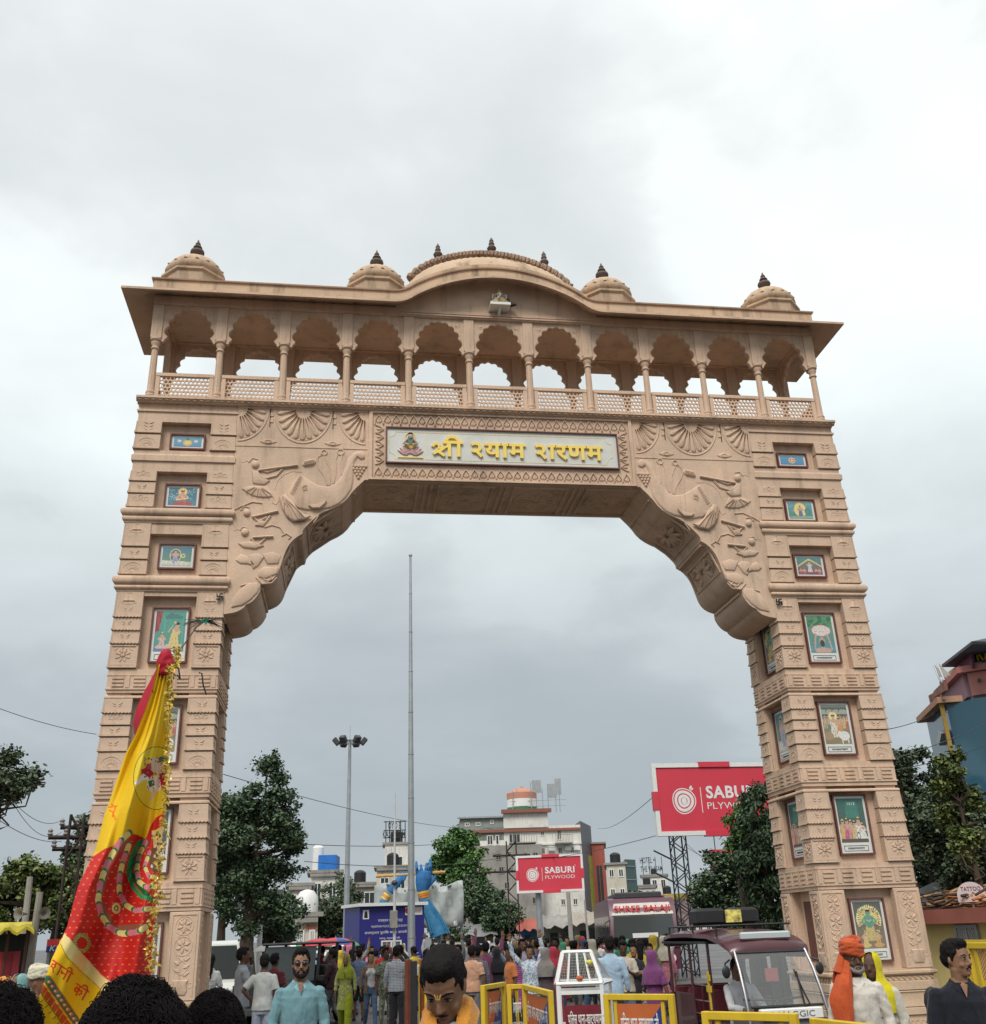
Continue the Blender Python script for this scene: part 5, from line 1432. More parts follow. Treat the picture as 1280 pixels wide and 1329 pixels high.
  out[bottom if bottom != 'trousers' else 'trousers'] = (remesh(b, voxel if not fine else .010, 'legs', 1, wrinkle=.008, seed=seed + 3), 'bottom')
  b = MB()
  for s, a in ((1, legs[0]), (-1, legs[1])):
   kn, an = LEG[a]; an = (an[0] * s, an[1], an[2])
   b.loft([b.ell(an[0] + s * .005, an[1] - .045, z + an[2] - .09, rx, ry, 14) for z, rx, ry in ((.0, .046, .135), (.03, .050, .138), (.055, .047, .13), (.075, .036, .10))])
   out['shoe' if s > 0 else 'shoe_'] = (b.mesh('shoe', [M_BLACK]), 'shoe'); b = MB()
 return out
PERSON_COUNT = [0]
def put_person(parts, loc, rotz, Hh, mats, label, group=None, scale=None):
 r = thing('person', label, 'person', loc, rotz, group)
 k = Hh / 1.75; r.scale = (k * (scale or 1), k * (scale or 1), k)
 for nm, (me, slot) in parts.items():
  o = place(nm.rstrip('_'), me, r)
  if slot:
   m = mats.get(slot) or {'skin': SKIN[0], 'hair': M_HAIR, 'shoe': M_BLACK, 'collar': mats.get('top'), 'turban': mats.get('scarf'), 'scarf': M_WHITE}.get(slot) or M_WHITE
   if len(me.materials) == 0: me.materials.append(m)
   o.material_slots[0].link = 'OBJECT'; o.material_slots[0].material = m
 return r
# wall faces and windows
class Wall:
 """one upright face from p to q (plan points); boxes are placed on it by distance along and height"""
 def __init__(s, p, q):
  s.p = Vector((p[0], p[1], 0)); d = Vector((q[0] - p[0], q[1] - p[1], 0)); s.l = d.length; s.d = d.normalized(); s.n = Vector((s.d.y, -s.d.x, 0))
  if (EYE - s.p).dot(s.n) < 0: s.n = -s.n
 def M(s, u=0, z=0, o=0):
  q = s.p + s.d * u + s.n * o
  return Matrix(((s.d.x, -s.n.x, 0, q.x), (s.d.y, -s.n.y, 0, q.y), (0, 0, 1, z), (0, 0, 0, 1)))
 def box(s, b, u0, u1, z0, z1, o0, o1, mi=0): b.box(u0, u1, -o1, -o0, z0, z1, mi, s.M()); return b
def window(wl, u0, u1, z0, z1, parent, fm, gm, bars=1, fw=.08, sill=True, shelf=None):
 b = MB()
 wl.box(b, u0, u1, z1 - fw, z1, .0, .07); wl.box(b, u0, u1, z0, z0 + fw, .0, .07); wl.box(b, u0, u0 + fw, z0 + fw, z1 - fw, .0, .07); wl.box(b, u1 - fw, u1, z0 + fw, z1 - fw, .0, .07)
 for k in range(bars):
  u = u0 + (u1 - u0) * (k + 1) / (bars + 1); wl.box(b, u - fw / 3, u + fw / 3, z0 + fw, z1 - fw, .0, .055)
 f = b.build('window', fm, parent, smooth=False)
 wl.box(MB(), u0 + fw, u1 - fw, z0 + fw, z1 - fw, .005, .02).build('pane', gm, f, smooth=False)
 if shelf is not None: wl.box(MB(), u0 - .15, u1 + .15, z1 + .08, z1 + .16, .0, .45).build('sun_shade', shelf, f, smooth=False)
 return f
def block(poly, z0, z1, name, mat, parent=None, **kw):
 return MB().prism(poly, z0, z1, plane='xy').build(name, mat, parent, smooth=False, **kw)
def xy(v): return (v.x, v.y)
M_GLS = glass('dark_glass', (0.03, 0.04, 0.045), .12)
M_GLB = glass('blue_glass', (0.035, 0.10, 0.145), .08, spec=.9)
M_PWH = paint('painted_wall_white', (0.70, 0.68, 0.63), .8, .10, .6, dirt=.65, dirtcol=(.22, .20, .18), bump=.1)
M_PWH2 = paint('painted_wall_cream', (0.58, 0.53, 0.44), .8, .10, .6, dirt=.6, dirtcol=(.22, .19, .16))
M_CONC = paint('bare_concrete', (0.30, 0.285, 0.26), .85, .2, .5, dirt=.7, dirtcol=(.12, .11, .10), bump=.2)
M_REDW = paint('red_wall', (0.36, 0.10, 0.07), .75, .12, .5, dirt=.4)
M_BAND = paint('brown_band', (0.27, 0.11, 0.075), .75)
# hotel in the distance
def hotel():
 D = 150.0
 a, c = at(600, D * .99), at(762, D); e = at(776, D * 1.06)
 bld = thing('hotel_building', 'big white and grey multi-storey hotel with brown bands and a striped water tank on top', 'building', (a.x, a.y, 0))
 off = Vector((a.x, a.y, 0))
 back = (c - a).normalized(); back = Vector((-back.y, back.x, 0)) * 14
 W_ = Wall(a, c); inv = Matrix.Translation(-off)
 class LW(Wall):
  def M(s, u=0, z=0, o=0): return inv @ Wall.M(s, u, z, o)
 W_ = LW(a, c)
 zt = lambda py: P(690, py, D).z
 top4 = zt(1077); roof1 = zt(1083)
 L3 = lambda v: (v.x - off.x, v.y - off.y)
 main = block([L3(a + (c - a) * .16), L3(c), L3(c + back), L3(a + (c - a) * .16 + back)], 0, zt(1073), 'wall', M_PWH, bld)
 low = block([L3(a + (c - a) * .02), L3(a + (c - a) * .66), L3(a + (c - a) * .66 - back * .14), L3(a + (c - a) * .02 - back * .14)], 0, zt(1098), 'concrete_wing', M_CONC, bld)
 up = block([L3(a + (c - a) * .0), L3(a + (c - a) * .36), L3(a + (c - a) * .36 + back * .8), L3(a + back * .8)], zt(1090), zt(1061), 'rear_wing', paint('grey_green_wall', (.27, .29, .27), .8, .1, .5, dirt=.4), bld)
 ph = block([L3(a + (c - a) * .36 - back * .02), L3(a + (c - a) * .73 - back * .02), L3(a + (c - a) * .73 + back * .8), L3(a + (c - a) * .36 + back * .8)], zt(1075), zt(1056), 'top_storey', M_PWH, bld)
 def band(u0, u1, z, o=.35, h=.35, m=M_BAND):
  b = MB(); W_.box(b, u0, u1, z, z + h, 0.005, o); b.build('band', m, bld, smooth=False)
 l = W_.l
 band(l * .10, l * 1.0, zt(1080)); band(l * .345, l * .76, zt(1056), .9, .5); band(l * -.02, l * .36, zt(1061), .5, .22, M_GALV)
 for k, py in enumerate((1098, 1114, 1131)): band(l * .66, l * 1.0, zt(py), .25, .2, M_PWH)
 W2 = LW(a - back * .14, c - back * .14)
 for u0, u1, pt, pb, nb in ((.04, .08, 1066, 1071, 1), (.13, .17, 1066, 1071, 1), (.25, .28, 1063, 1069, 1), (.47, .50, 1060, 1070, 0), (.52, .68, 1058, 1066, 3), (.40, .42, 1060, 1065, 0),
                               (.40, .50, 1081, 1095, 2), (.66, .70, 1080, 1086, 1), (.80, .84, 1078, 1092, 1), (.22, .27, 1083, 1096, 1), (.29, .32, 1083, 1096, 0)):
  window(W_, l * u0, l * u1, zt(pb), zt(pt), bld, M_PWH, M_GLS, nb, .12)
 for py in (1101, 1117, 1134, 1150, 1168):
  for u0, u1 in ((.66, .70), (.80, .84), (.90, .94)):
   if py > 1135 and u0 < .7: continue
   window(W_, l * u0, l * u1, zt(py + 9), zt(py), bld, M_PWH, M_GLS, 1, .12)
 for py, us in ((1108, (.28, .58)), (1125, (.10, .30)), (1145, (.12, .34, .55)), (1165, (.12, .34, .56))):
  for u in us: window(W2, l * u, l * (u + .045), zt(py + 9), zt(py), bld, M_CONC, M_GLS, 1, .10)
 for u0, u1, py in ((.40, .62, 1094), (.78, .92, 1096), (.66, .78, 1112)):
  b = MB(); z = zt(py); W_.box(b, l * u0, l * u1, z - .15, z, .0, 1.3);
  for k in range(12): W_.box(b, l * u0 + l * (u1 - u0) * k / 11.0, l * u0 + l * (u1 - u0) * k / 11.0 + .05, z, z + 1.0, 1.22, 1.27)
  W_.box(b, l * u0, l * u1 + .05, z + 1.0, z + 1.06, 1.2, 1.29); b.build('balcony', M_CONC, bld, smooth=False)
 for u in (.86, .93, .72):
  b = MB(); W_.box(b, l * u, l * u + .9, zt(1106), zt(1106) + .6, .0, .4); W_.box(b, l * u + .15, l * u + .6, zt(1106) + .1, zt(1106) + .5, .4, .42); b.build('air_conditioner', M_WHITE, bld, smooth=False)
 side = LW(c, e)
 block([L3(c + Vector((.01, -.01, 0))), L3(e), L3(e + back * .9), L3(c + back * .9)], 0, zt(1068), 'side_wall', paint('dark_cladding', (.10, .10, .11), .5, .1, 1), bld)
 b = MB(); side.box(b, side.l * .55, side.l * .9, 1.0, zt(1110), .01, .12); b.build('yellow_panel', paint('ochre', (.36, .32, .06), .7, .15, .6, dirt=.5), bld, smooth=False)
 q = P(678, 1048, D + 2) - off; zr = zt(1056)
 b = MB(); b.lathe([(2.4, zr), (2.4, zr + .2), (2.25, zr + .22), (2.25, zr + 1.1)], q.x, q.y, 20, 0); b.lathe([(2.25, zr + 1.102), (2.25, zr + 2.2)], q.x, q.y, 20, 1); b.lathe([(2.25, zr + 2.202), (2.25, zr + 3.1), (1.2, zr + 3.7), (.25, zr + 3.9), (.2, zr + 4.1)], q.x, q.y, 20, 2)
 b.build('water_tank', [paint('tank_green', (.05, .20, .12), .6), M_WHITE, paint('tank_orange', (.50, .24, .17), .6)], bld)
 b = MB()
 for px in (666, 672, 690, 697, 705, 712, 722, 727): q = P(px, 1048, D) - off; b.box(q.x - .05, q.x + .05, q.y - .05, q.y + .05, zr, zr + rnd.uniform(2.2, 4.6))
 for dz in (1.0, 1.8): qa, qb = P(662, 1048, D) - off, P(735, 1048, D) - off; b.bar((qa.x, qa.y, zr + dz), (qb.x, qb.y, zr + dz), .06)
 b.build('roof_railing', M_GALV, bld, smooth=False)
 for px0, px1, h0, h1 in ((692, 704, 3.0, 4.8), (712, 724, 2.2, 4.2), (722, 730, 2.6, 4.9)):
  qa, qb = P(px0, 1048, D + 1) - off, P(px1, 1048, D + 1) - off
  b = MB(); b.prism([(qa.x, qa.y), (qb.x, qb.y), (qb.x, qb.y + .1), (qa.x, qa.y + .1)], zr + h0, zr + h1, plane='xy'); b.build('hoarding_back', M_GALV, bld, smooth=False)
hotel()
def plain_building(name, label, px0, px1, top, D, mat, rows=3, cols=3, depth=12, zb=0.0, group=None, bands=0, wm=None, gm=None, roofbits=True, side=None):
 a, c = at(px0, D), at(px1, D); off = a.copy()
 d = (c - a).normalized(); back = Vector((-d.y, d.x, 0)) * depth
 t = thing(name, label, 'building', tuple(off), 0, group)
 L3 = lambda v: (v.x - off.x, v.y - off.y)
 zt = P((px0 + px1) / 2, top, D).z
 block([L3(a), L3(c), L3(c + back), L3(a + back)], zb, zt, 'wall', mat, t)
 block([L3(a - d * .3 - back * .02), L3(c + d * .3 - back * .02), L3(c + d * .3 + back * 1.02), L3(a - d * .3 + back * 1.02)], zt, zt + .25, 'roof_slab', M_CONC, t)
 class LW(Wall):
  def M(s, u=0, z=0, o=0): return Matrix.Translation(-off) @ Wall.M(s, u, z, o)
 w = LW(a, c); fh = (zt - zb) / rows
 for r in range(rows):
  for k in range(cols):
   u = w.l * (k + .5) / cols; ww = min(.9, w.l / cols * .28)
   window(w, u - ww, u + ww, zb + fh * (r + .35), zb + fh * (r + .78), t, wm or M_WHITE, gm or M_GLS, 1, .1)
  if bands: wb_ = MB(); w.box(wb_, 0, w.l, zb + fh * (r + 1) - .3, zb + fh * (r + 1) - .05, .0, .3); wb_.build('band', M_CONC, t, smooth=False)
 if roofbits:
  b = MB(); q = L3((a + c) / 2 + back * .3); b.lathe([(.7, zt + .25), (.7, zt + 1.4), (.5, zt + 1.6), (.2, zt + 1.7)], q[0], q[1], 12); b.build('water_tank', M_BLACK, t)
 return t, w, zt, off
plain_building('red_tower', 'narrow dark red windowless tower right beside the white hotel', 775, 792, 1095, 158, M_REDW, 1, 1, 10, roofbits=False, wm=M_REDW)
t_, w_, z_, o_ = plain_building('office_building', 'cream block with a green glass corner between the red tower and the bus', 793, 818, 1122, 135, M_PWH2, 4, 2, 12)
a, c = at(818, 135), at(832, 137)
block([(a.x - o_.x, a.y - o_.y), (c.x - o_.x, c.y - o_.y), (c.x - o_.x + 2, c.y - o_.y + 9), (a.x - o_.x + 2, a.y - o_.y + 9)], 0, z_ + .6, 'glass_corner', glass('green_glass', (.05, .10, .09), .15), t_)
b = MB()
for k in range(6):
 w = Wall(a - o_, c - o_); w.box(b, 0, w.l, 1 + k * 1.6, 1.1 + k * 1.6, .02, .10)
b.build('mullion', M_GALV, t_, smooth=False)
for px0, px1, top, D, lab in ((833, 856, 1150, 190, 'pale low house far behind the bus roof'), (838, 872, 1136, 240, 'faint white hotel far away with a name sign on its roof'), (856, 884, 1163, 170, 'grey flat-roofed house behind the lattice billboard leg'), (893, 925, 1168, 200, 'pale far house behind the tree left of the right gate pier')):
 t_, w_, z_, o_ = plain_building('distant_house', lab, px0, px1, top, D, M_PWH if D > 180 else M_CONC, 3, 3, 14, bands=1)
 if D == 240:
  q = at(838, D) - o_
  b = MB()
  for k in range(4): v = q + w_.d * (w_.l * (.1 + .25 * k)); b.box(v.x - .06, v.x + .06, v.y + .05, v.y + .15, z_ + .2, z_ + 3.9)
  b.build('letter_rack', M_DARK, t_, smooth=False)
  lettering('HOTEL \u2022\u2022', (q.x, q.y, z_ + 2.6), w_.d, (0, 0, 1), w_.l * .62, 1.3, M_BLACK, t_, depth=.05, off=.01)
  lettering('THE VILASAM', (q.x, q.y, z_ + .8), w_.d, (0, 0, 1), w_.l * .85, 1.2, M_BLACK, t_, depth=.05, off=.01)
t_, w_, z_, o_ = plain_building('white_tower_house', 'white stepped tower with rooftop letters behind the tall pole', 499, 530, 1096, 120, M_PWH, 2, 1, 5, zb=0)
q = at(496, 120) - o_
b = MB()
for px in (500, 505, 512, 520, 526): v = at(px, 120) - o_; b.box(v.x - .05, v.x + .05, v.y - .05, v.y + .05, z_ + .2, z_ + 2.6)
for zz in (.75, 1.55, 2.5): b.bar((at(497, 120) - o_).to_tuple()[:2] + (z_ + zz,), (at(527, 120) - o_).to_tuple()[:2] + (z_ + zz,), .08)
b.build('letter_rack', M_DARK, t_, smooth=False)
for txt, pa, pb, z0 in (('OYO E', 503, 520, 1.7), ('KASHI RAM', 496, 526, .75)):
 q = at(pa, 119.9) - o_; lettering(txt, (q.x, q.y, z_ + z0), w_.d, (0, 0, 1), (at(pb, 120) - at(pa, 120)).length, .72, M_BLACK, t_, depth=.06, off=.015)
for px0, px1, top, D, m_, lab in ((488, 531, 1126, 118, M_PWH2, 'cream lower storeys under the lettered white tower'), (400, 440, 1133, 95, M_PWH, 'cream house with a blue box on its roof'), (372, 402, 1150, 90, M_PWH2, 'pale house half hidden by the big left tree'), (440, 492, 1148, 125, M_CONC, 'grey roofed house behind the round tree'), (384, 412, 1190, 62, M_PWH2, 'small cream booth with a white domed tank left of the umbrellas')):
 t_, w_, z_, o_ = plain_building('roadside_house', lab, px0, px1, top, D, m_, 2 if D > 70 else 1, 2, 7, bands=1, roofbits=D > 100)
 if D == 95:
  a, c = at(410, D) - o_, at(434, D) - o_
  block([(a.x, a.y), (c.x, c.y), (c.x + .3, c.y + 3), (a.x + .3, a.y + 3)], z_ + .26, z_ + 1.5, 'blue_box', paint('bright_blue', (.02, .17, .55), .5, .15, 2), t_)
  b = MB(); v = at(409, D) - o_; b.lathe([(.5, z_ + .26), (.5, z_ + 2.2), (.3, z_ + 2.4)], v.x, v.y + 1, 12); b.build('water_tank', M_WHITE, t_)
 if D == 62:
  v = at(396, D) - o_; b = MB(); b.lathe([(.62, z_ + .25), (.66, z_ + .6), (.62, z_ + 1.1), (.4, z_ + 1.4), (.1, z_ + 1.5)], v.x, v.y + 1.2, 16); b.build('water_tank', M_WHITE, t_)
  lettering('A. PRASAD', (0.35, -.03, z_ - .75), w_.d, (0, 0, 1), w_.l * .7, .35, paint('red_letters', (.5, .1, .04)), t_, depth=.02, off=.01)
for i, (px0, px1, top, D, m_, lab, sh) in enumerate(((706, 745, 1199, 72, paint('grey_green_plaster', (.25, .27, .24), .8, .15, .6, dirt=.5), 'grey green shed with a torn tin roof behind the small billboard', M_CONC),
  (745, 782, 1195, 70, M_CONC, 'lean-to shop with dirty tarpaulin awning left of the bus', paint('dirty_tarp', (.35, .31, .26), .8, .3, 1.5, dirt=.5)),
  (676, 700, 1203, 78, paint('blue_board', (.03, .16, .32), .6), 'small kiosk with a blue signboard left of the billboard post', M_REDW),
  (560, 640, 1212, 80, M_CONC, 'long low wall of stalls under the dark trees', M_GALV))):
 a, c = at(px0, D), at(px1, D); d = (c - a).normalized(); bk = Vector((-d.y, d.x, 0)); off = a.copy(); zt = P(px0, top, D).z
 t = thing('roadside_stall', lab, 'stall', tuple(off)); L3 = lambda v: (v.x - off.x, v.y - off.y)
 l = (c - a).length
 block([L3(a), L3(c), L3(c + bk * 4), L3(a + bk * 4)], 0, zt, 'wall', m_, t)
 b = MB(); M = Matrix(((d.x, bk.x, 0, 0), (d.y, bk.y, 0, 0), (0, 0, 1, 0), (0, 0, 0, 1)))
 n = 10
 b.loft([[(-.3 + (l + .6) * k / n, -1.3, zt - .25 + .12 * math.sin(k * 1.9 + i)), (-.3 + (l + .6) * k / n, 1.5, zt + .5 + .1 * math.sin(k * 2.7)), (-.3 + (l + .6) * k / n, 1.5, zt + .53 + .1 * math.sin(k * 2.7)), (-.3 + (l + .6) * k / n, -1.3, zt - .22 + .12 * math.sin(k * 1.9 + i))] for k in range(n + 1)], M=M)
 b.build('awning', sh, t)
 b = MB(); b.box(l * .2, l * .45, -.03, .05, .1, zt * .75, 0, M); b.build('opening', M_BLACK, t, smooth=False)
 b = MB(); b.box(l * .55, l * .85, -.05, .03, zt * .45, zt * .8, 0, M); b.build('window', M_GLS, t, smooth=False)
# glass building at the right edge
def corner_building():
 D = 40.0
 C = P(1254.5, 874.4, D); zt = C.z; C = Vector((C.x, C.y, 0)); off = C.copy()
 def level(px, py, z):
  r = ray(px, py); k = (z - EYE.z) / r.z; q = EYE + r * k; return Vector((q.x, q.y, 0))
 A0 = level(1226, 903, zt); B = level(1280, 870.5, zt); B = C + (B - C).normalized() * 11
 zw = zt - 1.55; S0 = level(1228, 913, zw); S1 = level(1203, 936.6, zw)
 azl = (A0 - C).normalized(); azr = (B - C).normalized(); azs = (S1 - S0).normalized()
 t = thing('glass_shop_building', 'blue glass shop building with pink parapet and rooftop signs at the right edge', 'building', tuple(off))
 l2 = lambda v: (v.x - off.x, v.y - off.y)
 block([l2(C), l2(B), l2(B + azl * 12), l2(A0 + azl * 8 + azr * 4), l2(A0)], 0, zt, 'wall', paint('grey_cladding', (.16, .20, .24), .5, .08, .6), t)
 block([l2(S0), l2(S1), l2(S1 + azr * 5), l2(S0 + azr * 5)], 0, zw, 'side_wing', M_GLB, t)
 class LW(Wall):
  def M(s, u=0, z=0, o=0): return Matrix.Translation(-off) @ Wall.M(s, u, z, o)
  def hit(s, px, py, o=0):
   r = ray(px, py); p0 = s.p + s.n * o; k = (p0 - EYE).dot(s.n) / r.dot(s.n); q = EYE + r * k; return (q - s.p).dot(s.d), q.z
  def quad(s, pts, o0, o1, name, mat, par=None):
   q = [s.hit(px, py, o1) for px, py in pts]
   b = MB(); b.add([(u, -o1, z) for u, z in q] + [(u, -o0, z) for u, z in q], [(0, 1, 2, 3), (7, 6, 5, 4)] + [(i, i + 4, (i + 1) % 4 + 4, (i + 1) % 4) for i in range(4)], 0, s.M())
   return b.build(name, mat, par or t, smooth=False)
 wl = LW(C, A0); wr = LW(C, B); ws = LW(S0, S1)
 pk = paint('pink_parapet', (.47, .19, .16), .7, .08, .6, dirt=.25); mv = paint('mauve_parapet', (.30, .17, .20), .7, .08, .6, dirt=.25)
 zp = wr.hit(1262, 904)[1]
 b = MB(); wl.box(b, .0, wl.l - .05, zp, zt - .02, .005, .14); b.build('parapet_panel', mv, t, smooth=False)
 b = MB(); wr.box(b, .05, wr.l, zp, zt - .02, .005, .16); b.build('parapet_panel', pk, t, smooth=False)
 b = MB(); wl.box(b, -.2, wl.l + .2, zt, zt + .22, -.4, .35); wr.box(b, -.2, wr.l, zt + .001, zt + .221, -.4, .35); b.build('cornice', pk, t, smooth=False)
 b = MB(); ws.box(b, -.2, ws.l + .2, zw, zw + .2, -.5, .3); b.build('side_cornice', paint('tan_cornice', (.42, .24, .15), .7), t, smooth=False)
 b = MB(); b.box(-.06, .06, -.06, .06, 0, zw + .1, 0, ws.M(.0, 0, .15)); b.build('yellow_pipe', paint('yellow_ochre_paint', (.34, .22, .05), .6), t, smooth=False)
 for r in range(4):
  z1 = zp - .1 - r * 2.0
  b = MB(); wl.box(b, .35, wl.l * .74, z1 - 1.9, z1, .005, .05); b.build('window_pane', M_GLB, t, smooth=False)
  b = MB(); wr.box(b, .1, .55, z1 - 1.9, z1, .005, .05); b.build('cladding_panel', M_CONC, t, smooth=False)
  for k in range(3): b = MB(); wr.box(b, .8 + k * 2, 2.65 + k * 2, z1 - 1.9, z1, .005, .05); b.build('window_pane', M_GLB, t, smooth=False)
 ws.quad([(1215, 966), (1219, 968), (1222, 952), (1218, 948)], .05, .3, 'open_window', M_GALV)
 wr.quad([(1269, 885), (1272.5, 884), (1272.5, 880), (1269, 881)], .2, .3, 'camera_box', M_DARK)
 dk = paint('sign_black', (.035, .03, .03), .5); tin = paint('tin_dark', (.09, .09, .10), .6, .2, 2)
 sg = wr.quad([(1263, 860), (1300, 853), (1300, 831), (1262, 839)], -.3, -.2, 'roof_sign', dk)
 u0, z0 = wr.hit(1269.2, 858.5, -.19); u1, z1 = wr.hit(1284, 838, -.19)
 q = wr.M(u0, z0, -.17).to_translation(); lettering('R7 CAFE', q, wr.d, (0, 0, 1), (u1 - u0) * 3.0, z1 - z0, paint('yellow_letters', (.85, .62, .02), .5), sg, depth=.03, off=.03)
 s2 = wl.quad([(1238, 889), (1263, 867), (1260.5, 847), (1236, 869)], -.2, -.12, 'roof_banner', paint('maroon_banner', (.12, .03, .055), .6, .35, 2))
 pa, pb = wl.hit(1240, 884, -.1), wl.hit(1260, 866, -.1); dd = -wl.d if wl.d.dot(RT) < 0 else wl.d
 lettering('RESTAURANT', wl.M(pa[0], pa[1], -.1).to_translation(), dd, (0, 0, 1), abs(pb[0] - pa[0]), .5, paint('dull_pink', (.35, .16, .2)), s2, depth=.02)
 wl.quad([(1233, 887), (1238, 883), (1236.5, 868), (1231, 872)], -.2, -.1, 'roof_banner', paint('yellow_banner', (.45, .33, .05), .6, .4, 3))
 ra, rb, rc = wl.hit(1223, 866, .4), wl.hit(1262, 836, .2), wr.hit(1300, 828, .4)
 pA, pB, pC = wl.M(ra[0], ra[1], .4).to_translation(), wl.M(rb[0], rb[1], .2).to_translation(), wr.M(rc[0], rc[1], .4).to_translation()
 bb = (wl.n + wr.n).normalized() * -3
 for a_, c_ in ((pA, pB), (pB, pC)):
  b = MB(); b.loft([[p + Vector((0, 0, dz)) for p in (a_, c_, c_ + bb + Vector((0, 0, .2)), a_ + bb + Vector((0, 0, .2)))] for dz in (0, .1)]); b.build('shelter_roof', tin, t, smooth=False)
 for wlx, us in ((wl, (.4, 1.8, 3.2)), (wr, (.5, 3.0, 6))):
  for u in us: b = MB(); wlx.box(b, u, u + .08, zt + .2, zt + 1.3, -1.2, -1.12); b.build('steel_post', M_GALV, t, smooth=False)
 th = paint('torn_print', (.22, .10, .07), .7, .6, 3, dirt=.6, dirtcol=(.5, .42, .32))
 ws.quad([(1207, 911), (1213, 907), (1212, 899), (1205, 903)], .1, .16, 'torn_hoarding', th); ws.quad([(1213, 904), (1228, 896), (1226, 883), (1212, 897)], .1, .17, 'torn_hoarding', th)
 b = MB()
 for pa, pb in (((1208, 911), (1211, 927)), ((1221, 900), (1223, 915)), ((1210, 911), (1228, 907)), ((1211, 925), (1224, 908))):
  ua, za = ws.hit(*pa, .1); ub, zb_ = ws.hit(*pb, .1); b.bar(ws.M(ua, za, .1).to_translation(), ws.M(ub, zb_, .1).to_translation(), .05)
 b.build('hoarding_frame', M_GALV, t, smooth=False)
 for pa, pb in (((1226, 883), (1217, 861)), ((1221, 885), (1212, 863))):
  ua, za = ws.hit(*pa, .1); ub, zb_ = ws.hit(*pb, .1); p0, p1 = ws.M(ua, za, .1).to_translation(), ws.M(ub, zb_, .1).to_translation()
  MB().tube([p0, p1], .03, 5).build('flag_pole', M_GALV, t)
  b = MB(); b.loft([[p1, p1 + Vector((.02, .02, 0)), p1 + Vector((.04, 0, 0))], [p0.lerp(p1, .3) + Vector((.35, .05, 0)), p0.lerp(p1, .3) + Vector((.36, .07, 0)), p0.lerp(p1, .3)]]); b.build('pennant', M_CONC, t)
corner_building()
# low yellow house behind the right pier
def yellow_house():
 D = 27.0; a = at(1190, D); c = at(1300, D * .93); off = a.copy()
 t = thing('yellow_house', 'low yellow house with a red roof edge, rubbish on the roof and a barred window', 'house', tuple(off))
 class LW(Wall):
  def M(s, u=0, z=0, o=0): return Matrix.Translation(-off) @ Wall.M(s, u, z, o)
 w = LW(a, c); bk = -w.n * 6; L3 = lambda v: (v.x - off.x, v.y - off.y)
 zt = P(1230, 1180, D).z
 block([L3(a), L3(c), L3(c + bk), L3(a + bk)], 0, zt - .3, 'wall', paint('yellow_plaster', (.74, .58, .24), .8, .10, .8, dirt=.25, dirtcol=(.4, .3, .14)), t)
 b = MB(); w.box(b, -.35, w.l + .3, zt - .3, zt, -6.2, .4); b.build('roof_slab', paint('red_oxide', (.30, .10, .075), .75, .15, 1, dirt=.3), t, smooth=False)
 q0, q1 = 0.0, 0.0
 u0 = w.l * .46; u1 = w.l * .72; z0 = P(1250, 1234, D).z; z1 = P(1250, 1200, D).z
 b = MB(); fw = .06
 for (x0, x1, y0, y1) in ((u0, u1, z1 - fw, z1), (u0, u1, z0, z0 + fw), (u0, u0 + fw, z0, z1), (u1 - fw, u1, z0, z1), ((u0 + u1) / 2 - .03, (u0 + u1) / 2 + .03, z0, z1)): w.box(b, x0, x1, y0, y1, .0, .07 + (.001 if x1 - x0 > .3 else 0))
 f = b.build('window', M_GALV, t, smooth=False)
 b = MB(); w.box(b, u0 + fw, u1 - fw, z0 + fw, z1 - fw, .0, .015); b.build('pane', M_BLACK, f, smooth=False)
 b = MB(); n = 11
 for k in range(-n, n):
  for s in (1, -1):
   ua, ub = u0 + (u1 - u0) * k / n, u0 + (u1 - u0) * (k / n) + (z1 - z0)
   pa = [ua, z0] if s > 0 else [ua, z1]; pb = [ub, z1] if s > 0 else [ub, z0]
   def cl(p, q, lim, hi):
    if hi and q[0] > lim: tt = (lim - p[0]) / (q[0] - p[0]); return [lim, p[1] + (q[1] - p[1]) * tt]
    if not hi and p[0] < lim: tt = (lim - p[0]) / (q[0] - p[0]); return [lim, p[1] + (q[1] - p[1]) * tt]
    return q if hi else p
   if ub <= u0 or ua >= u1: continue
   pa2 = cl(pa, pb, u0, False); pb2 = cl(pa, pb, u1, True)
   b.bar(w.M(pa2[0], pa2[1], .04 + .005 * s).to_translation(), w.M(pb2[0], pb2[1], .04 + .005 * s).to_translation(), .012)
 b.build('grille', M_WHITE, f, smooth=False)
 R = random.Random(5); b = MB()
 for k in range(420):
  u = R.uniform(-.2, w.l + .1); o = R.uniform(-2.5, .3); z = zt + .03 + R.random() ** 2 * .35
  p = w.M(u, z, o).to_translation(); a_ = R.uniform(-.5, .5); l_ = R.uniform(.2, .8)
  b.bar(p, p + Vector((l_ * math.cos(a_), l_ * math.sin(a_) * .6, R.uniform(-.08, .14))), R.uniform(.012, .05), R.choice((0, 0, 1, 2, 2)))
 o_ = b.build('dry_sticks', [paint('straw', (.33, .20, .10), .9, .4, 5), paint('husk_orange', (.42, .14, .04), .9, .3, 5), paint('dark_husk', (.06, .045, .035), .9, .3, 5)], t, smooth=False); o_['kind'] = 'stuff'
 return w, zt, off
yw, yz, yo = yellow_house()
D = 31.0; p0, p1 = at(1222, D), at(1320, D); t = thing('tarpaulin_shelter', 'dark grey tarpaulin stretched over poles above the yellow house', 'tarpaulin', tuple(p0))
z1 = P(1250, 1140, D).z; zl = P(1225, 1165, D).z; d = (p1 - p0); b = MB(); rows = []
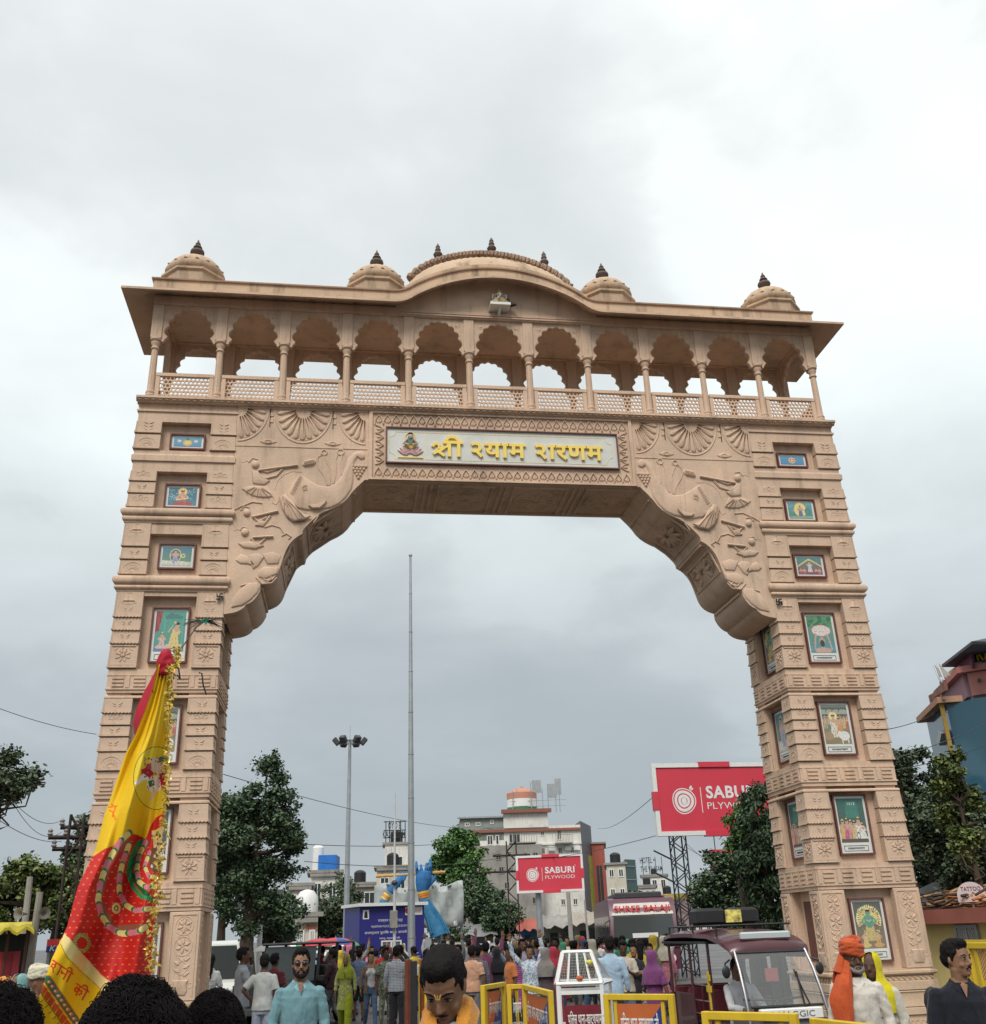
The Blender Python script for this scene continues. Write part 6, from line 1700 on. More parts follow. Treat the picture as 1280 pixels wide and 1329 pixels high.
for k in range(13):
 u = k / 12.0; x = d * u
 h = z1 + .12 * math.sin(k * 1.3) - (.9 * (1 - u * 6) if u < .16 else 0) * .8
 rows.append([(x.x - .35 * (1 - u), x.y - 1.3, zl - .7 + .1 * math.sin(k * 2.1)), (x.x, x.y - .7, (h + zl) / 2 - .1), (x.x, x.y, h), (x.x, x.y + 2.4, h - .4), (x.x, x.y + 2.4, h - .43), (x.x, x.y, h - .04), (x.x, x.y - .7, (h + zl) / 2 - .14), (x.x - .35 * (1 - u), x.y - 1.3, zl - .74)])
b.loft(rows); b.build('tarpaulin', paint('grey_tarp', (.085, .09, .092), .55, .25, 1.5, bump=.3, bscale=5, dirt=.3, dirtcol=(.25, .25, .24)), t)
b = MB()
for u in (.02, .5, .98): b.tube([(d.x * u, d.y * u + .05, 0), (d.x * u, d.y * u + .05, zl + .2)], .05, 6)
b.build('pole', M_GALV, t)
D = 30; t = thing('tin_shed_roof', 'dark corrugated shed roof between the right pier and the tarpaulin', 'shed', tuple(at(1190, D))); b = MB(); p1 = at(1228, D) - at(1190, D)
zz = P(1205, 1150, D).z
rows = [[(p1.x * k / 24.0, -.5 + .0, zz - .45 + .04 * (k % 2)), (p1.x * k / 24.0, 3, zz + .1 + .04 * (k % 2)), (p1.x * k / 24.0, 3, zz + .07 + .04 * (k % 2)), (p1.x * k / 24.0, -.5, zz - .48 + .04 * (k % 2))] for k in range(25)]
b.loft(rows); b.build('roof_sheet', paint('tin_old', (.10, .10, .10), .6, .3, 2, dirt=.4), t, smooth=False); MB().box(.1, p1.x, .2, 2.8, 0, zz - .42).build('wall', M_CONC, t, smooth=False)
D = 25.6; q = P(1261, 1160, D)
t = thing('tattoo_sign', 'small white rounded sign reading TATTOO standing on the yellow house roof', 'sign', (q.x, q.y, yz), face_cam(q))
b = MB(); w_ = .29; b.prism([(-w_, 0)] + [(w_ * math.cos(a), .14 + .27 * math.sin(a)) for a in [PI - PI * k / 12 for k in range(13)]] + [(w_, 0)], -.03, .03); bd = b.build('board', paint('pale_pink_board', (.62, .52, .52), .6, .05), t, smooth=False)
bd.location = (0, 0, .12)
MB().tube([(0, .05, -.01), (0, .05, .3)], .02, 6).build('stand', M_GALV, t)
lettering('TATTOO', (-.20, -.031, .22), (1, 0, 0), (0, 0, 1), .40, .09, paint('dark_red_letters', (.14, .02, .03)), bd, depth=.004, off=.01)
lettering('\u2605', (-.04, -.031, .10), (1, 0, 0), (0, 0, 1), .08, .08, paint('orange_print', (.6, .2, .03)), bd, depth=.004)
# billboards
M_SAB = paint('billboard_red', (0.62, 0.045, 0.075), .5, .05, 1.5)
def saburi_logo(par, W_, H_, y, k=1.0):
 """tree-ring apple mark, rule and name, printed on the board face (local x right, z up, face at y)"""
 b = MB(); cx, cz = W_ * .225, H_ * .47; R0 = H_ * .20
 for r, w in ((R0, .018), (R0 * .82, .05), (R0 * .50, .05)):
  pts = []
  for i in range(33):
   a = 2 * PI * i / 32; rr = r * (1 + .03 * math.sin(3 * a + 1)); pts.append((cx + rr * math.cos(a), y, cz + rr * 1.02 * math.sin(a)))
  n = len(pts); ww = w * H_ * .9
  for i in range(n - 1):
   p, q = Vector(pts[i]), Vector(pts[i + 1]); c = Vector((cx, y, cz)); f = lambda v: c + (v - c) * (1 - ww / r)
   b.add([p, q, f(q), f(p)], [(0, 1, 2, 3)])
 b.add([(cx + R0 * .22 * math.cos(a), y, cz + R0 * .22 * math.sin(a) * 1.2) for a in [2 * PI * i / 12 for i in range(12)]], [tuple(range(12))])
 for s, rot in ((1, 1.25), (.8, .55)):
  b.add([(cx + R0 * .6 + R0 * .42 * s * (x * math.cos(rot) - z * math.sin(rot)), y - .001, cz + R0 * .82 + R0 * .42 * s * (x * math.sin(rot) + z * math.cos(rot))) for x, z in ((0, 0), (.3, .28), (.7, .25), (1, 0), (.7, -.2), (.3, -.22))], [tuple(range(6))])
 b.box(W_ * .375, W_ * .381, y - .003, y, H_ * .28, H_ * .68)
 b.build('logo', M_WHITE, par, smooth=False)
 lettering('SABURI', (W_ * .425, y, H_ * .50), (1, 0, 0), (0, 0, 1), W_ * .47, H_ * .20, M_WHITE, par, depth=.006, off=.028)
 lettering('PLYWOOD', (W_ * .425, y, H_ * .335), (1, 0, 0), (0, 0, 1), W_ * .47, H_ * .105, M_WHITE, par, depth=.006, off=-.004)
 lettering('\u00ae', (W_ * .90, y, H_ * .70), (1, 0, 0), (0, 0, 1), W_ * .02, H_ * .04, M_WHITE, par, depth=.006)
def board(t, W_, H_, z0, y=0.0, turn=0, tilt=0.0):
 b = MB(); b.box(0, W_, y - .12, y + .12, z0, z0 + H_)
 bd = b.build('panel', M_SAB, t, smooth=False)
 fr = MB(); f = W_ * .035
 segs = []
 for (u0, u1) in ((0, .38), (.66, 1.0)):
  fr.box(W_ * u0 - f, W_ * u1 + (f if u1 == 1 else 0), y - .17, y + .1, z0 + H_, z0 + H_ + f)
 for (u0, u1) in ((0, .38), (.66, 1.0)):
  fr.box(W_ * u0 - f, W_ * u1 + (f if u1 == 1 else 0), y - .17, y + .1, z0 - f, z0)
 for xx in (-f, W_):
  fr.box(xx, xx + f, y - .168, y + .1, z0, z0 + H_ * .33); fr.box(xx, xx + f, y - .168, y + .1, z0 + H_ * .62, z0 + H_)
 v8 = fr.v;
 for k in range(0, len(v8), 8): MB().add(v8[k:k + 8], [tuple(i - k for i in f) for f in fr.f[k // 8 * 6:k // 8 * 6 + 6]]).build('white_frame', M_WHITE, t, smooth=False)
 b = MB(); b.box(W_ * .38, W_ * .66, y - .19, y + .1, z0 + H_, z0 + H_ + f * 1.25); b.box(W_ * .38, W_ * .66, y - .19, y + .1, z0 - f * 1.25, z0)
 b.box(-f * 1.2, 0, y - .19, y + .1, z0 + H_ * .33, z0 + H_ * .62); b.box(W_, W_ + f * 1.2, y - .19, y + .1, z0 + H_ * .33, z0 + H_ * .62)
 for k in range(0, 32, 8): MB().add(b.v[k:k + 8], [tuple(i - k for i in f) for f in b.f[k // 8 * 6:k // 8 * 6 + 6]]).build('red_tab', M_SAB, t, smooth=False)
 e = bpy.data.objects.new('printed_face', None)
 lg = MB(); o = bpy.data.objects.new;
 return bd
def lattice_post(b, w, z0, z1, x=0, y=0, n=8, r=.04):
 h = w / 2
 for sx in (-1, 1):
  for sy in (-1, 1): b.bar((x + sx * h, y + sy * h, z0), (x + sx * h, y + sy * h, z1), r)
 dz = (z1 - z0) / n
 for k in range(n):
  a, c = z0 + k * dz, z0 + (k + 1) * dz; s = 1 if k % 2 else -1
  for sy in (-1, 1): b.bar((x - s * h, y + sy * h, a), (x + s * h, y + sy * h, c), r * .7)
  for sx in (-1, 1): b.bar((x + sx * h, y - s * h, a), (x + sx * h, y + s * h, c), r * .7)
class Shift:
 pass
D = 45; a = P(858, 1087, D); c = P(1006, 1082, D * 1.04); top = P(852, 990, D).z
W_ = (Vector((c.x, c.y, 0)) - Vector((a.x, a.y, 0))).length; ang = math.atan2(c.y - a.y, c.x - a.x)
t = thing('billboard', 'large red plywood billboard on a lattice mast, half hidden behind the right gate pier', 'billboard', (a.x, a.y, 0), ang)
Hh_ = top - a.z - .45
bd = board(t, W_, Hh_, a.z + .22)
lo = bpy.data.objects.new('print', None)
def logo_at(t, W_, H_, z0, y):
 before = set(bpy.data.objects)
 saburi_logo(bd, W_, H_, y)
 for o in set(bpy.data.objects) - before: o.location = (0, 0, z0)
logo_at(bd, W_, Hh_, a.z + .22, -.123)
b = MB(); lattice_post(b, .55, 0, a.z + .2, W_ * .16, .3, 14, .05)
for k in range(4): b.bar((W_ * .16 - 1.1, .3, a.z - .5 - k * .9), (W_ * .16 - .3, .3, a.z - .9 - k * .9), .05)
b.build('lattice_mast', paint('blue_black_steel', (.03, .035, .045), .5), t, smooth=False)
b = MB(); b.box(W_ * .45, W_ * .455, -.1, -.05, a.z - .55, a.z + .2); b.box(W_ * .60, W_ * .605, -.1, -.05, a.z - .55, a.z + .2); b.build('hanger', M_DARK, t, smooth=False)
b = MB(); b.box(W_ * .40, W_ * .64, -.12, -.04, a.z - 1.35, a.z - .55); pl = b.build('small_red_sign', M_SAB, t, smooth=False)
lettering('98 52', (W_ * .43, -.121, a.z - 1.15), (1, 0, 0), (0, 0, 1), W_ * .18, .42, M_WHITE, pl, depth=.005, off=.01)
D = 60; a = P(674, 1158, D); c = P(756, 1155, D); top = P(674, 1113, D).z
W_ = (Vector((c.x, c.y, 0)) - Vector((a.x, a.y, 0))).length; ang = math.atan2(c.y - a.y, c.x - a.x)
t = thing('billboard', 'smaller red plywood billboard on one grey pole in front of the hotel', 'billboard', (a.x, a.y, 0), ang)
bd = board(t, W_, top - a.z - .1, a.z + .05); logo_at(bd, W_, top - a.z - .1, a.z + .05, -.123)
b = MB(); b.tube([(W_ * .30, .3, 0), (W_ * .30, .3, a.z + .3)], .17, 12); b.build('post', M_GALV, t)
D = 46; q = at(874, D); t = thing('poster_board', 'pale pink poster with a yellow top on a post beside the lattice mast', 'poster', tuple(q), face_cam(q))
MB().box(-.85, .85, -.05, .05, P(874, 1202, D).z, P(874, 1160, D).z).build('poster', paint('pink_poster', (.50, .36, .36), .6, .4, 2.5), t, smooth=False)
MB().box(-.85, .85, -.07, -.051, P(874, 1168, D).z, P(874, 1161, D).z).build('poster_heading', paint('yellow_poster', (.6, .45, .05), .6, .3, 4), t, smooth=False)
MB().tube([(0, .1, 0), (0, .1, P(874, 1160, D).z)], .06, 8).build('post', M_GALV, t)
# poles, masts and wires
def pole(px, D, top, name, label, r0, r1, mat, cat='pole', n=10):
 q = at(px, D); h = P(px, top, D).z
 t = thing(name, label, cat, tuple(q))
 MB().tube([(0, 0, 0), (0, 0, h * .5), (0, 0, h)], [r0, (r0 + r1) / 2, r1], n).build('shaft', mat, t)
 return t, q, h
D = 45; q = P(534, 1200, D); h = P(535, 722, D).z
t = thing('flagpole', 'very tall slim grey pole rising behind the blue booth, through the arch', 'pole', (q.x, q.y, 0))
b = MB(); prof_ = []
for k in range(10):
 z0, z1 = h * k / 10, h * (k + 1) / 10; r0, r1 = .17 - .012 * k, .17 - .012 * (k + 1) + .004
 b.lathe([(r0, z0), (r1, z1 - .04), (r1 + .015, z1 - .03), (r1 + .015, z1)], 0, 0, 12)
b.build('shaft', M_GALV, t); MB().ball((0, 0, h + .05), .09, 10, 6).build('finial', M_GALV, t)
t, q, h = pole(449, 60, 962, 'high_mast_light', 'tall grey mast with a ring of floodlights left of the flagpole', .20, .09, M_GALV, 'light mast')
MB().tube([(.62 * math.cos(2 * PI * k / 16), .62 * math.sin(2 * PI * k / 16), h - .05) for k in range(17)], .035, 5).build('head_ring', M_DARK, t)
b = MB()
for a in (0.0, PI / 2, PI, 1.5 * PI): b.bar((0, 0, h - .05), (.62 * math.cos(a), .62 * math.sin(a), h - .05), .04)
b.build('cross_arm', M_DARK, t, smooth=False)
for a in (0, 1.05, 2.1, PI, 4.2, 5.25):
 b = MB(); M = Matrix.Translation((.80 * math.cos(a), .80 * math.sin(a), h - .02)) @ Matrix.Rotation(a, 4, 'Z') @ Matrix.Rotation(.7, 4, 'Y')
 b.cbox(-.14, .14, -.19, .19, -.22, .22, .03, 0, M); b.build('floodlight', M_DARK, t, smooth=False)
MB().tube([(0, 0, h), (0, 0, h + .9)], .015, 5).build('lightning_rod', M_GALV, t)
t, q, h = pole(512, 46, 1028, 'camera_pole', 'thin white pole with camera and box in front of the blue booth', .075, .03, paint('pole_white', (.55, .56, .56), .5, .1, 2))
b = MB(); z = P(512, 1146, 46).z; b.ball((0, -.14, z), (.14, .14, .12), 10, 6); b.box(-.05, .05, -.14, 0, z + .02, z + .1); b.build('camera', M_DARK, t)
z = P(512, 1200, 46).z; MB().cbox(-.20, .12, -.26, -.05, z - .15, z + .55, .02).build('control_box', M_CONC, t, smooth=False)
t, q, h = pole(337, 42, 1168, 'sign_post', 'white post under a gantry sign beside the big left tree', .10, .09, M_WHITE, 'sign post')
b = MB(); b.box(-1.0, .8, -.08, .08, h - .3, h + .35); bd = b.build('sign_board', M_WHITE, t, smooth=False)
lettering('\u0916\u093e\u091f\u0942 \u0936\u094d\u092f\u093e\u092e', (-.9, -.081, h - .1), (1, 0, 0), (0, 0, 1), 1.5, .28, paint('green_print', (.02, .22, .08)), bd, depth=.005)
M_RUST2 = paint('old_iron', (.05, .036, .03), .8, .3, 8)
def lattice_pole(px, D, top, label, w=.5, arms=()):
 q = at(px, D); h = P(px, top, D).z; t = thing('power_pole', label, 'power pole', tuple(q), face_cam(q))
 b = MB(); lattice_post(b, w, 0, h, 0, 0, max(8, int(h / .6)), .06); b.build('lattice_mast', M_RUST2, t, smooth=False)
 for py, l0, l1 in arms:
  z = P(px, py, D).z; b = MB(); b.bar((l0, 0, z), (l1, 0, z), .09); ca = b.build('cross_arm', M_RUST2, t, smooth=False)
  for k in range(3): x = l0 + (l1 - l0) * (k + .1) / 2.4; MB().lathe([(.05, z + .05), (.09, z + .10), (.05, z + .14), (.08, z + .20), (.03, z + .26)], x, 0, 8).build('insulator', M_CONC, ca)
 return t, q, h
tp1, qp1, hp1 = lattice_pole(668, 68, 1092, 'rusty lattice power pole with cross arms left of the small billboard', .62, ((1110, -1.2, 1.2), (1131, -2.3, .3)))
tp2, qp2, hp2 = lattice_pole(80, 34, 1058, 'dark lattice power pole with transformer arms beside the left gate pier', .38, ((1074, -.45, .5), (1087, -.75, .3), (1102, -.6, .3)))
def concrete_pole(px, px2, top, D, label, r=.075, horns=False):
 q = at(px, D); h = P(px, top, D).z; v = P(px2, top, D) - q
 t = thing('concrete_pole', label, 'pole', tuple(q), 0)
 b = MB(); b.loft([b.ell(0, 0, 0, r * 1.2, r, 8), b.ell(v.x, v.y, h, r * .8, r * .7, 8)]); b.build('shaft', paint('pole_concrete', (.33, .31, .28), .85, .2, 3), t)
 if horns:
  f = P((px + px2) / 2, 1186, D) - q
  for s in (-1, 1):
   b = MB(); M = Matrix.Translation((f.x + s * .17, f.y - .15, f.z)) @ Matrix.Rotation(s * .5, 4, 'Z') @ Matrix.Rotation(PI / 2, 4, 'X')
   b.lathe([(.02, -.08), (.03, 0), (.05, .06), (.08, .11), (.11, .13), (.10, .125), (.06, .10), (.02, .03)], 0, 0, 14, 0, M); b.build('loudspeaker', M_CONC, t)
 return t
concrete_pole(32, 39, 1138, 24, 'plain concrete pole leaning above the market stall at the left edge')
concrete_pole(40, 52, 1158, 22, 'leaning concrete pole with two horn loudspeakers beside the market stall', horns=True)
concrete_pole(741, 737, 1150, 66, 'concrete pole with a small cross arm right of the small billboard post', .14)
concrete_pole(763, 759, 1168, 66, 'thin concrete pole in front of the shop awnings left of the bus', .07)
def wire(pts, label, sag=.4, r=.012, g='overhead wires'):
 r *= .7; sag *= .7
 b = MB(); n = 14; p, q = Vector(pts[0]), Vector(pts[1]); vs = []
 for k in range(n + 1):
  u = k / n; v = p.lerp(q, u); v.z -= sag * 4 * u * (1 - u); vs.append(v - p)
 b.tube(vs, r, 4); o = b.build('overhead_wire', M_BLACK, loc=tuple(p)); tag(o, label, 'wire', g)
def W(a, c, label, sag=.3, r=.012): wire((P(*a), P(*c)), label, sag, r)
W((-5, 918, 26), (125, 953, 30), 'thin dark wire running from the left edge to behind the left gate pier', .1)
W((15, 1038, 22), (78, 1066, 34), 'wire dropping from the tree at the left edge to the lattice pole', .3, .011)
W((-5, 1062, 20), (80, 1092, 34), 'lowest wire from the left edge to the lattice pole', .2, .011)
W((15, 1038, 22), (80, 1080, 34), 'middle wire from the left edge tree to the lattice pole', .5, .011)
W((290, 1005, 40), (600, 1075, 88), 'long wire sloping behind the high mast and flagpole to the green tree', .5, .022)
W((330, 1092, 52), (600, 1093, 90), 'level wire passing behind the high mast low in the sky', .4, .028)
W((855, 1028, 45), (776, 1075, 140), 'wire from the large billboard down to the dark side of the hotel', .8, .028)
W((858, 1083, 45), (668, 1118, 68), 'sagging wire from the large billboard to the rusty lattice pole', .3, .02)
W((395, 1118, 50), (668, 1110, 68), 'low wire between the left trees and the rusty lattice pole', .6, .022)
W((892, 1100, 44), (945, 1125, 36), 'short wire slanting from the lattice mast into the tree', .1, .016)
W((888, 1092, 44), (960, 1150, 36), 'steeper wire slanting from the lattice mast into the tree', .1, .016)
W((1145, 948, 24), (1215, 925, 38), 'wire from the right pier up to the glass building', .1, .014)
W((1160, 985, 24), (1285, 935, 34), 'upper wire crossing in front of the glass building', .1, .013)
W((1160, 1000, 24), (1285, 965, 34), 'lower wire crossing in front of the right trees', .1, .013)
# trees
def leafmat(name, c, tr=.25):
 if name in _mats: return _mats[name]
 m = paint(name, c, .55, .25, 1.2)
 b = m.node_tree.nodes['Principled BSDF']; b.inputs['Specular IOR Level'].default_value = .35
 b.inputs['Transmission Weight'].default_value = 0.0
 return m
LF = {'dark': [leafmat('leaf_dark', (0.039, 0.070, 0.039)), leafmat('leaf_mid', (0.073, 0.122, 0.060)), leafmat('leaf_pale', (0.137, 0.182, 0.091))],
      'green': [leafmat('leaf_g1', (0.052, 0.120, 0.036)), leafmat('leaf_g2', (0.091, 0.189, 0.049)), leafmat('leaf_g3', (0.143, 0.247, 0.065))],
      'olive': [leafmat('leaf_o1', (0.065, 0.098, 0.029)), leafmat('leaf_o2', (0.124, 0.163, 0.046)), leafmat('leaf_o3', (0.195, 0.227, 0.065))],
      'grey': [leafmat('leaf_y1', (0.058, 0.088, 0.052)), leafmat('leaf_y2', (0.104, 0.143, 0.081)), leafmat('leaf_y3', (0.169, 0.208, 0.117))]}
M_BARK = paint('bark', (.075, .055, .040), .9, .3, 8, bump=.5, bscale=15)
def tree(px, D, top, half_w, bottom, label, kind='dark', n=9000, leaf=.16, seed=0, name='leafy_tree', shape=1.0, trunk=.22, clumps=34, droop=0, gap=.0, py_=None, dx=0, group=None):
 """crown spans top..bottom rows and half_w pixels either side at distance D"""
 R = random.Random(seed); q = at(px, D); n = int(n * 1.35); leaf *= .8
 zt, zb = P(px, top, D).z, P(px, bottom, D).z
 hw = half_w * D / 1405
 t = thing(name, label, 'tree', tuple(q), 0, group)
 cz, hz = (zt + zb) / 2, (zt - zb) / 2
 cl = []
 for k in range(clumps):
  while 1:
   x, y, z = R.uniform(-1, 1), R.uniform(-1, 1), R.uniform(-1, 1)
   rr = x * x + y * y + z * z
   if rr < 1 and rr > .12: break
  w = 1 - .35 * max(0, z) * shape
  cl.append((Vector((x * hw * w * .86, y * hw * w * .86, cz + z * hz * .88)), R.uniform(.20, .36) * min(hw, hz) * (1.15 - .3 * abs(z)) * R.choice((.6, .8, 1, 1.15))))
 b = MB(); b.tube([(0, 0, 0), (R.uniform(-.1, .1), 0, zb * .5), (R.uniform(-.2, .2), .1, max(zb, .8)), (0, 0, cz)], [trunk * 1.25, trunk, trunk * .85, trunk * .3], 9); b.build('trunk', M_BARK, t)
 b = MB()
 for c, r in cl[:22]:
  s0 = Vector((0, 0, max(zb * .9, min(c.z - .5, cz))))
  m = s0.lerp(c, .5) + Vector((R.uniform(-.3, .3), R.uniform(-.3, .3), -.15)); b.tube([s0, m, c], [trunk * .35, trunk * .2, .02], 5)
 b.build('branch', M_BARK, t)
 rs = np.random.RandomState(seed)
 cs = np.array([tuple(c) for c, r in cl]); rr = np.array([r for c, r in cl])
 wgt = rr ** 2; wgt /= wgt.sum()
 idx = rs.choice(len(cl), n, p=wgt)
 d = rs.normal(size=(n, 3)); d /= np.linalg.norm(d, axis=1)[:, None]
 rad = rr[idx] * (rs.rand(n) ** .45) * (1 + .35 * rs.normal(size=n) * .5)
 d2 = d.copy(); d2[:, 2] *= .72
 pos = cs[idx] + d2 * rad[:, None]
 spray = rs.normal(size=(n // 9 + 1, 3)) * (leaf * 1.5); pos += spray[rs.randint(0, len(spray), n)] * .25 + rs.normal(size=(n, 3)) * leaf * .5
 far = rs.rand(n) < .16; tip = rs.randint(0, 60, n)
 td = rs.normal(size=(60, 3)); td[:, 2] = np.abs(td[:, 2]) * .8 + .1; td /= np.linalg.norm(td, axis=1)[:, None]; tc_ = rs.randint(0, len(cl), 60)
 tt = rs.rand(n) ** .8; sh_ = cs[tc_[tip]] + td[tip] * (rr[tc_[tip]] * (.7 + .85 * tt))[:, None] + rs.normal(size=(n, 3)) * leaf * .55
 pos[far] = sh_[far]
 if droop: pos[:, 2] -= droop * rs.rand(n) * rr[idx]
 ax = rs.normal(size=(n, 3)); ax[:, 2] *= .5; ax[:, 2] -= .25 + droop; ax /= np.linalg.norm(ax, axis=1)[:, None]
 nn_ = d * .7 + rs.normal(size=(n, 3)) * .5 + np.array([0, 0, .7]); sd = np.cross(ax, nn_); sd /= np.linalg.norm(sd, axis=1)[:, None] + 1e-9
 up2 = np.cross(sd, ax)
 L_ = leaf * (.7 + .6 * rs.rand(n))[:, None]; wd = L_ * (.34 if not droop else .2)
 v = np.empty((n, 6, 3))
 v[:, 0] = pos; v[:, 1] = pos + ax * L_ * .35 + sd * wd - up2 * L_ * .05; v[:, 2] = pos + ax * L_ * .8 + sd * wd * .6; v[:, 3] = pos + ax * L_ * 1.1 - up2 * L_ * .12; v[:, 4] = pos + ax * L_ * .8 - sd * wd * .6; v[:, 5] = pos + ax * L_ * .35 - sd * wd - up2 * L_ * .05
 me = bpy.data.meshes.new('crown')
 me.vertices.add(n * 6); me.vertices.foreach_set('co', v.ravel())
 me.loops.add(n * 6); me.loops.foreach_set('vertex_index', np.arange(n * 6, dtype=np.int32))
 me.polygons.add(n); me.polygons.foreach_set('loop_start', np.arange(0, n * 6, 6, dtype=np.int32)); me.polygons.foreach_set('loop_total', np.full(n, 6, dtype=np.int32))
 for m in LF[kind]: me.materials.append(m)
 mi = np.clip(rs.choice(3, n, p=(.34, .44, .22)) , 0, 2).astype(np.int32)
 me.polygons.foreach_set('material_index', mi); me.polygons.foreach_set('use_smooth', [True] * n)
 me.update(calc_edges=True)
 place('crown', me, t)
 return t
tree(326, 40, 965, 62, 1228, 'tall dark green tree standing right of the left gate pier', 'dark', 26000, .15, 1, shape=.5, trunk=.30, clumps=46)
tree(285, 43, 1020, 45, 1222, 'broad dark tree partly hidden behind the left gate pier', 'dark', 14000, .17, 2, trunk=.2)
tree(352, 47, 1150, 48, 1236, 'low dark tree under the gantry sign', 'dark', 7000, .17, 3)
tree(100, 44, 1045, 34, 1215, 'dark tree between the lattice power pole and the left gate pier', 'dark', 7000, .18, 4)
tree(25, 38, 1112, 75, 1215, 'wide olive green tree behind the market stall at the left edge', 'olive', 13000, .17, 5, clumps=40)
tree(72, 42, 1118, 46, 1218, 'rounded olive tree behind the leaning poles', 'olive', 8000, .17, 6)
tree(-32, 20, 968, 44, 1060, 'overhanging leafy branch end at the left edge of the sky', 'grey', 4200, .10, 7, clumps=24, trunk=.07)
tree(443, 66, 1138, 50, 1228, 'rounded dark tree left of the blue booth', 'grey', 12000, .20, 8, clumps=34)
tree(600, 92, 1077, 42, 1165, 'bright green tree rising in front of the hotel', 'green', 11000, .34, 9, clumps=36, shape=.8)
tree(622, 84, 1138, 46, 1205, 'dark tree below the bright green one in front of the hotel', 'dark', 9000, .28, 10)
tree(583, 62, 1165, 30, 1225, 'grey green bushy tree right of the blue sleeve', 'grey', 6000, .18, 11)
tree(655, 80, 1168, 38, 1218, 'small dark tree at the foot of the rusty power pole', 'dark', 6000, .24, 12)
tree(826, 118, 1155, 18, 1190, 'small olive tree behind the roof of the bus', 'olive', 2500, .35, 13)
tree(955, 34, 1095, 46, 1232, 'dark spreading tree left of the right gate pier', 'dark', 14000, .14, 14, clumps=38, shape=.5)
tree(1002, 30, 998, 33, 1220, 'tall narrow weeping ashoka tree against the right gate pier', 'dark', 15000, .16, 15, name='weeping_tree', clumps=46, droop=.8, shape=.9)
tree(978, 31, 1012, 20, 1130, 'bright drooping tree top in front of the large billboard', 'green', 3600, .15, 16, name='weeping_tree', clumps=16, droop=.8)
tree(1228, 33, 962, 54, 1160, 'tall dark tree filling the gap right of the right gate pier', 'grey', 15000, .14, 17, clumps=44, shape=.3)
tree(1262, 30, 1010, 50, 1165, 'dense dark tree at the right edge behind the tarpaulin', 'grey', 13000, .14, 18, clumps=40, shape=.1)
tree(1196, 36, 1030, 40, 1165, 'dark tree just right of the right pier', 'dark', 10000, .15, 19, clumps=30, shape=.1)
tree(1198, 29, 948, 17, 1040, 'slender upper shoots rising beside the right pier', 'grey', 1500, .13, 20, clumps=10, trunk=.1)
tree(1275, 27, 935, 26, 1150, 'slender tree top crossing the glass building', 'olive', 5200, .12, 21, clumps=20, trunk=.1)
# police booth and the big blue hands
M_BLUE = paint('booth_blue', (0.025, 0.025, 0.19), .45, .06, 1.5)
D = 48.0; a, c = P(466, 1236, D), P(551, 1236, D * 1.02); W_ = (Vector(xy(c)) - Vector(xy(a))).length; ang = math.atan2(c.y - a.y, c.x - a.x)
zt = P(466, 1177, D).z
t = thing('police_booth', 'dark blue police help booth with white Hindi print and a flat white roof', 'booth', (a.x, a.y, 0), ang)
wall = MB().box(0, W_, 0, 2.4, .15, zt).build('wall', M_BLUE, t, smooth=False)
MB().box(-.12, W_ + .12, -.22, 2.6, zt + .005, zt + .14).build('roof', M_WHITE, t, smooth=False)
MB().box(0.02, W_ - .02, .02, 2.3, 0, .148).build('plinth', M_CONC, t, smooth=False)
bt = lambda s, u, v, w, h, m=M_WHITE, o=0: lettering(s, (W_ * u, -.006, zt - v), (1, 0, 0), (0, 0, 1), W_ * w, h, m, wall, depth=.004, off=o)
bt('\u0930\u093e\u091c\u0938\u094d\u0925\u093e\u0928 \u092a\u0941\u0932\u093f\u0938 \u0915\u0947\u0928\u094d\u0926\u094d\u0930', .28, .68, .38, .17)
bt('RAJASTHAN POLICE ASSISTANCE BOOTH', .18, .90, .56, .11)
bt('\u0930\u093e\u091c\u0938\u094d\u0925\u093e\u0928 \u092a\u0941\u0932\u093f\u0938 \u0938\u0926\u0948\u0935 \u0906\u092a\u0915\u0947 \u0938\u093e\u0925', .08, 1.17, .76, .16); bt('\u0916\u093e\u091f\u0942 \u0936\u094d\u092f\u093e\u092e \u091c\u0940', .30, 1.38, .32, .10)
for x in (.04, .70):
 for k, (w, h, v) in enumerate(((.22, .08, 2.16), (.18, .08, 2.32), (.20, .08, 2.02 if x > .5 else 2.47))): bt('\u0939\u0947\u0932\u094d\u092a\u0932\u093e\u0907\u0928 \u0928\u0902\u092c\u0930', x + .01, v, w, h)
 bt('\u0906\u092e\u091c\u0928 \u0939\u0948', x, 2.76, .24, .24, o=.01)
b = MB(); b.box(W_ * .05, W_ * .05 + .28, -.008, -.001, zt - .52, zt - .14); b.box(W_ * .70, W_ * .97, -.008, -.001, zt - .40, zt - .06); b.build('white_label', M_WHITE, wall, smooth=False)
b = MB(); b.prism([(W_ * .05 + .05, zt - .47), (W_ * .05 + .23, zt - .47), (W_ * .05 + .20, zt - .25), (W_ * .05 + .14, zt - .18), (W_ * .05 + .08, zt - .25)], -.012, -.009); b.build('emblem', M_BLACK, wall, smooth=False)
b = MB(); ring(b, W_ * .14, zt - 1.95, .14, -.012, .02, 10, a0=0, a1=PI); b.bar((W_ * .14, -.012, zt - 1.95), (W_ * .17, -.012, zt - 1.86), .03); b.box(W_ * .74, W_ * .86, -.01, -.003, zt - 1.78, zt - 1.62); b.prism(ellip(W_ * .735, zt - .23, .12, .12), -.013, -.009); b.build('red_print', paint('print_red', (.55, .05, .06)), wall, smooth=False)
bt('\u0906\u091c\u093e\u0926\u0940', .79, .32, .16, .16, paint('print_red2', (.55, .05, .06)))
b = MB(); u0, u1 = W_ * .33, W_ * .64; z0, z1 = .9, zt - 1.42
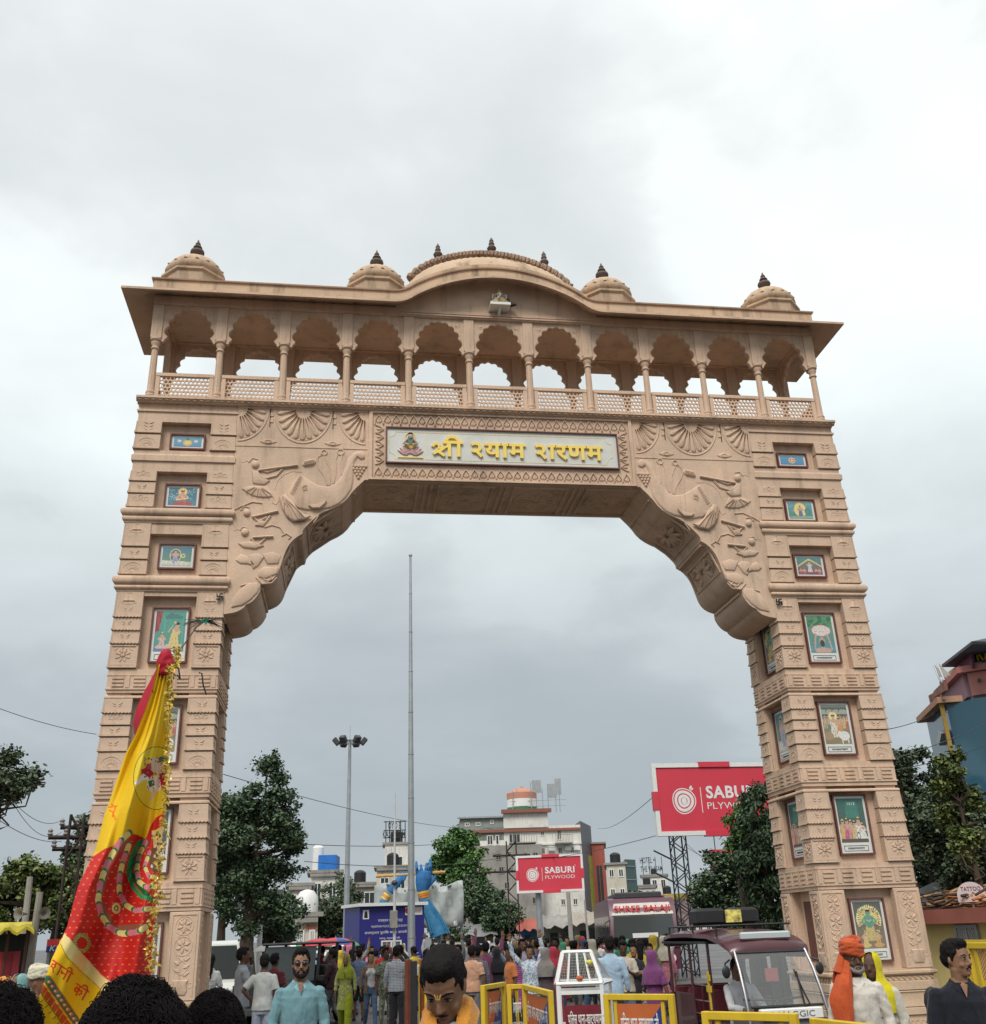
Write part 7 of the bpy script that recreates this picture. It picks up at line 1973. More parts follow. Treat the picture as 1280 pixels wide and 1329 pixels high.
for (x0, x1, y0, y1) in ((u0, u1, z1 - .06, z1), (u0, u1, z0, z0 + .06), (u0, u0 + .06, z0 + .06, z1 - .06), (u1 - .06, u1, z0 + .06, z1 - .06), ((u0 + u1) / 2 - .04, (u0 + u1) / 2 + .04, z0 + .06, z1 - .06)): b.box(x0, x1, -.05, .0, y0, y1)
f = b.build('window', M_WHITE, t, smooth=False); MB().box(u0 + .06, u1 - .06, -.015, -.002, z0 + .06, z1 - .06).build('pane', glass('grey_glass', (.16, .17, .17), .2), f, smooth=False)
MB().box(0, W_, -.02, -.002, .15, .55).build('orange_skirting', paint('orange_board', (.50, .12, .05)), t, smooth=False)
D = 52.0
sc_ = D / 1405.0
q = at(550, D); t = thing('hand_sculpture', 'giant blue sculpted hands with orange bangles playing a golden flute above the booth', 'sculpture', tuple(q), face_cam(q))
inv = Matrix.Rotation(-face_cam(q), 4, 'Z') @ Matrix.Translation(-q)
G = lambda px, py, dy=0: tuple(inv @ (P(px, py, D) + Vector((0, dy, 0))))
HB = paint('hand_blue', (.035, .15, .36), .7, .2, 3); CB = paint('sleeve_blue', (.05, .20, .36), .8, .25, 3, bump=.4, bscale=8); OB = paint('bangle_orange', (.60, .22, .04), .5, .2, 6); YB_ = paint('bangle_yellow', (.70, .48, .06), .5)
k = sc_
b = MB(); b.tube([G(548, 1158), G(549, 1148), G(550, 1140), G(551, 1131)], [9 * k * .8, 10 * k, 11 * k, 9.5 * k], 12)
for i, (x, top_) in enumerate(((541, 1118), (547, 1122), (553, 1120), (558.5, 1115))): b.tube([G(x + .5, 1134), G(x - .5, (1134 + top_) / 2 + 1, -.25), G(x - (1 if i < 2 else -.2), top_, -.15)], [2.7 * k, 2.4 * k, 1.6 * k], 7)
b.tube([G(556, 1150), G(562, 1143), G(566, 1136)], [3.2 * k, 2.8 * k, 1.8 * k], 7)
hm = remesh(b, .03, 'hand', 8); hm.materials.append(HB); place('hand', hm, t)
b = MB(); b.tube([G(549, 1163), G(558, 1185), G(566, 1200), G(571, 1214)], [7 * k, 9 * k, 11 * k, 12.5 * k], 14)
for j in range(9): b.tube([G(545 + j * 1.4, 1168, -.2), G(553 + j * 2.3, 1190, -.3), G(559 + j * 3, 1212, -.35)], .05, 4)
b.build('sleeve', CB, t)
for py, m_, r in ((1157, YB_, 7.6), (1160, OB, 8), (1163, OB, 8.2), (1166.5, YB_, 7.2)):
 b = MB(); b.tube([G(549 + (py - 1157) * .25, py), G(549.5 + (py - 1157) * .25, py + 2.6)], [r * k, r * k * .97], 14); b.build('bangle', m_, t)
b = MB(); b.tube([G(488, 1137.5), G(535, 1134.5), G(578, 1132)], .075, 8); fl = b.build('flute', paint('flute_gold', (.42, .28, .08), .5, .2, 2), t)
for px in (492, 499, 530, 566, 572): b = MB(); b.tube([G(px, 1137.2 - (px - 488) * .06), G(px + 1.6, 1137.1 - (px - 488) * .06)], .095, 8); b.build('flute_band', OB, fl)
b = MB(); b.tube([G(506, 1158), G(513, 1148), G(521, 1140)], [5 * k, 6 * k, 5 * k], 10)
for i, x in enumerate((518, 522, 526)): b.tube([G(x - 2, 1143), G(x + 1, 1137 - i), G(x + 2, 1131)], [2.4 * k, 2 * k, 1.4 * k], 6)
hm = remesh(b, .03, 'hand', 8); hm.materials.append(HB); place('hand', hm, t)
for px, py, m_ in ((503.5, 1161, YB_), (502, 1163.5, OB), (500.5, 1166, YB_)): b = MB(); b.tube([G(px, py), G(px - 1.3, py + 2)], [5.6 * k, 5.8 * k], 12); b.build('bangle', m_, t)
b = MB(); b.tube([G(499, 1168), G(498, 1185), G(497, 1220)], [6 * k, 8 * k, 9 * k], 10); b.build('sleeve', CB, t)
b = MB(); b.tube([G(571, 1213), (G(571, 1213)[0], G(571, 1213)[1], 0)], .12, 8); b.build('support_post', M_GALV, t)
D = 56; p0, p1 = P(486, 1150, D), P(601, 1146, D); t = thing('silver_tarpaulin', 'crumpled silver tarpaulin hung behind the blue hands', 'tarpaulin', (p0.x, p0.y, 0)); b = MB(); rows = []
for i in range(17):
 u = i / 16; p = p0.lerp(p1, u); z0_ = P(540, 1205, D).z
 rows.append([(p.x - p0.x, p.y - p0.y + .25 * math.sin(i * 1.7 + j), (p.z + .15 * math.sin(i * .9)) * (1 - j / 6) + z0_ * j / 6) for j in range(7)] + [(p.x - p0.x, p.y - p0.y + .05 + .25 * math.sin(i * 1.7 + j), (p.z + .15 * math.sin(i * .9)) * (1 - j / 6) + z0_ * j / 6) for j in range(6, -1, -1)])
b.loft(rows); b.build('tarpaulin', paint('silver_tarp', (.36, .39, .38), .4, .25, 1.2, bump=.5, bscale=3), t, ang=180)
b = MB()
for u in (0.02, .5, .98): p = p0.lerp(p1, u); b.tube([(p.x - p0.x, p.y - p0.y + .4, 0), (p.x - p0.x, p.y - p0.y + .4, p.z)], .06, 6)
b.build('pole', M_GALV, t)
# vehicles
def wheel(par, x, y, r, w, hub=M_GALV):
 b = MB(); M = Matrix.Translation((x, y, r)) @ Matrix.Rotation(PI / 2, 4, 'Y')
 b.lathe([(r * .62, -w / 2), (r * .9, -w / 2), (r, -w * .3), (r, w * .3), (r * .9, w / 2), (r * .62, w / 2)], n=20, M=M); wh = b.build('wheel', paint('tyre', (.02, .02, .02), .85), par)
 b = MB(); b.lathe([(r * .63, -w * .42), (r * .5, -w * .30), (r * .15, -w * .38), (r * .15, w * .38), (r * .5, w * .30), (r * .63, w * .42)], n=14, M=M); b.build('rim', hub, wh)
def bus():
 D = 41.0; q = at(836, D); t = thing('bus', 'maroon and white long-distance bus facing the camera beyond the crowd', 'bus', tuple(q), face_cam(q) + .10)
 mr = paint('bus_maroon', (.11, .03, .055), .4, .1, 1.5, coat=.2); h = 2.98; w = 1.25
 prof_ = [(0, .45), (-.06, 1.15), (0.0, 1.5), (.22, 2.55), (.55, h - .06), (1.0, h), (10.5, h), (10.9, h - .2), (11, .45)]
 b = MB(); b.prism([(y, z) for y, z in prof_], -w, w, plane='yz'); bd = b.build('body', mr, t, ang=30)
 gl = glass('bus_glass', (.05, .06, .06), .1)
 S_ = lambda z: (z - 1.5) / 1.05 * .22
 f = lambda z: S_(z) - .02
 b = MB(); b.add([(-w + .1, f(1.52), 1.52), (w - .1, f(1.52), 1.52), (w - .14, f(2.32), 2.32), (-w + .14, f(2.32), 2.32)], [(0, 1, 2, 3)]); b.build('windscreen', gl, t, smooth=False)
 b = MB(); b.add([(-w + .08, f(2.36) - .01, 2.36), (w - .08, f(2.36) - .01, 2.36), (w - .2, .36, 2.78), (-w + .2, .36, 2.78)], [(0, 1, 2, 3)]); hb = b.build('name_board', paint('board_cream', (.62, .60, .55)), t, smooth=False)
 lettering('SHREE BALAJI', (-w + .2, f(2.40) - .05, 2.42), (1, 0, 0), (0, .43, .9), 2 * w - .4, .30, paint('red_sign_letters', (.50, .03, .03)), hb, depth=.01, off=.02)
 b = MB(); b.box(-w + .02, w - .02, -.10, -.06, 1.20, 1.40); bb = b.build('bumper_band', mr, t, smooth=False); lettering('BALAJI TRAVELS', (-w + .15, -.102, 1.22), (1, 0, 0), (0, 0, 1), 2 * w - .3, .15, M_WHITE, bb, depth=.005, off=.01)
 b = MB(); b.box(-.45, .5, -.03, .0, 1.56, 1.72); b.build('sticker', M_WHITE, t, smooth=False)
 for s in (-1, 1):
  b = MB(); b.lathe([(.02, -.13), (.13, -.12), (.15, -.05)], 0, 0, 14, 0, Matrix.Translation((s * .95, 0, .82)) @ Matrix.Rotation(-PI / 2, 4, 'X') @ Matrix.Scale(-1, 4, (0, 0, 1)) @ Matrix.Rotation(PI, 4, 'X')); b.build('headlight', M_WHITE, t)
  b = MB(); b.tube([(s * w, .1, 2.2), (s * (w + .22), -.25, 2.1), (s * (w + .22), -.25, 1.95)], .02, 5); b.cbox(s * (w + .22) - .09, s * (w + .22) + .09, -.32, -.24, 1.62, 1.98, .02); b.build('mirror', M_BLACK, t)
  b = MB();
  for kk in range(9):
   y = .6 + kk * 1.12; b.box(s * (w + .002) - .01, s * (w + .002) + .01, y, y + 1.0, 1.55, 2.35)
  b.build('side_glass', gl, t, smooth=False)
  for y in (1.9, 8.6): wheel(t, s * (w - .16), y, .48, .28)
 b = MB(); b.cbox(-.9, .9, 1.2, 6.5, h, h + .22, .04); b.box(-1.0, 1.0, 1.0, 8.6, h + .02, h + .05)
 b.build('roof_rack', M_DARK, t, smooth=False)
bus()
def car(px, D, label, col, L_=3.9, hh=1.5, rot=0.0, kind='hatch', name='parked_car'):
 q = at(px, D); t = thing(name, label, 'van' if kind == 'van' else ('jeep' if kind == 'jeep' else 'car'), tuple(q), face_cam(q) + rot)
 m = paint('car_%s' % ('%02d%02d%02d' % tuple(int(v * 99) for v in col)), col, .3, .05, 1, coat=.5); w = .80; gl = glass('car_glass', (.04, .05, .05), .08)
 if kind == 'hatch':
  low = [(0, .35), (-.05, .6), (.05, .85), (.95, 1.0), (L_ - .15, 1.0), (L_, .85), (L_, .35)]; cab = [(.85, .98), (1.6, hh - .05), (2.0, hh), (L_ - .8, hh), (L_ - .15, .98)]
 elif kind == 'van':
  low = [(0, .35), (-.03, .9), (.12, 1.05), (L_, 1.05), (L_, .35)]; cab = [(.12, 1.04), (.55, hh - .08), (.85, hh), (L_ - .12, hh), (L_ - .02, 1.04)]
 else:
  low = [(0, .45), (0, 1.0), (1.2, 1.05), (1.25, .85), (L_, .85), (L_, .45)]; cab = None
 b = MB(); b.loft([[(x * w, y, z) for y, z in low] for x in (-1, 1)]); b.build('body', m, t, smooth=False)
 if cab:
  b = MB(); b.loft([[(s * w * (.99 if z < 1.2 else .84), y, z) for y, z in cab] for s in (-1, 1)]); b.build('cabin', m, t, smooth=False)
  (y0, z0), (y1, z1) = cab[0], cab[1]; e = .10
  fr = lambda u, x: (x, y0 + (y1 - y0) * u - .015, z0 + (z1 - z0) * u + .01)
  b = MB(); b.add([fr(e, -w * .88), fr(e, w * .88), fr(.95, w * .76), fr(.95, -w * .76)], [(0, 1, 2, 3)]); b.build('windscreen', gl, t, smooth=False)
  for s in (-1, 1):
   b = MB(); xw = lambda z: s * (w * (.99 - .15 * (z - 1.0) / (hh - 1.0)) + .006)
   ys = [cab[1][0] + .05, (cab[1][0] + cab[-1][0]) / 2 - .04, (cab[1][0] + cab[-1][0]) / 2 + .04, cab[-1][0] - .5]
   for ya, yb in ((ys[0] - .15, ys[1]), (ys[2], ys[3])): b.add([(xw(1.06), ya, 1.06), (xw(1.06), yb, 1.06), (xw(hh - .12), yb - .05, hh - .12), (xw(hh - .12), ya + .15, hh - .12)], [(0, 1, 2, 3)])
   b.build('side_glass', gl, t, smooth=False)
 else:
  for s in (-1, 1):
   for ya, yb in ((1.25, 1.3), (2.3, 2.3), (L_ - .1, L_ - .1)): b = MB(); b.bar((s * w * .95, ya - .1, .85), (s * w * .9, yb + .1, hh), .06); b.build('roll_bar', M_BLACK, t, smooth=False)
  MB().cbox(-w * .97, w * .97, 1.2, L_, hh, hh + .06, .03).build('soft_top', M_BLACK, t)
  MB().add([(-w * .9, 1.12, 1.05), (w * .9, 1.12, 1.05), (w * .85, 1.3, hh - .03), (-w * .85, 1.3, hh - .03)], [(0, 1, 2, 3)]).build('windscreen', gl, t, smooth=False)
  for s in (-1, 1): MB().cbox(s * .4 - .25, s * .4 + .25, 1.9, 2.45, .85, 1.35, .05).build('seat', M_DARK, t)
 for s in (-1, 1):
  MB().ball((s * w * .72, .0, .72), (.13, .06, .09), 10, 6).build('headlight', glass('lamp_glass', (.6, .6, .58), .1), t)
  MB().cbox(s * (w + .1) - .08, s * (w + .1) + .08, 1.1, 1.18, 1.0, 1.14, .02).build('mirror', M_BLACK, t)
  for y in (.72, L_ - .75): wheel(t, s * (w - .06), y, .31, .19)
 MB().box(-w * .5, w * .5, -.06, -.02, .55, .72).build('grille', M_BLACK, t, smooth=False)
 MB().cbox(-w * 1.0, w * 1.0, -.10, .1, .35, .52, .03).build('bumper', M_DARK, t)
 return t
car(279, 27, 'tall white van parked beside the left gate pier', (.66, .67, .62), 3.6, 1.98, .15, 'van', 'parked_van')
car(345, 26, 'black open jeep with a soft top behind the two grey-shirted men', (.02, .022, .024), 3.4, 1.82, -.5, 'jeep', 'parked_jeep')
car(372, 33, 'white hatchback just behind the black jeep', (.62, .63, .63), 3.9, 1.6, -.4)
car(700, 46, 'silver car standing in the crowd below the billboard post', (.42, .43, .43), 4, 1.5, .9)
car(735, 52, 'white car behind the crowd left of the bus', (.6, .6, .6), 4, 1.5, 1.2)
car(640, 60, 'beige car parked beneath the dark trees beyond the crowd', (.4, .36, .28), 4, 1.5, 1.3)
def rickshaw():
 D = 15.2; q = at(984, D)
 t = thing('electric_rickshaw', 'maroon battery rickshaw with curved windscreen and roof loudspeakers in front of the right pier', 'rickshaw', tuple(q), face_cam(q) + .42)
 mr = paint('rickshaw_maroon', (.06, .010, .015), .4, .3, 2, coat=.4, dirt=.25, dirtcol=(.12, .09, .07)); ch = paint('chrome', (.22, .22, .23), .4, .05, 2, metal=.7)
 w = .50; hz = 1.80
 b = MB(); rows = []
 for y, z, ww in ((-.26, hz - .20, .54), (-.22, hz - .13, .57), (.05, hz - .04, .59), (.45, hz + .03, .60), (1.3, hz + .05, .60), (2.0, hz + .04, .60), (2.3, hz, .58), (2.36, hz - .06, .56)):
  rows.append([(-ww, y, z - .07), (-ww * .98, y, z - .02), (-ww * .6, y, z + .02), (0, y, z + .035), (ww * .6, y, z + .02), (ww * .98, y, z - .02), (ww, y, z - .07)] + [(ww * .9, y + .0, z - .10), (0, y, z - .075), (-ww * .9, y, z - .10)])
 b.loft(rows); b.build('roof', mr, t, ang=50)
 MB().box(-.61, .61, .5, 2.3, hz - .105, hz - .075).build('roof_rim', M_BLACK, t, smooth=False)
 MB().cbox(-.34, .38, -.16, -.08, hz - .07, hz + .03, .02, 0).build('light_bar', glass('led_lens', (.45, .50, .50), .15), t)
 b = MB(); b.bar((-.5, .1, hz + .12), (-.5, 2.2, hz + .12), .02); b.bar((.5, .1, hz + .12), (.5, 2.2, hz + .12), .02)
 for y in (.3, 1.2, 2.2): b.bar((-.5, y, hz + .12), (.5, y, hz + .12), .02); b.bar((-.5, y, hz), (-.5, y, hz + .12), .02); b.bar((.5, y, hz), (.5, y, hz + .12), .02)
 b.build('roof_rack', M_BLACK, t, smooth=False)
 for x, y, ww in ((-.30, .9, .22), (.26, .95, .20)): MB().cbox(x - ww, x + ww, y, y + .35, hz + .13, hz + .36, .04).build('speaker_box', M_BLACK, t)
 MB().box(-.10, .14, .86, .88, hz + .16, hz + .33).build('sticker_panel', paint('yellow_white_print', (.55, .48, .12), .5, .9, 12), t, smooth=False)
 for s in (-1, 1):
  pts = [(s * .55, -.62, .62), (s * .54, -.59, .85), (s * .53, -.51, 1.10), (s * .515, -.39, 1.38), (s * .50, -.25, 1.60)]
  MB().tube(pts, .022, 8).build('chrome_pillar', ch, t)
  MB().tube([(s * .49, -.59, .45), (s * .53, -.62, .66)], .02, 6).build('chrome_stub', ch, t)
 gl = glass('screen_glass', (.35, .38, .38), .05, alpha=.30)
 rr_ = [(-.575, .95), (-.52, 1.10), (-.40, 1.38), (-.27, 1.58)]
 b = MB(); b.add([(x, y, z) for y, z in rr_ for x in (-.49, .49)], [(0, 1, 3, 2), (2, 3, 5, 4), (4, 5, 7, 6)]); b.build('windscreen', gl, t)
 for w__, y__, z__ in ((.49, -.58, .95), (.48, -.27, 1.58)): MB().tube([(-w__, y__, z__), (w__, y__, z__)], .018, 6).build('screen_frame', M_BLACK, t)
 b = MB(); b.tube([(.30, -.62, .94), (.26, -.54, 1.12), (.22, -.43, 1.36)], .010, 5); b.tube([(.23, -.61, .90), (.24, -.45, 1.34)], .014, 4); b.build('wiper', M_BLACK, t)
 b = MB(); b.cbox(-.42, .42, -.70, -.60, .80, .93, .012); pl = b.build('name_plate', M_WHITE, t)
 lettering('E-MAGGIC', (-.30, -.702, .83), (1, 0, 0), (0, 0, 1), .60, .07, paint('grey_letters', (.16, .16, .17)), pl, depth=.003, off=.004)
 b = MB(); rows = []
 for z, y, ww in ((.30, -.50, .30), (.45, -.66, .40), (.62, -.68, .46), (.72, -.64, .50), (.84, -.60, .50)): rows.append([(-ww, .05, z), (-ww, y + .16, z), (-ww * .75, y, z), (ww * .75, y, z), (ww, y + .16, z), (ww, .05, z)])
 b.loft(rows); b.build('nose', ch, t, ang=40)
 MB().ball((0, -.70, .56), (.12, .07, .10), 12, 6).build('headlight', glass('lamp_glass', (.6, .6, .58), .1), t)
 MB().box(-.48, .48, .05, 2.25, .30, .40).build('floor', M_BLACK, t, smooth=False)
 for s in (-1, 1):
  b = MB()
  for y in (.62, 1.35, 2.22): b.tube([(s * .52, y, .32), (s * .53, y, hz - .08)], .022, 6)
  b.build('post', mr, t)
  b = MB()
  for z in (.62, .78, .95, 1.15): b.bar((s * .52, .64, z), (s * .52, 1.34, z), .02)
  b.bar((s * .52, 1.0, .4), (s * .52, 1.0, 1.15), .02); b.build('side_rail', mr, t, smooth=False)
  MB().box(s * .50 - .015, s * .50 + .015, 1.37, 2.22, .38, 1.02).build('side_panel', mr, t, smooth=False)
  MB().tube([(s * .56, -.2, 1.5), (s * .66, -.28, 1.46), (s * .66, -.28, 1.40)], .012, 5).ball((s * .66, -.29, 1.36), (.06, .02, .08), 8, 5).build('mirror', M_BLACK, t)
  wheel(t, s * .44, 1.85, .24, .10)
 wheel(t, 0, -.42, .24, .10)
 for y in (.62, 1.40, 1.95): MB().cbox(-.44, .44, y, y + .36, .58, .68, .03).build('seat', M_DARK, t); MB().cbox(-.44, .44, y + .36, y + .44, .62, 1.10, .03).build('seat_back', paint('seat_red', (.14, .02, .03), .5), t)
 MB().tube([(-.42, -.18, 1.02), (0, -.28, 1.0), (.42, -.18, 1.02)], .016, 6).tube([(0, -.28, 1.0), (0, -.42, .4)], .022, 6).build('handlebar', M_BLACK, t)
 b = MB(); b.box(-.575, -.555, .60, .635, .86, 1.34); b.box(-.576, -.554, .55, .60, 1.08, 1.16); b.box(-.576, -.554, .635, .70, 1.08, 1.16); b.box(-.576, -.554, .56, .60, 1.22, 1.30); b.build('yellow_trim', paint('barrier_yellow', (.62, .42, .02), .5, .12, 4, dirt=.3), t, smooth=False)
 MB().box(-.08, .10, -.20, -.19, 1.22, 1.38).build('paper_sticker', paint('paper_red', (.45, .12, .12)), t, smooth=False)
 return t
rk = rickshaw()
# barricades
M_YEL = paint('barrier_yellow', (0.52, 0.34, 0.02), .5, .12, 4, dirt=.3)
M_ORP = paint('print_orange', (0.50, 0.13, 0.04), .55, .1, 3, dirt=.2)
M_NVY = paint('print_navy', (0.02, 0.035, 0.20), .5, .1, 3, dirt=.2)
KH = '\u092a\u0941\u0932\u093f\u0938 \u0925\u093e\u0928\u093e-\u0916\u093e\u091f\u0942\u0936\u094d\u092f\u093e\u092e \u091c\u0940'.replace('\u0932\u093f', '\u093f\u0932')
def barricade(px0, px1, top, D0, D1, label, h=None, banner=True, legs=True):
 a, c = at(px0, D0), at(px1, D1); w = (c - a).length; ang = math.atan2(c.y - a.y, c.x - a.x)
 h = h or P(px0, top, D0).z
 t = thing('barricade', label, 'barricade', tuple(a), ang, 'yellow police barricades')
 b = MB(); r = .032
 b.cbox(0, r * 2, -r, r, .12, h, .006); b.cbox(w - r * 2, w, -r, r, .12, h, .006); b.cbox(r * 2, w - r * 2, -r, r, h - r * 2, h, .006); b.cbox(r * 2, w - r * 2, -r, r, .22, .22 + r * 2, .006)
 b.build('frame', M_YEL, t)
 for x in (.05, w - .05): b = MB(); b.box(x - .025, x + .025, -.35, .35, .06, .115); b.build('foot', M_YEL, t, smooth=False)
 b = MB(); b.box(.12, .16, -.012, .012, .285, h - .065); b.box(w - .16, w - .12, -.012, .012, .285, h - .065); b.build('upright', M_YEL, t, smooth=False)
 if banner:
  b = MB(); b.box(.165, w - .165, -.010, .008, .32, h - .10, 0); bn = b.build('banner', M_ORP, t, smooth=False)
  b = MB(); zb = h - .10; z0 = .32; H_ = zb - z0
  b.add([(.165, -.012, z0 + H_ * .25), (.165, -.012, z0), (w - .165, -.012, z0), (w - .165, -.012, zb - H_ * .02)], [(0, 1, 2, 3)]); b.build('navy_field', M_NVY, bn, smooth=False)
  lettering(KH, (.20, -.014, zb - H_ * .40), (1, 0, 0), (0, 0, 1), w - .40, H_ * .30, M_WHITE, bn, depth=.003, off=.012)
  lettering('RAJASTHAN POLICE', (.24, -.0145, zb - H_ * .56), (1, 0, 0), (0, 0, 1), w - .48, H_ * .09, M_WHITE, bn, depth=.003)
  lettering('\u0916\u093e\u091f\u0942\u0936\u094d\u092f\u093e\u092e', (.26, -.0145, zb - H_ * .80), (1, 0, 0), (0, 0, 1), w - .52, H_ * .18, M_WHITE, bn, depth=.003)
 return t
barricade(624, 652, 1265, 15.6, 16.4, 'yellow barricade with orange and navy banner, leftmost of the joined pair', 1.26)
barricade(655, 680, 1268, 16.0, 16.0, 'narrow yellow barricade with dull banner in the middle of the joined ones', 1.24)
barricade(678, 711, 1269, 15.2, 13.4, 'yellow barricade turned away beside the white mesh stand', 1.27)
barricade(778, 866, 1287, 12.6, 12.2, 'wide yellow barricade with orange and navy Hindi banner in front of the rickshaw', 1.26)
barricade(900, 1018, 1311, 9.6, 9.2, 'yellow barricade whose top rail crosses below the rickshaw windscreen', 1.27)
barricade(1036, 1135, 1316, 9.4, 8.6, 'yellow barricade below the man in the orange turban', 1.22)
barricade(1246, 1330, 1226, 13.2, 12.4, 'tall yellow barricade with orange print behind the man in black', 1.66, banner=False)
barricade(545, 553, 1246, 23, 19, 'yellow inner barricade seen nearly end-on beside the plaid shirt', 1.35, banner=False)
for px, lab in ((530, 'brown post barrier seen edge-on left of the black post'), (549, 'orange brown post barrier seen edge-on by the bowed man')):
 q = at(px, 21); t = thing('post_barrier', lab, 'barrier', tuple(q), .5); b = MB(); b.cbox(-.06, .06, -.05, .05, 0, 1.52, .01); MB().box(-.25, .25, -.045, .045, 0, .07).build('foot', M_BLACK, t, smooth=False); b.build('post', paint('rust_brown', (.16, .05, .03) if px < 540 else (.26, .09, .03), .6, .3, 5), t, smooth=False); _mats.pop('rust_brown')
q = at(537, 20.6); t = thing('black_post', 'black post between the two brown barriers', 'post', tuple(q)); MB().cbox(-.06, .06, -.05, .05, 0, 1.5, .01).build('shaft', M_BLACK, t)
D = 14.5; a, c = at(1238, D), at(1330, D * .95); t = thing('mesh_screen', 'sagging orange mesh screen on the railing in front of the yellow house', 'screen', tuple(a), math.atan2(c.y - a.y, c.x - a.x)); l = (c - a).length
b = MB(); z0, z1 = P(1250, 1272, D).z, P(1250, 1228, D).z
for k in range(26): b.bar((l * k / 26 - .1, 0, z0), (l * k / 26 + .25, 0, z1), .008); b.bar((l * k / 26 + .25, .01, z0), (l * k / 26 - .1, .01, z1), .008)
b.build('netting', paint('net_ochre', (.42, .20, .08), .8), t, smooth=False)
b = MB(); b.box(-.1, l, -.03, .03, z1, z1 + .07); b.box(-.1, l, -.031, .03, z0 - .07, z0); b.box(-.1, -.04, -.03, .03, 0, z1); b.box(-.1, l, -.02, .02, .35, .35 + (z0 - .5) * .55); b.build('rail', M_YEL, t, smooth=False)
lettering('\u0928\u094b', (.35, -.022, .62), (1, 0, 0), (0, 0, 1), .5, .22, paint('red_letters', (.5, .1, .04)), t, depth=.004)
D = 17.5; a, c = at(718, D), at(790, D); w_ = (c - a).length; t = thing('mesh_trestle', 'white triangular mesh trestle standing on a white frame table', 'trestle', tuple(a), math.atan2(c.y - a.y, c.x - a.x))
z1, z0 = P(735, 1237, D).z, P(720, 1278, D).z
b = MB(); m_ = .05
for (p, q2) in (((.12, .35, z1), (w_ * .66, .35, z1)), ((0, 0, z0), (w_ * .82, 0, z0)), ((0, .8, z0), (w_, .8, z0)), ((.12, .35, z1), (0, 0, z0)), ((w_ * .66, .35, z1), (w_ * .82, 0, z0)), ((.12, .35, z1), (.0, .8, z0)), ((w_ * .66, .35, z1), (w_, .8, z0)), ((w_ * .82, 0, z0), (w_, .8, z0))): b.bar(p, q2, m_)
for u in (.25, .5, .75): b.bar((.12 + (w_ * .66 - .12) * u, .345, z1), (w_ * .82 * u, -.005, z0), .025)
b.build('top_frame', M_WHITE, t, smooth=False)
b = MB()
R = random.Random(3)
for k in range(26): u = k / 25; b.bar((.12 + (w_ * .66 - .12) * u, .352, z1), (w_ * .82 * u, .002, z0), .005)
for k in range(12): u = k / 11; zz = z1 + (z0 - z1) * u; b.bar((.12 * (1 - u), .35 * (1 - u), zz), (w_ * .66 + w_ * .16 * u, .35 * (1 - u), zz), .005)
b.build('mesh_panel', M_CONC, t, smooth=False)
b = MB()
for x, y in ((.03, .0), (w_ * .8, .0), (.03, .8), (w_ - .03, .8)): b.box(x - .03, x + .03, y - .03, y + .03, 0, z0 - .02)
for z in (z0 - .15, .5): b.box(0, w_ * .83, -.025, .025, z, z + .05); b.box(0, w_, .775, .825, z, z + .05)
b.build('table_frame', M_WHITE, t, smooth=False)
bn = MB().box(.12, w_ * .75, -.04, -.028, .15, z0 - .30).build('maroon_banner', paint('banner_maroon', (.16, .02, .03), .6, .2, 3), t, smooth=False)
lettering(KH, (.16, -.042, z0 - .62), (1, 0, 0), (0, 0, 1), w_ * .68, .24, M_WHITE, bn, depth=.003, off=.012)
for x, y, z, c_ in ((.55, .16, z0 + .30, (.55, .52, .10)), (.38, .05, z0 + .08, (.45, .12, .06))):
 o = MB().ball((x, y - .06, z), (.06, .03, .04), 8, 5).build('flower_garland', paint('garland%d' % int(c_[0] * 100), c_, .8, .4, 20), t)
# umbrellas
def umbrella(px, top, D, cols, label, r=1.0):
 q = at(px, D); h = P(px, top, D).z; t = thing('umbrella', label, 'umbrella', tuple(q), rnd.uniform(0, 1), 'open umbrellas over the crowd')
 n = 8; r *= .56
 for k in range(n):
  b = MB(); rows = []
  for j in range(6):
   f = j / 5; rr = r * math.sin(f * 1.35) / math.sin(1.35); z = h - .34 * r * (1 - math.cos(f * 1.35)) / (1 - math.cos(1.35))
   pts = []
   for m in range(4):
    a = 2 * PI * (k + m / 3) / n; sag = 1 - .05 * f * math.sin(PI * m / 3); pts.append((max(rr, .01) * sag * math.cos(a), max(rr, .01) * sag * math.sin(a), z))
   rows.append(pts + [(p[0], p[1], p[2] - .008) for p in pts[::-1]])
  b.loft(rows); b.build('canopy_panel', cols[k % len(cols)], t)
 MB().tube([(0, 0, h + .05), (0, 0, .05)], .012, 5).build('shaft', M_GALV, t)
UR = paint('umbrella_red', (.55, .03, .05), .5); UG = paint('umbrella_grey', (.22, .22, .21), .6); UGr = paint('umbrella_green', (.04, .28, .12), .5); UBl = paint('umbrella_blue', (.03, .07, .35), .5); UW = M_WHITE
umbrella(356, 1224, 33, [UG], 'dull grey umbrella behind the jeep', 1.1)
umbrella(385, 1222, 34, [UR, UW, UGr], 'umbrella with green, white and red panels above the bearded man', .95)
umbrella(369, 1226, 37, [UG, UW], 'pale grey and white umbrella over the white car', .9)
umbrella(415, 1218, 33, [UR], 'large plain red umbrella over the crowd left of the booth', 1.05)
umbrella(436, 1217, 32, [UBl, UR, UR], 'red and blue umbrella just left of the booth', 1.0)
umbrella(446, 1220, 34, [UGr, UW, UR], 'green, white and red umbrella touching the booth edge', .9)
umbrella(402, 1224, 36, [UGr, UG], 'green and grey umbrella behind the red one', .8)
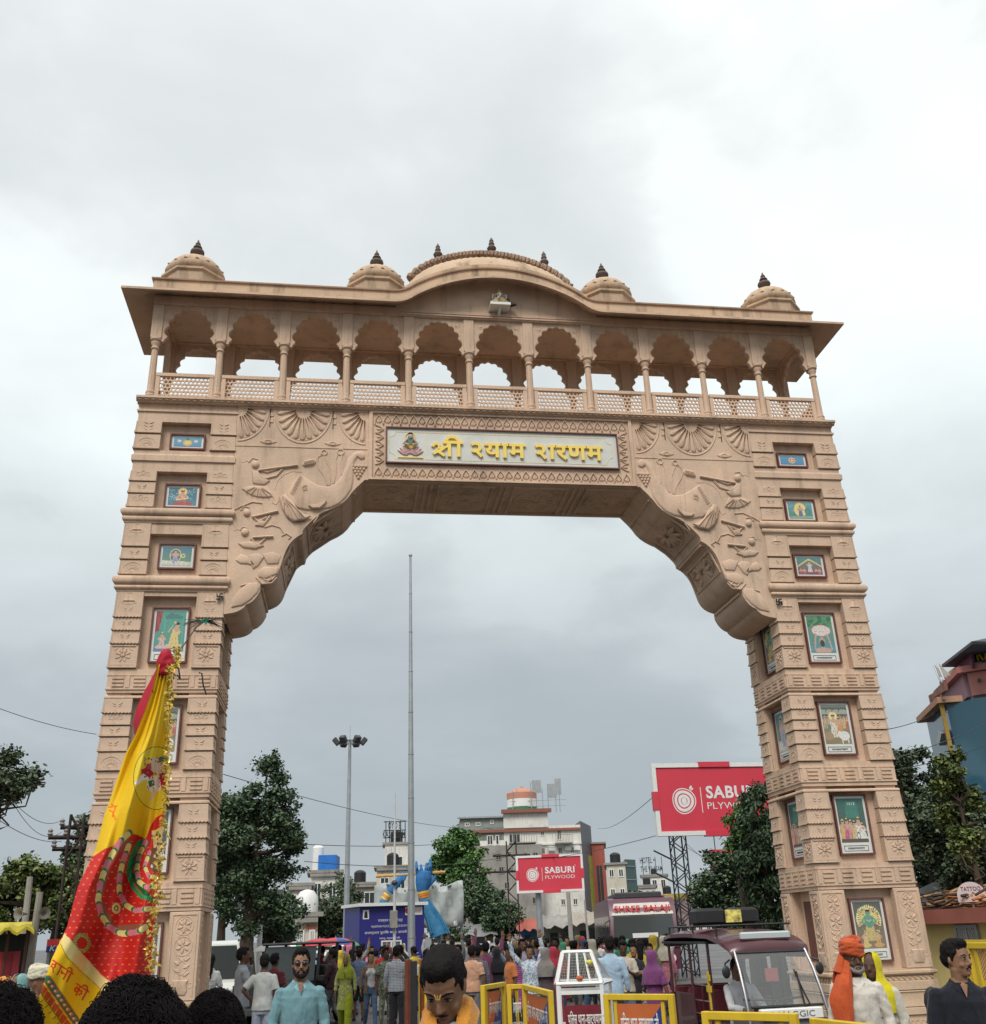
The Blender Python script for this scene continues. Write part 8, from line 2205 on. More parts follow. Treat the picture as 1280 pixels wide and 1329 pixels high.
# market stall at the left edge
D = 21.0; a, c = at(-25, D), at(41, D); t = thing('market_stall', 'dark market stall with a yellow cloth roof at the left edge', 'stall', tuple(a), math.atan2(c.y - a.y, c.x - a.x)); w_ = (c - a).length; z1 = P(20, 1207, D).z
b = MB(); b.loft([[(w_ * k / 12, -.4, z1 + .05 * math.sin(k * 1.4)), (w_ * k / 12, 2.4, z1 + .18), (w_ * k / 12, 2.4, z1 + .14), (w_ * k / 12, -.4, z1 - .05 + .05 * math.sin(k * 1.4))] for k in range(13)]); b.build('cloth_roof', paint('stall_yellow', (.52, .42, .03), .7, .2, 3), t)
for x in (.1, w_ * .5, w_ - .1): MB().tube([(x, 0, 0), (x, 0, z1)], .03, 6).build('post', M_RUST, t)
MB().box(0, w_, 1.4, 1.5, 0, z1 - .05).build('back_cloth', paint('stall_dark', (.03, .035, .03), .9), t, smooth=False)
MB().box(0, w_, -.1, .5, 0, .85).build('counter', paint('stall_table', (.10, .03, .03), .8), t, smooth=False)
for x, c_ in ((w_ * .48, (.35, .05, .04)), (w_ * .62, (.28, .04, .05))): MB().box(x - .14, x + .14, -.02, .02, z1 - .95, z1 - .35).build('hanging_cloth', paint('cloth%d' % int(c_[0] * 100), c_, .8), t, smooth=False)
D = 22.5; a, c = at(60, D), at(84, D); t = thing('shop_sign', 'small red and blue shop sign half hidden by the flag', 'sign', tuple(a), math.atan2(c.y - a.y, c.x - a.x)); w_ = (c - a).length + .5; zz = P(70, 1236, D).z; zt = P(70, 1219, D).z
MB().box(0, w_, -.03, .03, (zz + zt) / 2, zt).build('red_panel', paint('print_red', (.5, .04, .05)), t, smooth=False); bl = MB().box(0, w_, -.031, .03, zz, (zz + zt) / 2 - .002).build('blue_panel', M_NVY, t, smooth=False)
lettering('KEI WIRES', (.06, -.034, zz + .02), (1, 0, 0), (0, 0, 1), w_ - .1, .10, M_WHITE, bl, depth=.003, italic=.2); lettering('FAN', (.22, -.034, (zz + zt) / 2 + .03), (1, 0, 0), (0, 0, 1), .3, .06, M_WHITE, bl, depth=.003)
for x in (.05, w_ - .05): MB().tube([(x, .05, 0), (x, .05, zt)], .03, 6).build('post', M_GALV, t)
# people seen clearly
def who(px, D, Hh, label, spec, mats, turn=0.0, group=None, parts=None):
 """turn 0 faces the camera, 180 shows the back, +90 faces picture right"""
 q = at(px, D)
 pr_ = parts or person_meshes(**spec)
 return put_person(pr_, q, face_cam(q) + math.radians(turn), Hh, mats, label, group)
FB = fabric
c_jean = FB('jeans_blue', (.10, .16, .27)); c_pale = FB('jeans_pale', (.28, .32, .40)); c_dk = FB('trousers_dark', (.025, .025, .03)); c_br = FB('trousers_brown', (.14, .10, .08)); c_gr = FB('trousers_grey', (.16, .16, .17))
r = who(392, 11.2, 1.85, 'bearded man in sunglasses and a long pale blue kurta walking towards the camera', dict(fine=True, voxel=.010, top='kurta', beard=True, arms=('down', 'down'), legs=('fwd', 'aft'), seed=3, wr=.008), dict(skin=SKIN[1], hair=M_HAIR, top=FB('kurta_blue', (.15, .28, .31)), collar=FB('kurta_blue_collar', (.22, .39, .43)), bottom=FB('trousers_white', (.6, .6, .58))), 2)
b = MB()
for s in (-1, 1): b.ball((s * .033, -.098, 1.632), (.026, .009, .021), 12, 6); b.tube([(s * .056, -.092, 1.64), (s * .078, -.03, 1.64), (s * .080, .01, 1.632)], .003, 5)
b.tube([(-.012, -.104, 1.640), (.012, -.104, 1.640)], .003, 5); b.build('sunglasses', glass('sunglass', (.01, .01, .012), .08), r)
b = MB(); b.add([(-.026, -.116, 1.455), (0, -.133, 1.37), (.026, -.116, 1.455), (0, -.070, 1.478)], [(0, 1, 2), (0, 2, 3)]); b.build('open_neck', SKIN[1], r)
r = who(581, 4.7, 1.915, 'dark-haired man looking down, white shirt and saffron scarf, close in the middle', dict(fine=True, voxel=.009, top='shirt', head=(36, -8), arms=('fore', 'fore'), seed=5, wr=.007), dict(skin=SKIN[1], hair=M_HAIR, top=FB('shirt_white', (.66, .66, .68)), bottom=c_dk), -6)
o = M_HAIR
b = MB()
for s in (-1, 1):
 rows = []
 for k in range(15):
  u = k / 14; a = u * 1.0
  x = s * (.072 + .018 * math.sin(u * 2.2)) * (1 - .62 * u ** 1.2); yy = .07 - .27 * u ** .8; z = 1.535 - .03 * math.sin(u * 2) - .36 * u ** 2.4; wd = .034 + .010 * math.sin(u * 5 + s)
  rows.append([(x - s * .028, yy - .006, z + .03), (x + s * wd * .4, yy - .020, z + .012 + .010 * math.sin(k)), (x + s * wd, yy - .004, z - .035), (x + s * wd * .95, yy + .012, z - .04), (x + s * wd * .4, yy - .005, z), (x - s * .024, yy + .008, z + .02)])
 b.loft(rows)
b.loft([[( .085 * math.cos(a), .055 + .06 * math.sin(a), 1.50 + dz) for a in [PI * k / 10 for k in range(11)]] + [(.112 * math.cos(a), .055 + .078 * math.sin(a), 1.475 + dz) for a in [PI - PI * k / 10 for k in range(11)]] for dz in (0, .03)])
b.build('saffron_scarf', FB('scarf_saffron', (.55, .22, .02), 'dots', (.72, .42, .10), 160, .5), r)
Mh = Matrix.Translation((0, .01, 1.52)) @ Matrix.Rotation(math.radians(-8), 4, 'Z') @ Matrix.Rotation(math.radians(36), 4, 'X') @ Matrix.Translation((0, -.01, -1.52))
b = MB(); b.tube([Mh @ Vector((-.012, -.1005, 1.665)), Mh @ Vector((-.006, -.106, 1.648)), Mh @ Vector((.006, -.106, 1.648)), Mh @ Vector((.012, -.1005, 1.665))], .0022, 5); b.tube([Mh @ Vector((0, -.1045, 1.664)), Mh @ Vector((0, -.1065, 1.650))], .002, 5); b.build('forehead_mark', paint('tilak', (.65, .42, .12)), r)
b = MB(); b.tube([Mh @ Vector((-.026, -.094, 1.568)), Mh @ Vector((0, -.104, 1.576)), Mh @ Vector((.026, -.094, 1.568))], [.002, .0045, .002], 6); b.build('moustache', M_HAIR, r)
r = who(1098, 10.4, 1.74, 'old man in an orange turban, long orange scarf and cream shirt', dict(fine=True, voxel=.010, top='shirt', hair='turban', beard=True, head=(4, 12), arms=('down', 'down'), seed=8, wr=.010), dict(skin=SKIN[2], turban=FB('turban_orange', (.48, .085, .025)), hair=paint('grey_beard', (.18, .17, .16), .8), top=FB('shirt_cream', (.60, .56, .50)), bottom=FB('dhoti', (.6, .58, .52))), 12)
b = MB(); rows = []
for k in range(13):
 u = k / 12; x = -.06 - .12 * min(1, u * 2); z = 1.62 - .62 * u; y = -.02 - .11 * math.sin(min(1, u * 1.6) * PI / 2); wd = .035 + .060 * min(1, u * 2.2) * (1 - .75 * max(0, u - .6) / .4)
 rows.append([(x - wd, y + .035, z), (x - wd * .3, y - .03 + .01 * math.sin(k), z), (x + wd * .5, y - .045, z - .02), (x + wd, y - .02, z - .03), (x + wd * .4, y - .01, z), (x - wd * .5, y + .01, z)])
b.loft(rows); rows = []
for k in range(9): u = k / 8; rows.append([(-.10 - .10 * u, .03 + .07 * u, 1.64 - .50 * u), (-.20 - .03 * u, -.03 + .02 * u, 1.50 - .52 * u), (-.21, -.02 + .02 * u, 1.47 - .5 * u), (-.12 - .08 * u, .05 + .07 * u, 1.62 - .50 * u)])
b.loft(rows); b.tube([(-.08, .02, 1.66), (-.10, .0, 1.58), (-.14, -.02, 1.50)], [.035, .05, .06], 8); b.build('long_scarf', FB('turban_orange', (.48, .085, .025)), r)
who(1121, 11.2, 1.63, 'person in a yellow headscarf walking close behind the orange turban', dict(voxel=.012, top='shirt', hair='scarf', beard=False, arms=('down', 'fore'), seed=9), dict(skin=SKIN[2], scarf=FB('scarf_yellow', (.58, .50, .012)), top=FB('shirt_cream2', (.52, .49, .42)), bottom=c_gr), -16)
r = who(1229, 9.0, 1.765, 'moustached young man in a black polo shirt looking to the right, right edge', dict(fine=True, voxel=.010, top='polo', head=(2, 42), arms=('down', 'down'), seed=12, wr=.006), dict(skin=SKIN[1], top=FB('polo_black', (.012, .013, .02)), bottom=c_dk), 12)
Mh = Matrix.Translation((0, .01, 1.52)) @ Matrix.Rotation(math.radians(42), 4, 'Z') @ Matrix.Rotation(math.radians(2), 4, 'X') @ Matrix.Translation((0, -.01, -1.52))
b = MB(); b.tube([Mh @ Vector((-.030, -.090, 1.563)), Mh @ Vector((0, -.1035, 1.576)), Mh @ Vector((.030, -.090, 1.563))], [.0035, .0065, .0035], 6); b.build('moustache', M_HAIR, r)
b = MB(); b.add([(-.024, -.115, 1.455), (0, -.134, 1.37), (.024, -.115, 1.455), (0, -.068, 1.478)], [(0, 1, 2), (0, 2, 3)]); b.build('open_neck', SKIN[1], r)
b = MB(); b.ball((-.19, .11, 1.33), (.07, .05, .11), 10, 6); b.build('shoulder_bag', M_BLACK, r)
r = thing('person', 'rickshaw driver in a white shirt seated behind the curved windscreen', 'person', rk.location, rk.rotation_euler.z)
dm = person_meshes(voxel=.012, fine=True, top='shirt', arms=('wheel', 'wheel'), legs=('sit', 'sit'), seed=14)
M0 = Matrix.Translation((-.12, .62, -.27))
for nm, (me, slot) in dm.items():
 me.transform(M0); o = place(nm.rstrip('_'), me, r)
 m = dict(skin=SKIN[0], hair=M_HAIR, top=FB('shirt_white', (.66, .66, .68)), collar=M_WHITE, bottom=c_gr, shoe=M_BLACK).get(slot)
 if m:
  if not len(me.materials): me.materials.append(m)
  o.material_slots[0].link = 'OBJECT'; o.material_slots[0].material = m
# people in the middle distance
V = .0125
AR = dict(
 tee=dict(voxel=V, top='tshirt', bottom='jeans', seed=1), teeb=dict(voxel=V, top='tshirt', bottom='trousers', arms=('hip', 'down'), seed=2),
 shirt=dict(voxel=V, top='shirt', bottom='trousers', seed=3), shirtw=dict(voxel=V, top='shirt', bottom='jeans', legs=('fwd', 'aft'), arms=('fore', 'back'), seed=4),
 up=dict(voxel=V, top='shirt', bottom='trousers', arms=('up', 'upw'), seed=5), phone=dict(voxel=V, top='tshirt', bottom='jeans', arms=('phone', 'phone'), head=(18, 0), seed=6),
 cam=dict(voxel=V, top='shirt', arms=('camera', 'camera'), seed=7), face=dict(voxel=V, top='shirt', arms=('face', 'cross'), seed=8),
 kam=dict(voxel=V, top='kameez', bottom='salwar', female=True, hair='scarf', legs=('fwd', 'aft'), seed=9), saree=dict(voxel=V, top='saree', female=True, hair='scarf', arms=('phone', 'down'), seed=10),
 lady=dict(voxel=V, top='tank', bottom='jeans', female=True, hair='long', legs=('fwd', 'aft'), seed=11), hood=dict(voxel=V, top='shirt', bottom='jeans', female=True, hair='long', arms=('fore', 'phone'), seed=12),
 cap=dict(voxel=V, top='tshirt', hair='cap', seed=13), kurt=dict(voxel=V, top='kurta', bottom='salwar', beard=True, seed=14), bun=dict(voxel=V, top='kameez', bottom='salwar', female=True, hair='bun', arms=('fore', 'cross'), seed=15), shorts=dict(voxel=V, top='shirt', bottom='shorts', seed=16))
AR = {k: person_meshes(**v) for k, v in AR.items()}
def crowd(k, px, D, Hh, turn, label, top, bottom=None, scarf=None, sk=0, turban=None, group=None):
 return who(px, D, Hh, label, None, dict(skin=SKIN[sk], top=top, bottom=bottom or c_dk, scarf=scarf or top, turban=turban or top), turn, group, AR[k])
G = lambda n, c, *a: FB('cloth_' + n, c, *a)
white, grey, lgrey, blk, mar, ora, blu, bei = G('white', (.62, .62, .62)), G('grey', (.26, .28, .31)), G('lgrey', (.40, .42, .41)), G('blk', (.02, .02, .024)), G('mar', (.11, .02, .03)), G('ora', (.42, .14, .04)), G('lblue', (.34, .46, .58)), G('bei', (.48, .42, .35))
hw = crowd('hood', 276, 24, 1.70, 165, 'long-haired woman in a printed white hoodie seen from behind, by the van', white, c_jean)
lettering('\u0936\u094d\u092f\u093e\u092e \u092c\u093e\u092c\u093e', (.13, .150, 1.20), (-1, 0, 0), (0, 0, 1), .26, .05, M_BLACK, hw, depth=.004); lettering('KHATU WALE', (.13, .150, 1.12), (-1, 0, 0), (0, 0, 1), .26, .045, M_BLACK, hw, depth=.004)
crowd('face', 317, 20, 1.84, 100, 'tall man in a blue-grey shirt standing side-on beside the black jeep', grey, c_gr, sk=2)
crowd('teeb', 345, 19.5, 1.72, 172, 'man in a pale grey T-shirt and light jeans seen from behind', lgrey, c_pale, sk=2)
crowd('tee', 358, 22, 1.70, 150, 'man in a dark red top with folded arms behind the grey T-shirt', mar, c_dk, sk=2)
crowd('shirtw', 432, 27, 1.68, -110, 'man in a dark maroon shirt striding left', G('dmar', (.05, .018, .025)), c_gr, sk=2)
crowd('kam', 450, 25.5, 1.58, -8, 'woman in a yellow-green flowered suit and scarf walking forward', G('lime_floral', (.33, .36, .03), 'floral', (.48, .50, .28), 26), G('lime', (.30, .34, .02)), G('lime', (.30, .34, .02)), 1)
crowd('shorts', 467, 28.5, 1.66, 175, 'man in a slate blue shirt and dark shorts seen from behind', G('slate', (.13, .17, .28)), blk)
ld = crowd('lady', 482, 25.5, 1.62, 5, 'young woman in a white top, open tan jacket and blue jeans', white, c_jean, sk=3)
jk = person_meshes(voxel=V, top='jacket', bottom='jeans', female=True, hair='none', legs=('fwd', 'aft'), seed=30)['jacket'][0]
co_ = np.array([v.co[:] for v in jk.vertices]); jo = place('open_jacket', jk, ld); jk.materials.append(G('tan', (.20, .14, .10)))
import bmesh
bm = bmesh.new(); bm.from_mesh(jk); bmesh.ops.delete(bm, geom=[v for v in bm.verts if v.co.y < -.02 and abs(v.co.x) < .085 and v.co.z > .5], context='VERTS'); bm.to_mesh(jk); bm.free()
crowd('tee', 501, 25, 1.70, 30, 'man in a green camouflage shirt beside the plaid shirt', G('camo', (.10, .12, .08), 'floral', (.30, .30, .24), 22), G('camo', (.1, .12, .08)), sk=2)
crowd('shirt', 515, 24, 1.73, 170, 'man in a black and white plaid shirt and black trousers seen from behind', G('plaid', (.50, .52, .54), 'plaid', (.10, .12, .16), 34), c_dk)
crowd('cam', 519, 27, 1.72, 190, 'man with both hands raised to his head in front of the booth', G('dk2', (.05, .05, .06)), c_dk)
crowd('kurt', 497, 30, 1.68, 20, 'man in red with a white sash behind the woman in jeans', G('red', (.42, .03, .03)), white)
crowd('up', 562, 28, 1.70, 180, 'man in white with both arms raised below the blue sleeve', white, c_dk)
crowd('tee', 553, 25, 1.62, 178, 'person in white carrying a dark bag left of the bowed man', white, c_dk)
crowd('tee', 612, 22.5, 1.70, 160, 'man in a peach T-shirt at the left end of the yellow barricades', G('peach', (.52, .30, .20)), c_gr)
crowd('shirt', 619, 24.5, 1.66, 175, 'man in a dark checked shirt next to the peach T-shirt', G('dcheck', (.06, .06, .08), 'plaid', (.22, .22, .25), 30), c_dk)
crowd('up', 630, 25, 1.74, 185, 'man in white sleeves and a plum waistcoat raising both arms', G('plum', (.20, .06, .12)), c_dk)
crowd('saree', 644, 25, 1.60, 170, 'person wrapped in black cloth beside the orange T-shirt', blk, None, blk)
crowd('tee', 661, 21.5, 1.66, -70, 'man in a rust orange T-shirt looking to the left', ora, c_dk, sk=2)
crowd('bun', 672, 23.5, 1.60, 150, 'woman in a purple and pink striped scarf', G('purp', (.16, .05, .18), 'stripe', (.5, .1, .25), 24), blk)
crowd('up', 686, 21.5, 1.68, 5, 'laughing man in a white shirt with blue print and raised arms', G('whblue', (.60, .62, .64), 'floral', (.14, .26, .40), 30), white)
crowd('face', 677, 26, 1.76, 20, 'man in a lilac shirt standing behind the raised arms', G('lilac', (.46, .44, .56)), c_dk)
crowd('saree', 706, 21.5, 1.62, 160, 'woman in a dark shawl with a grey head cloth', G('dshawl', (.07, .05, .06)), None, G('gshawl', (.20, .18, .17)))
crowd('saree', 716, 23.5, 1.60, 200, 'person draped in crimson cloth left of the mesh stand', G('crim', (.34, .03, .05)), None, G('crim', (.34, .03, .05)))
crowd('shirt', 790, 19, 1.80, 176, 'tall man in a pale blue shirt seen from behind, right of the mesh stand', blu, c_dk, sk=2)
crowd('phone', 806, 20.5, 1.72, 8, 'bearded man in a beige T-shirt and jeans looking at his phone', bei, c_jean, sk=2)
crowd('bun', 820, 22, 1.62, -10, 'woman in black holding white papers near the rickshaw', blk, G('wprint', (.55, .55, .53), 'floral', (.08, .08, .1), 26), blk, 1)
crowd('saree', 843, 18, 1.58, 150, 'person in a deep purple wrap close to the rickshaw', G('dpurp', (.17, .05, .15)), None, G('dpurp', (.17, .05, .15)))
crowd('hood', 829, 24, 1.64, 170, 'person in a mustard and cream top beyond the purple wrap', G('must', (.50, .38, .06)), c_gr)
crowd('saree', 6, 17, 1.52, 60, 'person in a pale pink wrap at the left edge', G('palep', (.55, .42, .40)), None, G('palep', (.55, .42, .40)))
crowd('saree', 13, 18, 1.58, 40, 'woman in an orange headcloth at the left edge', G('ora2', (.62, .24, .05)), None, G('ora2', (.62, .24, .05)))
crowd('saree', 30, 16, 1.64, -50, 'woman in a pale teal headcloth left of the flag', G('teal', (.22, .42, .40)), None, G('teal', (.22, .42, .40)))
who(56, 13, 1.74, 'man with a cream turban beyond the bottom of the flag', dict(voxel=V, hair='turban', seed=21), dict(skin=SKIN[0], top=G('brown', (.12, .06, .04)), bottom=c_dk, turban=G('cream', (.60, .56, .42))), 70)
RC = random.Random(42)
pal = [('white', (.62, .62, .62), 'white'), ('maroon', (.16, .025, .035), 'maroon'), ('black', (.02, .02, .024), 'black'), ('sky blue', (.30, .42, .55), 'skyb'), ('cream', (.55, .50, .40), 'creamc'), ('navy', (.03, .04, .10), 'navy'), ('red', (.42, .03, .03), 'redc'), ('olive', (.14, .14, .06), 'olivec'), ('grey', (.22, .22, .23), 'greyc'), ('pink', (.50, .18, .24), 'pinkc'), ('yellow', (.60, .42, .05), 'yelc'), ('green', (.05, .22, .12), 'greenc'), ('brown', (.16, .09, .06), 'brownc'), ('purple', (.14, .05, .20), 'purpc')]
kinds = [('tee', 'T-shirt'), ('shirt', 'shirt'), ('shirtw', 'shirt'), ('phone', 'T-shirt'), ('cam', 'shirt'), ('cap', 'T-shirt and cap'), ('kurt', 'kurta'), ('saree', 'saree'), ('kam', 'suit and headscarf'), ('bun', 'kameez with hair in a bun'), ('teeb', 'T-shirt, hand on hip'), ('up', 'shirt with arms raised')]
zones = [(400, 470, 30, 44, 19, 'by the umbrellas'), (470, 545, 29, 40, 9, 'at the blue booth'), (555, 640, 27, 40, 14, 'under the dark trees'), (640, 720, 27, 44, 20, 'before the billboard post'), (720, 790, 24, 38, 16, 'behind the mesh trestle'), (790, 868, 25, 36, 15, 'before the maroon bus')]
seen_l = set()
for a_, c_, d0, d1, n, where in zones:
 for k in range(n):
  px = a_ + (c_ - a_) * (k + RC.uniform(.1, .9)) / n; D = RC.uniform(d0, d1); back = RC.random() < .6
  for _ in range(60):
   cn, cc, ck = RC.choice(pal); kk, kn = RC.choice(kinds); l_ = 'person in %s %s, %s, %s' % (cn, kn, 'seen from behind' if back else 'facing the camera', where)
   if l_ not in seen_l: break
  seen_l.add(l_)
  crowd(kk, px, D, RC.uniform(1.56, 1.76), (180 if back else 0) + RC.uniform(-45, 45), l_, G(ck, cc), RC.choice([c_dk, c_jean, c_gr, c_br]), RC.choice([G(p[2], p[1]) for p in pal]), RC.randrange(3), group='people standing ' + where)
# heads right in front of the camera
def near_head(px, top, D, label, w=.22, seed=0, curly=.5, turn=170):
 q = at(px, D); h = P(px, top, D).z
 k = h / 1.775
 pm_ = person_meshes(voxel=.014, top='tshirt', hair='short', seed=seed)
 pm_.pop('hair')
 r = put_person(pm_, q, face_cam(q) + math.radians(turn), 1.75 * k, dict(skin=SKIN[0], top=blk, bottom=c_dk), label, scale=w / .20)
 b = MB(); c = Vector((0, .018, 1.672)); R = random.Random(seed)
 b.ball(tuple(c), (.080, .096, .080), 18, 10); b.ball((0, .045, 1.635), (.079, .078, .085), 14, 8)
 rs = np.random.RandomState(seed)
 for i in range(10000):
  d = Vector(rs.normal(size=3)).normalized()
  if d.z < -.75 or (d.y < -.55 and d.z < .25): continue
  lump = 1 + .16 * mnoise.noise(d * 2.2 + Vector((seed, 0, 0)))
  p = c + Vector((d.x * .083, d.y * .100, d.z * .085)) * lump
  tng = d.cross(Vector((0, 0, 1))); tng = tng.normalized() if tng.length > .05 else Vector((1, 0, 0))
  dn = tng.cross(d); a = R.uniform(0, 6.28); l_ = R.uniform(.02, .05); pts = [p - d * .004]; cu = curly * R.uniform(.6, 1.4)
  dr = (dn * R.uniform(-1.2, .3) * -1 + tng * R.uniform(-.9, .9)).normalized()
  for s_ in range(1, 5):
   u = s_ / 4; pts.append(p + dr * l_ * u + d * (.010 * math.sin(u * PI) * (1 + cu) + .004) + tng * .006 * cu * math.sin(u * 5 + a) + Vector((0, 0, -.004 * u)))
  b.tube(pts, [.0009, .0009, .0008, .0007, .0003], 3)
 b.build('hair', M_HAIR, r, ang=180)
 return r
near_head(184, 1268, 1.95, 'large head of thick black wavy hair seen from behind beneath the flag', .165, 1, .5)
near_head(14, 1280, 2.5, 'curly black-haired head at the lower left corner', .165, 2, .8, 150)
near_head(287, 1283, 3.0, 'dark head seen from behind right of the big wavy hair', .155, 3, .3)
# the flag
FE = dict(left=[(862, 205), (890, 199), (920, 189), (953, 176), (978, 163), (1020, 149), (1057, 136), (1106, 123), (1151, 101), (1203, 87), (1245, 67), (1290, 52), (1329, 39), (1420, 8)],
          right=[(862, 224), (900, 222), (960, 220), (1010, 218), (1060, 214), (1110, 209), (1160, 204), (1210, 199), (1265, 196), (1329, 190), (1420, 180)])
def edge(tab, y):
 for (y0, x0), (y1, x1) in zip(tab[:-1], tab[1:]):
  if y <= y1: return x0 + (x1 - x0) * (y - y0) / (y1 - y0)
 return tab[-1][1]
fd = 2.75
o3 = P(205, 1250, fd); Fp = Vector((o3.x, o3.y, 0))
fl = thing('festival_flag', 'long yellow and red printed religious flag with gold fringe hanging from its pole', 'flag', tuple(Fp))
fd_at = lambda u, v: fd + .035 * math.sin(u * 8 + v * 6) * min(1, v * 3) + .012 * math.sin(u * 19 - v * 8) * min(1, v * 2) + .004 * math.sin(u * 33 + v * 13) + .05 * (u - .5)
def fpos(u, v):
 y = 862 + (1420 - 862) * v; x = edge(FE['left'], y) * (1 - u) + edge(FE['right'], y) * u
 return tuple(P(x, y, fd_at(u, v)) - Fp)
YL, RD, GN, CRM, PK, BRD, DKR = (.78, .49, .01), (.56, .018, .015), (.012, .20, .05), (.74, .60, .22), (.62, .20, .25), (.24, .10, .06), (.40, .01, .02)
def fpaint(p):
 Yp = 862 + (1420 - 862) * p.Y
 l = np.interp(Yp, [t[0] for t in FE['left']], [t[1] for t in FE['left']]); r = np.interp(Yp, [t[0] for t in FE['right']], [t[1] for t in FE['right']])
 p.X, p.Y = l * (1 - p.X) + r * p.X, Yp
 z = lambda *pts: [(x / 3.809, 980 + y / 3.809) for x, y in pts]
 rn = np.random.RandomState(4)
 p.ell(203, 1010, 30, 41, (.05, .05, .02)); p.ell(203, 1010, 29.2, 40.2, (.74, .55, .03))
 for pts, c in ((((183, 999), (192, 995), (200, 1003), (196, 1010), (184, 1007)), DKR), (((186, 1004), (178, 1013), (174, 1017), (178, 1019), (186, 1013), (196, 1011)), (.78, .72, .66)), (((192, 1010), (204, 1006), (212, 1012), (208, 1026), (198, 1030), (190, 1024)), (.78, .70, .62)), (((192, 1014), (199, 1012), (201, 1019), (194, 1022)), GN), (((199, 1022), (196, 1034), (193, 1039), (197, 1039), (203, 1026)), (.6, .45, .4)),
                   (((196, 985), (208, 982), (213, 992), (210, 1004), (200, 1004), (194, 996)), (.66, .52, .46)), (((207, 1004), (216, 1003), (215, 1024), (209, 1022)), DKR), (((205, 984), (214, 980), (216, 986), (207, 990)), (.05, .22, .10)), (((190, 992), (196, 990), (197, 998), (190, 998)), (.5, .04, .06))): p.poly(pts, c)
 for _ in range(60):
  x, y = 186 + 30 * rn.rand(), 983 + 42 * rn.rand(); p.ell(x, y, .9, 1.3, ((.04, .03, .03), (.75, .70, .65), (.5, .05, .08), (.3, .15, .1))[rn.randint(4)])
 for pts in (((145, 1044), (150, 1048), (147, 1056), (150, 1064)), ((141, 1048), (152, 1046)), ((142, 1052), (147, 1054), (146, 1060))): p.line(pts, 1.8, (.80, .16, .01))
 for pts in (((188, 884), (193, 887), (197, 884)), ((190, 888), (196, 893), (199, 899)), ((192, 895), (197, 890))): p.line(pts, 1.8, (.70, .10, .01))
 for _ in range(30): x = 216 + 6 * rn.rand(); y = 870 + 180 * rn.rand(); p.ell(x, y, 2.2, 1.6, ((.75, .60, .25), (.1, .25, .1), (.7, .7, .6))[rn.randint(3)])
 red = z((300, 905), (322, 870), (380, 660), (455, 505), (520, 462), (560, 450), (600, 408), (640, 385), (680, 395), (720, 415), (745, 350), (770, 310), (820, 280), (840, 700), (800, 1090), (640, 1130), (585, 1155), (500, 1090), (420, 1000), (340, 900))
 p.poly(red, RD)
 inr = p.inpoly(red)
 for j in range(24):
  for i in range(16):
   x, y = 90 + i * 9 + (j % 2) * 4.5 - j * .6, 1092 + j * 8; m = inr & (np.hypot((p.X - x) / 1.6, (p.Y - y) / .8) < 1); p.put(m, (.72, .24, .03))
 p.poly(z((745, 350), (800, 290), (830, 290), (830, 560), (770, 590), (735, 540), (740, 420)), RD); p.poly(z((755, 380), (800, 350), (830, 400), (830, 560), (790, 550), (760, 470)), (.55, .42, .25)); p.poly(z((750, 375), (790, 365), (800, 410), (770, 430)), (.70, .55, .12)); p.poly(z((740, 470), (775, 450), (790, 560), (770, 590), (738, 560)), (.14, .07, .03)); p.poly(z((790, 450), (830, 430), (830, 520), (800, 520)), (.5, .45, .4))
 for _ in range(30): q = z((745 + 80 * rn.rand(), 370 + 200 * rn.rand()))[0]; p.ell(q[0], q[1], 1.6, 2, ((.7, .55, .2), (.1, .05, .03), (.6, .5, .45))[rn.randint(3)])
 def garland(path, w, segs):
  pts = z(*path); ln = [0]
  for a, c in zip(pts[:-1], pts[1:]): ln.append(ln[-1] + math.dist(a, c))
  T_ = ln[-1]; pos = 0; i = 0
  f = lambda s: (float(np.interp(s, ln, [q[0] for q in pts])), float(np.interp(s, ln, [q[1] for q in pts])))
  while pos < T_:
   L1, c = segs[i % len(segs)]; e = min(pos + L1, T_); p.line([f(pos), f((pos + e) / 2), f(e)], w, c); pos = e; i += 1
 g1 = ((640, 385), (600, 420), (555, 490), (520, 560), (495, 640), (485, 720), (500, 790), (540, 850), (600, 885), (680, 875), (720, 850))
 garland(g1, 9.2, [(99, (.25, .10, .05))]); garland(g1, 7.6, [(3, GN), (11, CRM), (3, GN), (13, PK)])
 garland(((640, 440), (610, 520), (590, 600), (590, 680), (620, 740), (670, 770), (740, 760)), 7, [(2.5, GN), (10, CRM), (3, GN), (12, PK)])
 gg = ((725, 430), (690, 430), (650, 500), (635, 570), (655, 650), (700, 700), (760, 715)); garland(gg, 7, [(99, (.01, .10, .03))]); garland(gg, 5.5, [(1.6, GN), (1.2, (.05, .34, .12))])
 garland(((720, 430), (690, 490), (675, 570), (690, 630), (725, 655), (770, 650)), 6.5, [(8, PK), (2.5, GN), (9, CRM), (2.5, GN)]); garland(((740, 480), (715, 550), (735, 600), (775, 605)), 5, [(6, PK), (2, GN), (7, CRM)])
 q = z((575, 758))[0]; p.ell(q[0], q[1], 6.5, 8, BRD); p.ell(q[0], q[1], 5.6, 7.2, CRM); p.ell(q[0], q[1], 3, 3.8, GN); p.ell(q[0], q[1], 1.6, 2.2, CRM)
 q = z((405, 930))[0]; p.ell(q[0], q[1], 12.5, 13.8, (.14, .08, .03));
 for k in range(40): a = k * PI / 20; p.line([(q[0] + 7.4 * math.cos(a), q[1] + 8 * math.sin(a)), (q[0] + 11.6 * math.cos(a), q[1] + 12.9 * math.sin(a))], .85, (.60, .48, .12))
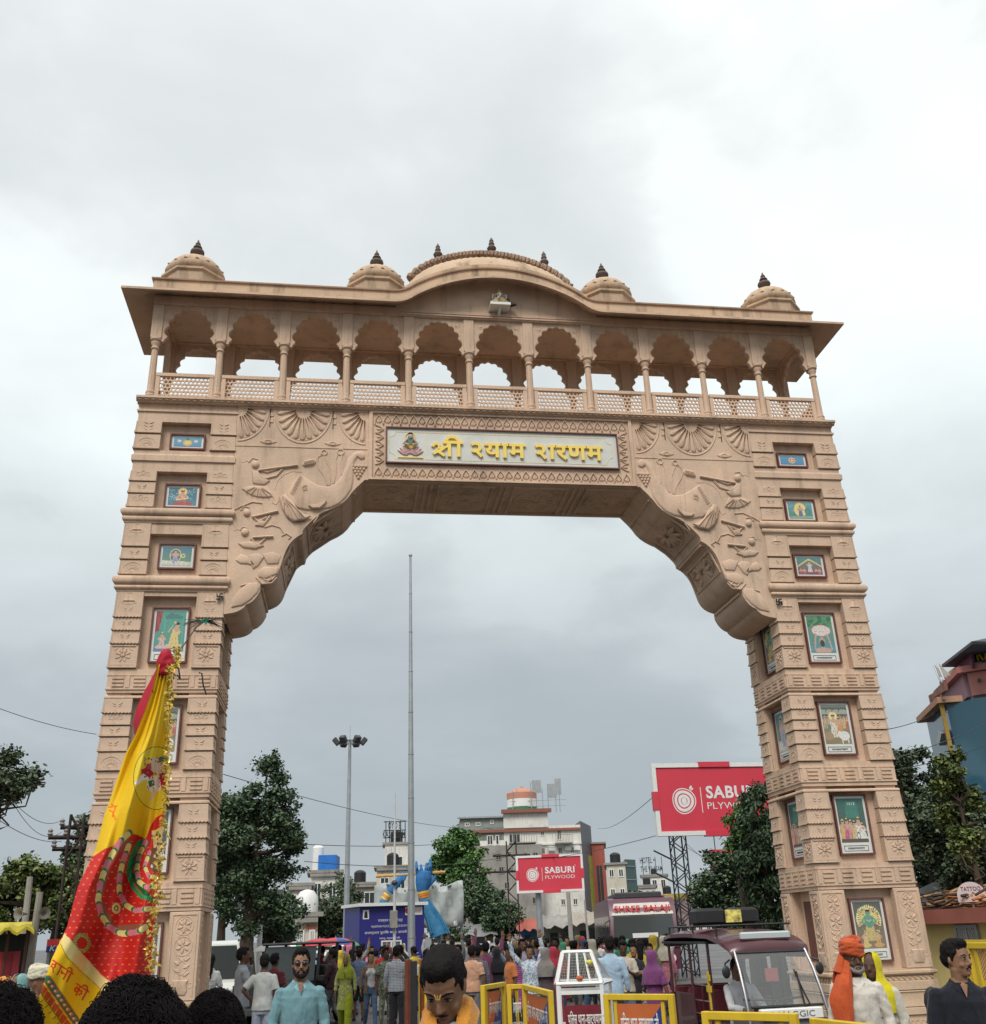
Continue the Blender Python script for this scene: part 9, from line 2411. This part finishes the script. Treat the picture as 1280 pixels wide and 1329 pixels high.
 p.ell(q[0], q[1], 6.3, 7, RD); p.line(z((340, 905), (380, 960), (420, 1000), (500, 1090), (585, 1155)), 2.2, (.75, .3, .2))
 p.poly(z((318, 880), (300, 930), (330, 990), (400, 1060), (470, 1130), (530, 1205), (590, 1160), (500, 1090), (430, 1010), (360, 930)), (.74, .60, .24)); p.line(z((300, 935), (330, 1000), (400, 1070), (480, 1140), (530, 1205)), 1, (.3, .2, .05))
 def glyph(strokes, ox, oy, ux, uy, vx, vy, w):
  for st in strokes: p.line([(ox + ux * a + vx * c, oy + uy * a + vy * c) for a, c in st], w, (.62, .05, .01))
 ux, uy, vx, vy = .82, .56, -.42, .80
 da = [[(0, 0), (1, 0)], [(.5, 0), (.5, .25)], [(.5, .25), (.15, .35), (.15, .6), (.45, .65), (.6, .45), (.5, .25)], [(.45, .65), (.7, 1)]]; aa = [[(0, 0), (.5, 0)], [(.3, 0), (.3, 1)]]; na = [[(0, 0), (1, 0)], [(.8, 0), (.8, 1)], [(.8, .5), (.3, .5)], [(.3, .5), (.15, .4), (.3, .62)]]; ii = [[(0, 0), (.5, 0)], [(.3, 0), (.3, 1)], [(.3, 0), (.2, -.3), (-.1, -.4), (-.35, -.2)]]; ka = [[(0, 0), (1.1, 0)], [(.55, 0), (.55, 1)], [(.55, .45), (.2, .3), (.1, .55), (.3, .75), (.55, .55)], [(.55, .5), (.9, .3), (1.0, .55), (.8, .8)]]
 Z0 = z((262, 1015))[0]; S_ = 14.0; adv = 0
 for gl_, wd in ((da, .95), (aa, .42), (na, 1.0), (ii, .5)): glyph(gl_, Z0[0] + ux * adv * S_ * .78, Z0[1] + uy * adv * S_ * .78, ux * S_ * .78, uy * S_ * .78, vx * S_, vy * S_, 2.2); adv += wd
 Z0 = z((378, 1130))[0]; adv = 0
 for gl_, wd in ((ka, 1.1), (ii, .5)): glyph(gl_, Z0[0] + ux * adv * S_ * .85, Z0[1] + uy * adv * S_ * .85, ux * S_ * .85, uy * S_ * .85, vx * S_, vy * S_, 2.3); adv += wd
 A0, A1 = z((235, 1110))[0], z((385, 1330))[0]; d = (A1[0] - A0[0], A1[1] - A0[1]); ln_ = math.hypot(*d); d = (d[0] / ln_, d[1] / ln_)
 p.line([A0, (A1[0] + d[0] * 60, A1[1] + d[1] * 60)], 11.5, (.50, .05, .05)); p.line([A0, (A1[0] + d[0] * 60, A1[1] + d[1] * 60)], 9, (.03, .16, .05))
 for k in range(18): x, y = A0[0] + d[0] * (4 + k * 7.2), A0[1] + d[1] * (4 + k * 7.2); p.ell(x, y, 3.0, 2.6, (.55, .12, .12)); p.ell(x - .8, y - .4, 1.4, 1.3, (.76, .68, .40))
 for k in range(12):
  x, y = A0[0] - 10 + d[0] * (8 + k * 9), A0[1] + 6 + d[1] * (8 + k * 9); p.poly([(x, y - 6), (x + 6, y), (x - 1, y + 9), (x - 5, y + 2)], (.50, .07, .02)); p.line([(x - 7, y), (x - 3, y + 5), (x - 8, y + 9)], 1.2, (.10, .14, .02))
 p.C *= (.93 + .14 * rn.rand(len(p.C)))[:, None]; p.C[:] = np.clip(p.C, 0, 1)
M_FLAG = printed('flag_cloth', .6)
sheet('cloth', fpos, fpaint, 210, 620, YL, M_FLAG, fl)
rcl = paint('flag_red', (.42, .01, .03), .6, .15, 8)
def loc_(x, y, d): return tuple(P(x, y, d) - Fp)
b = MB(); rows = []
for y, x0, x1 in ((862, 206, 222), (880, 197, 221), (900, 186, 212), (920, 177, 203), (938, 173, 192), (952, 174, 183), (958, 176, 179)):
 rows.append([loc_(x0, y, fd + .06), loc_((x0 + x1) / 2, y, fd + .03), loc_(x1, y, fd + .06), loc_(x1, y, fd + .075), loc_((x0 + x1) / 2, y, fd + .05), loc_(x0, y, fd + .075)])
b.loft(rows); b.build('red_cloth', rcl, fl)
b = MB()
for x, y, r in ((215, 852, .020), (211, 860, .018), (219, 862, .019), (214, 869, .017), (209, 872, .012)): b.ball(loc_(x, y, fd - .01), (r, r * .8, r * 1.1), 8, 6)
b = [remesh(b, .004, 'knot', 2, wrinkle=.003, wscale=(60, 60, 60))][0]; b.materials.append(rcl); place('knot', b, fl)
gold = paint('gold_tinsel', (.72, .50, .10), .25, .3, 60, metal=.6)
b = MB(); R = random.Random(8)
for k in range(620):
 y = R.uniform(838, 1300) if k > 60 else R.uniform(838, 880); e = edge(FE['right'], max(862, y)); n_ = 2 if y < 1060 else 12; x = e + (R.uniform(-4, 2) if y < 1070 else R.uniform(-8, 5)) * (1 if y > 880 else 1.3) + (7 if y < 862 else 0)
 q = Vector(loc_(x, y, fd - .03 - R.uniform(0, .02))); v = Vector((R.uniform(-1, 1), R.uniform(-1, 1), R.uniform(-1, .3))).normalized() * R.uniform(.006, .014)
 b.add([q, q + v, q + v + Vector((R.uniform(-.006, .006), 0, R.uniform(-.008, .002))), q + Vector((R.uniform(-.006, .006), 0, -.006))], [(0, 1, 2, 3)])
b.build('gold_fringe', gold, fl, smooth=False)['kind'] = 'stuff'
pt, pb_ = Vector(loc_(217, 850, fd + .07)), Vector(loc_(190, 1290, fd + .10))
b = MB(); ext = (pb_ - pt) * (pt.z - .9) / (pt.z - pb_.z); b.tube([pt, pt + ext], .008, 8); b.build('pole', M_BARK, fl)
b = MB()
for k in range(34):
 a = PI + R.uniform(-.45, .45) if k < 20 else R.uniform(-.7, .3); l_ = R.uniform(12, 32)
 b.tube([loc_(266 + l_ * u * math.cos(a), 806 + l_ * u * math.sin(a) * .9 + 7 * u * u, fd + .02) for u in (0, .4, .75, 1)], [.0012, .001, .0008, .0003], 3)
b.tube([loc_(222, 858, fd), loc_(240, 835, fd + .01), loc_(254, 815, fd + .02), loc_(266, 806, fd + .02)], .0018, 4)
for pts in (((224, 862), (232, 868), (234, 882), (230, 876)), ((258, 873), (262, 874), (264, 890), (268, 902))): b.tube([loc_(x, y, fd + .01) for x, y in pts], .002, 4)
b.build('feather_barbs', M_BLACK, fl)['kind'] = 'stuff'
b = MB()
for k in range(26):
 a = R.uniform(0, 6.28); b.tube([loc_(266, 806, fd + .01), loc_(266 + R.uniform(2, 7) * math.cos(a), 806 + R.uniform(2, 5) * math.sin(a), fd + .005)], [.003, .001], 4)
b.build('feather_eye', paint('feather_green', (.01, .20, .11), .3, .3, 40), fl)
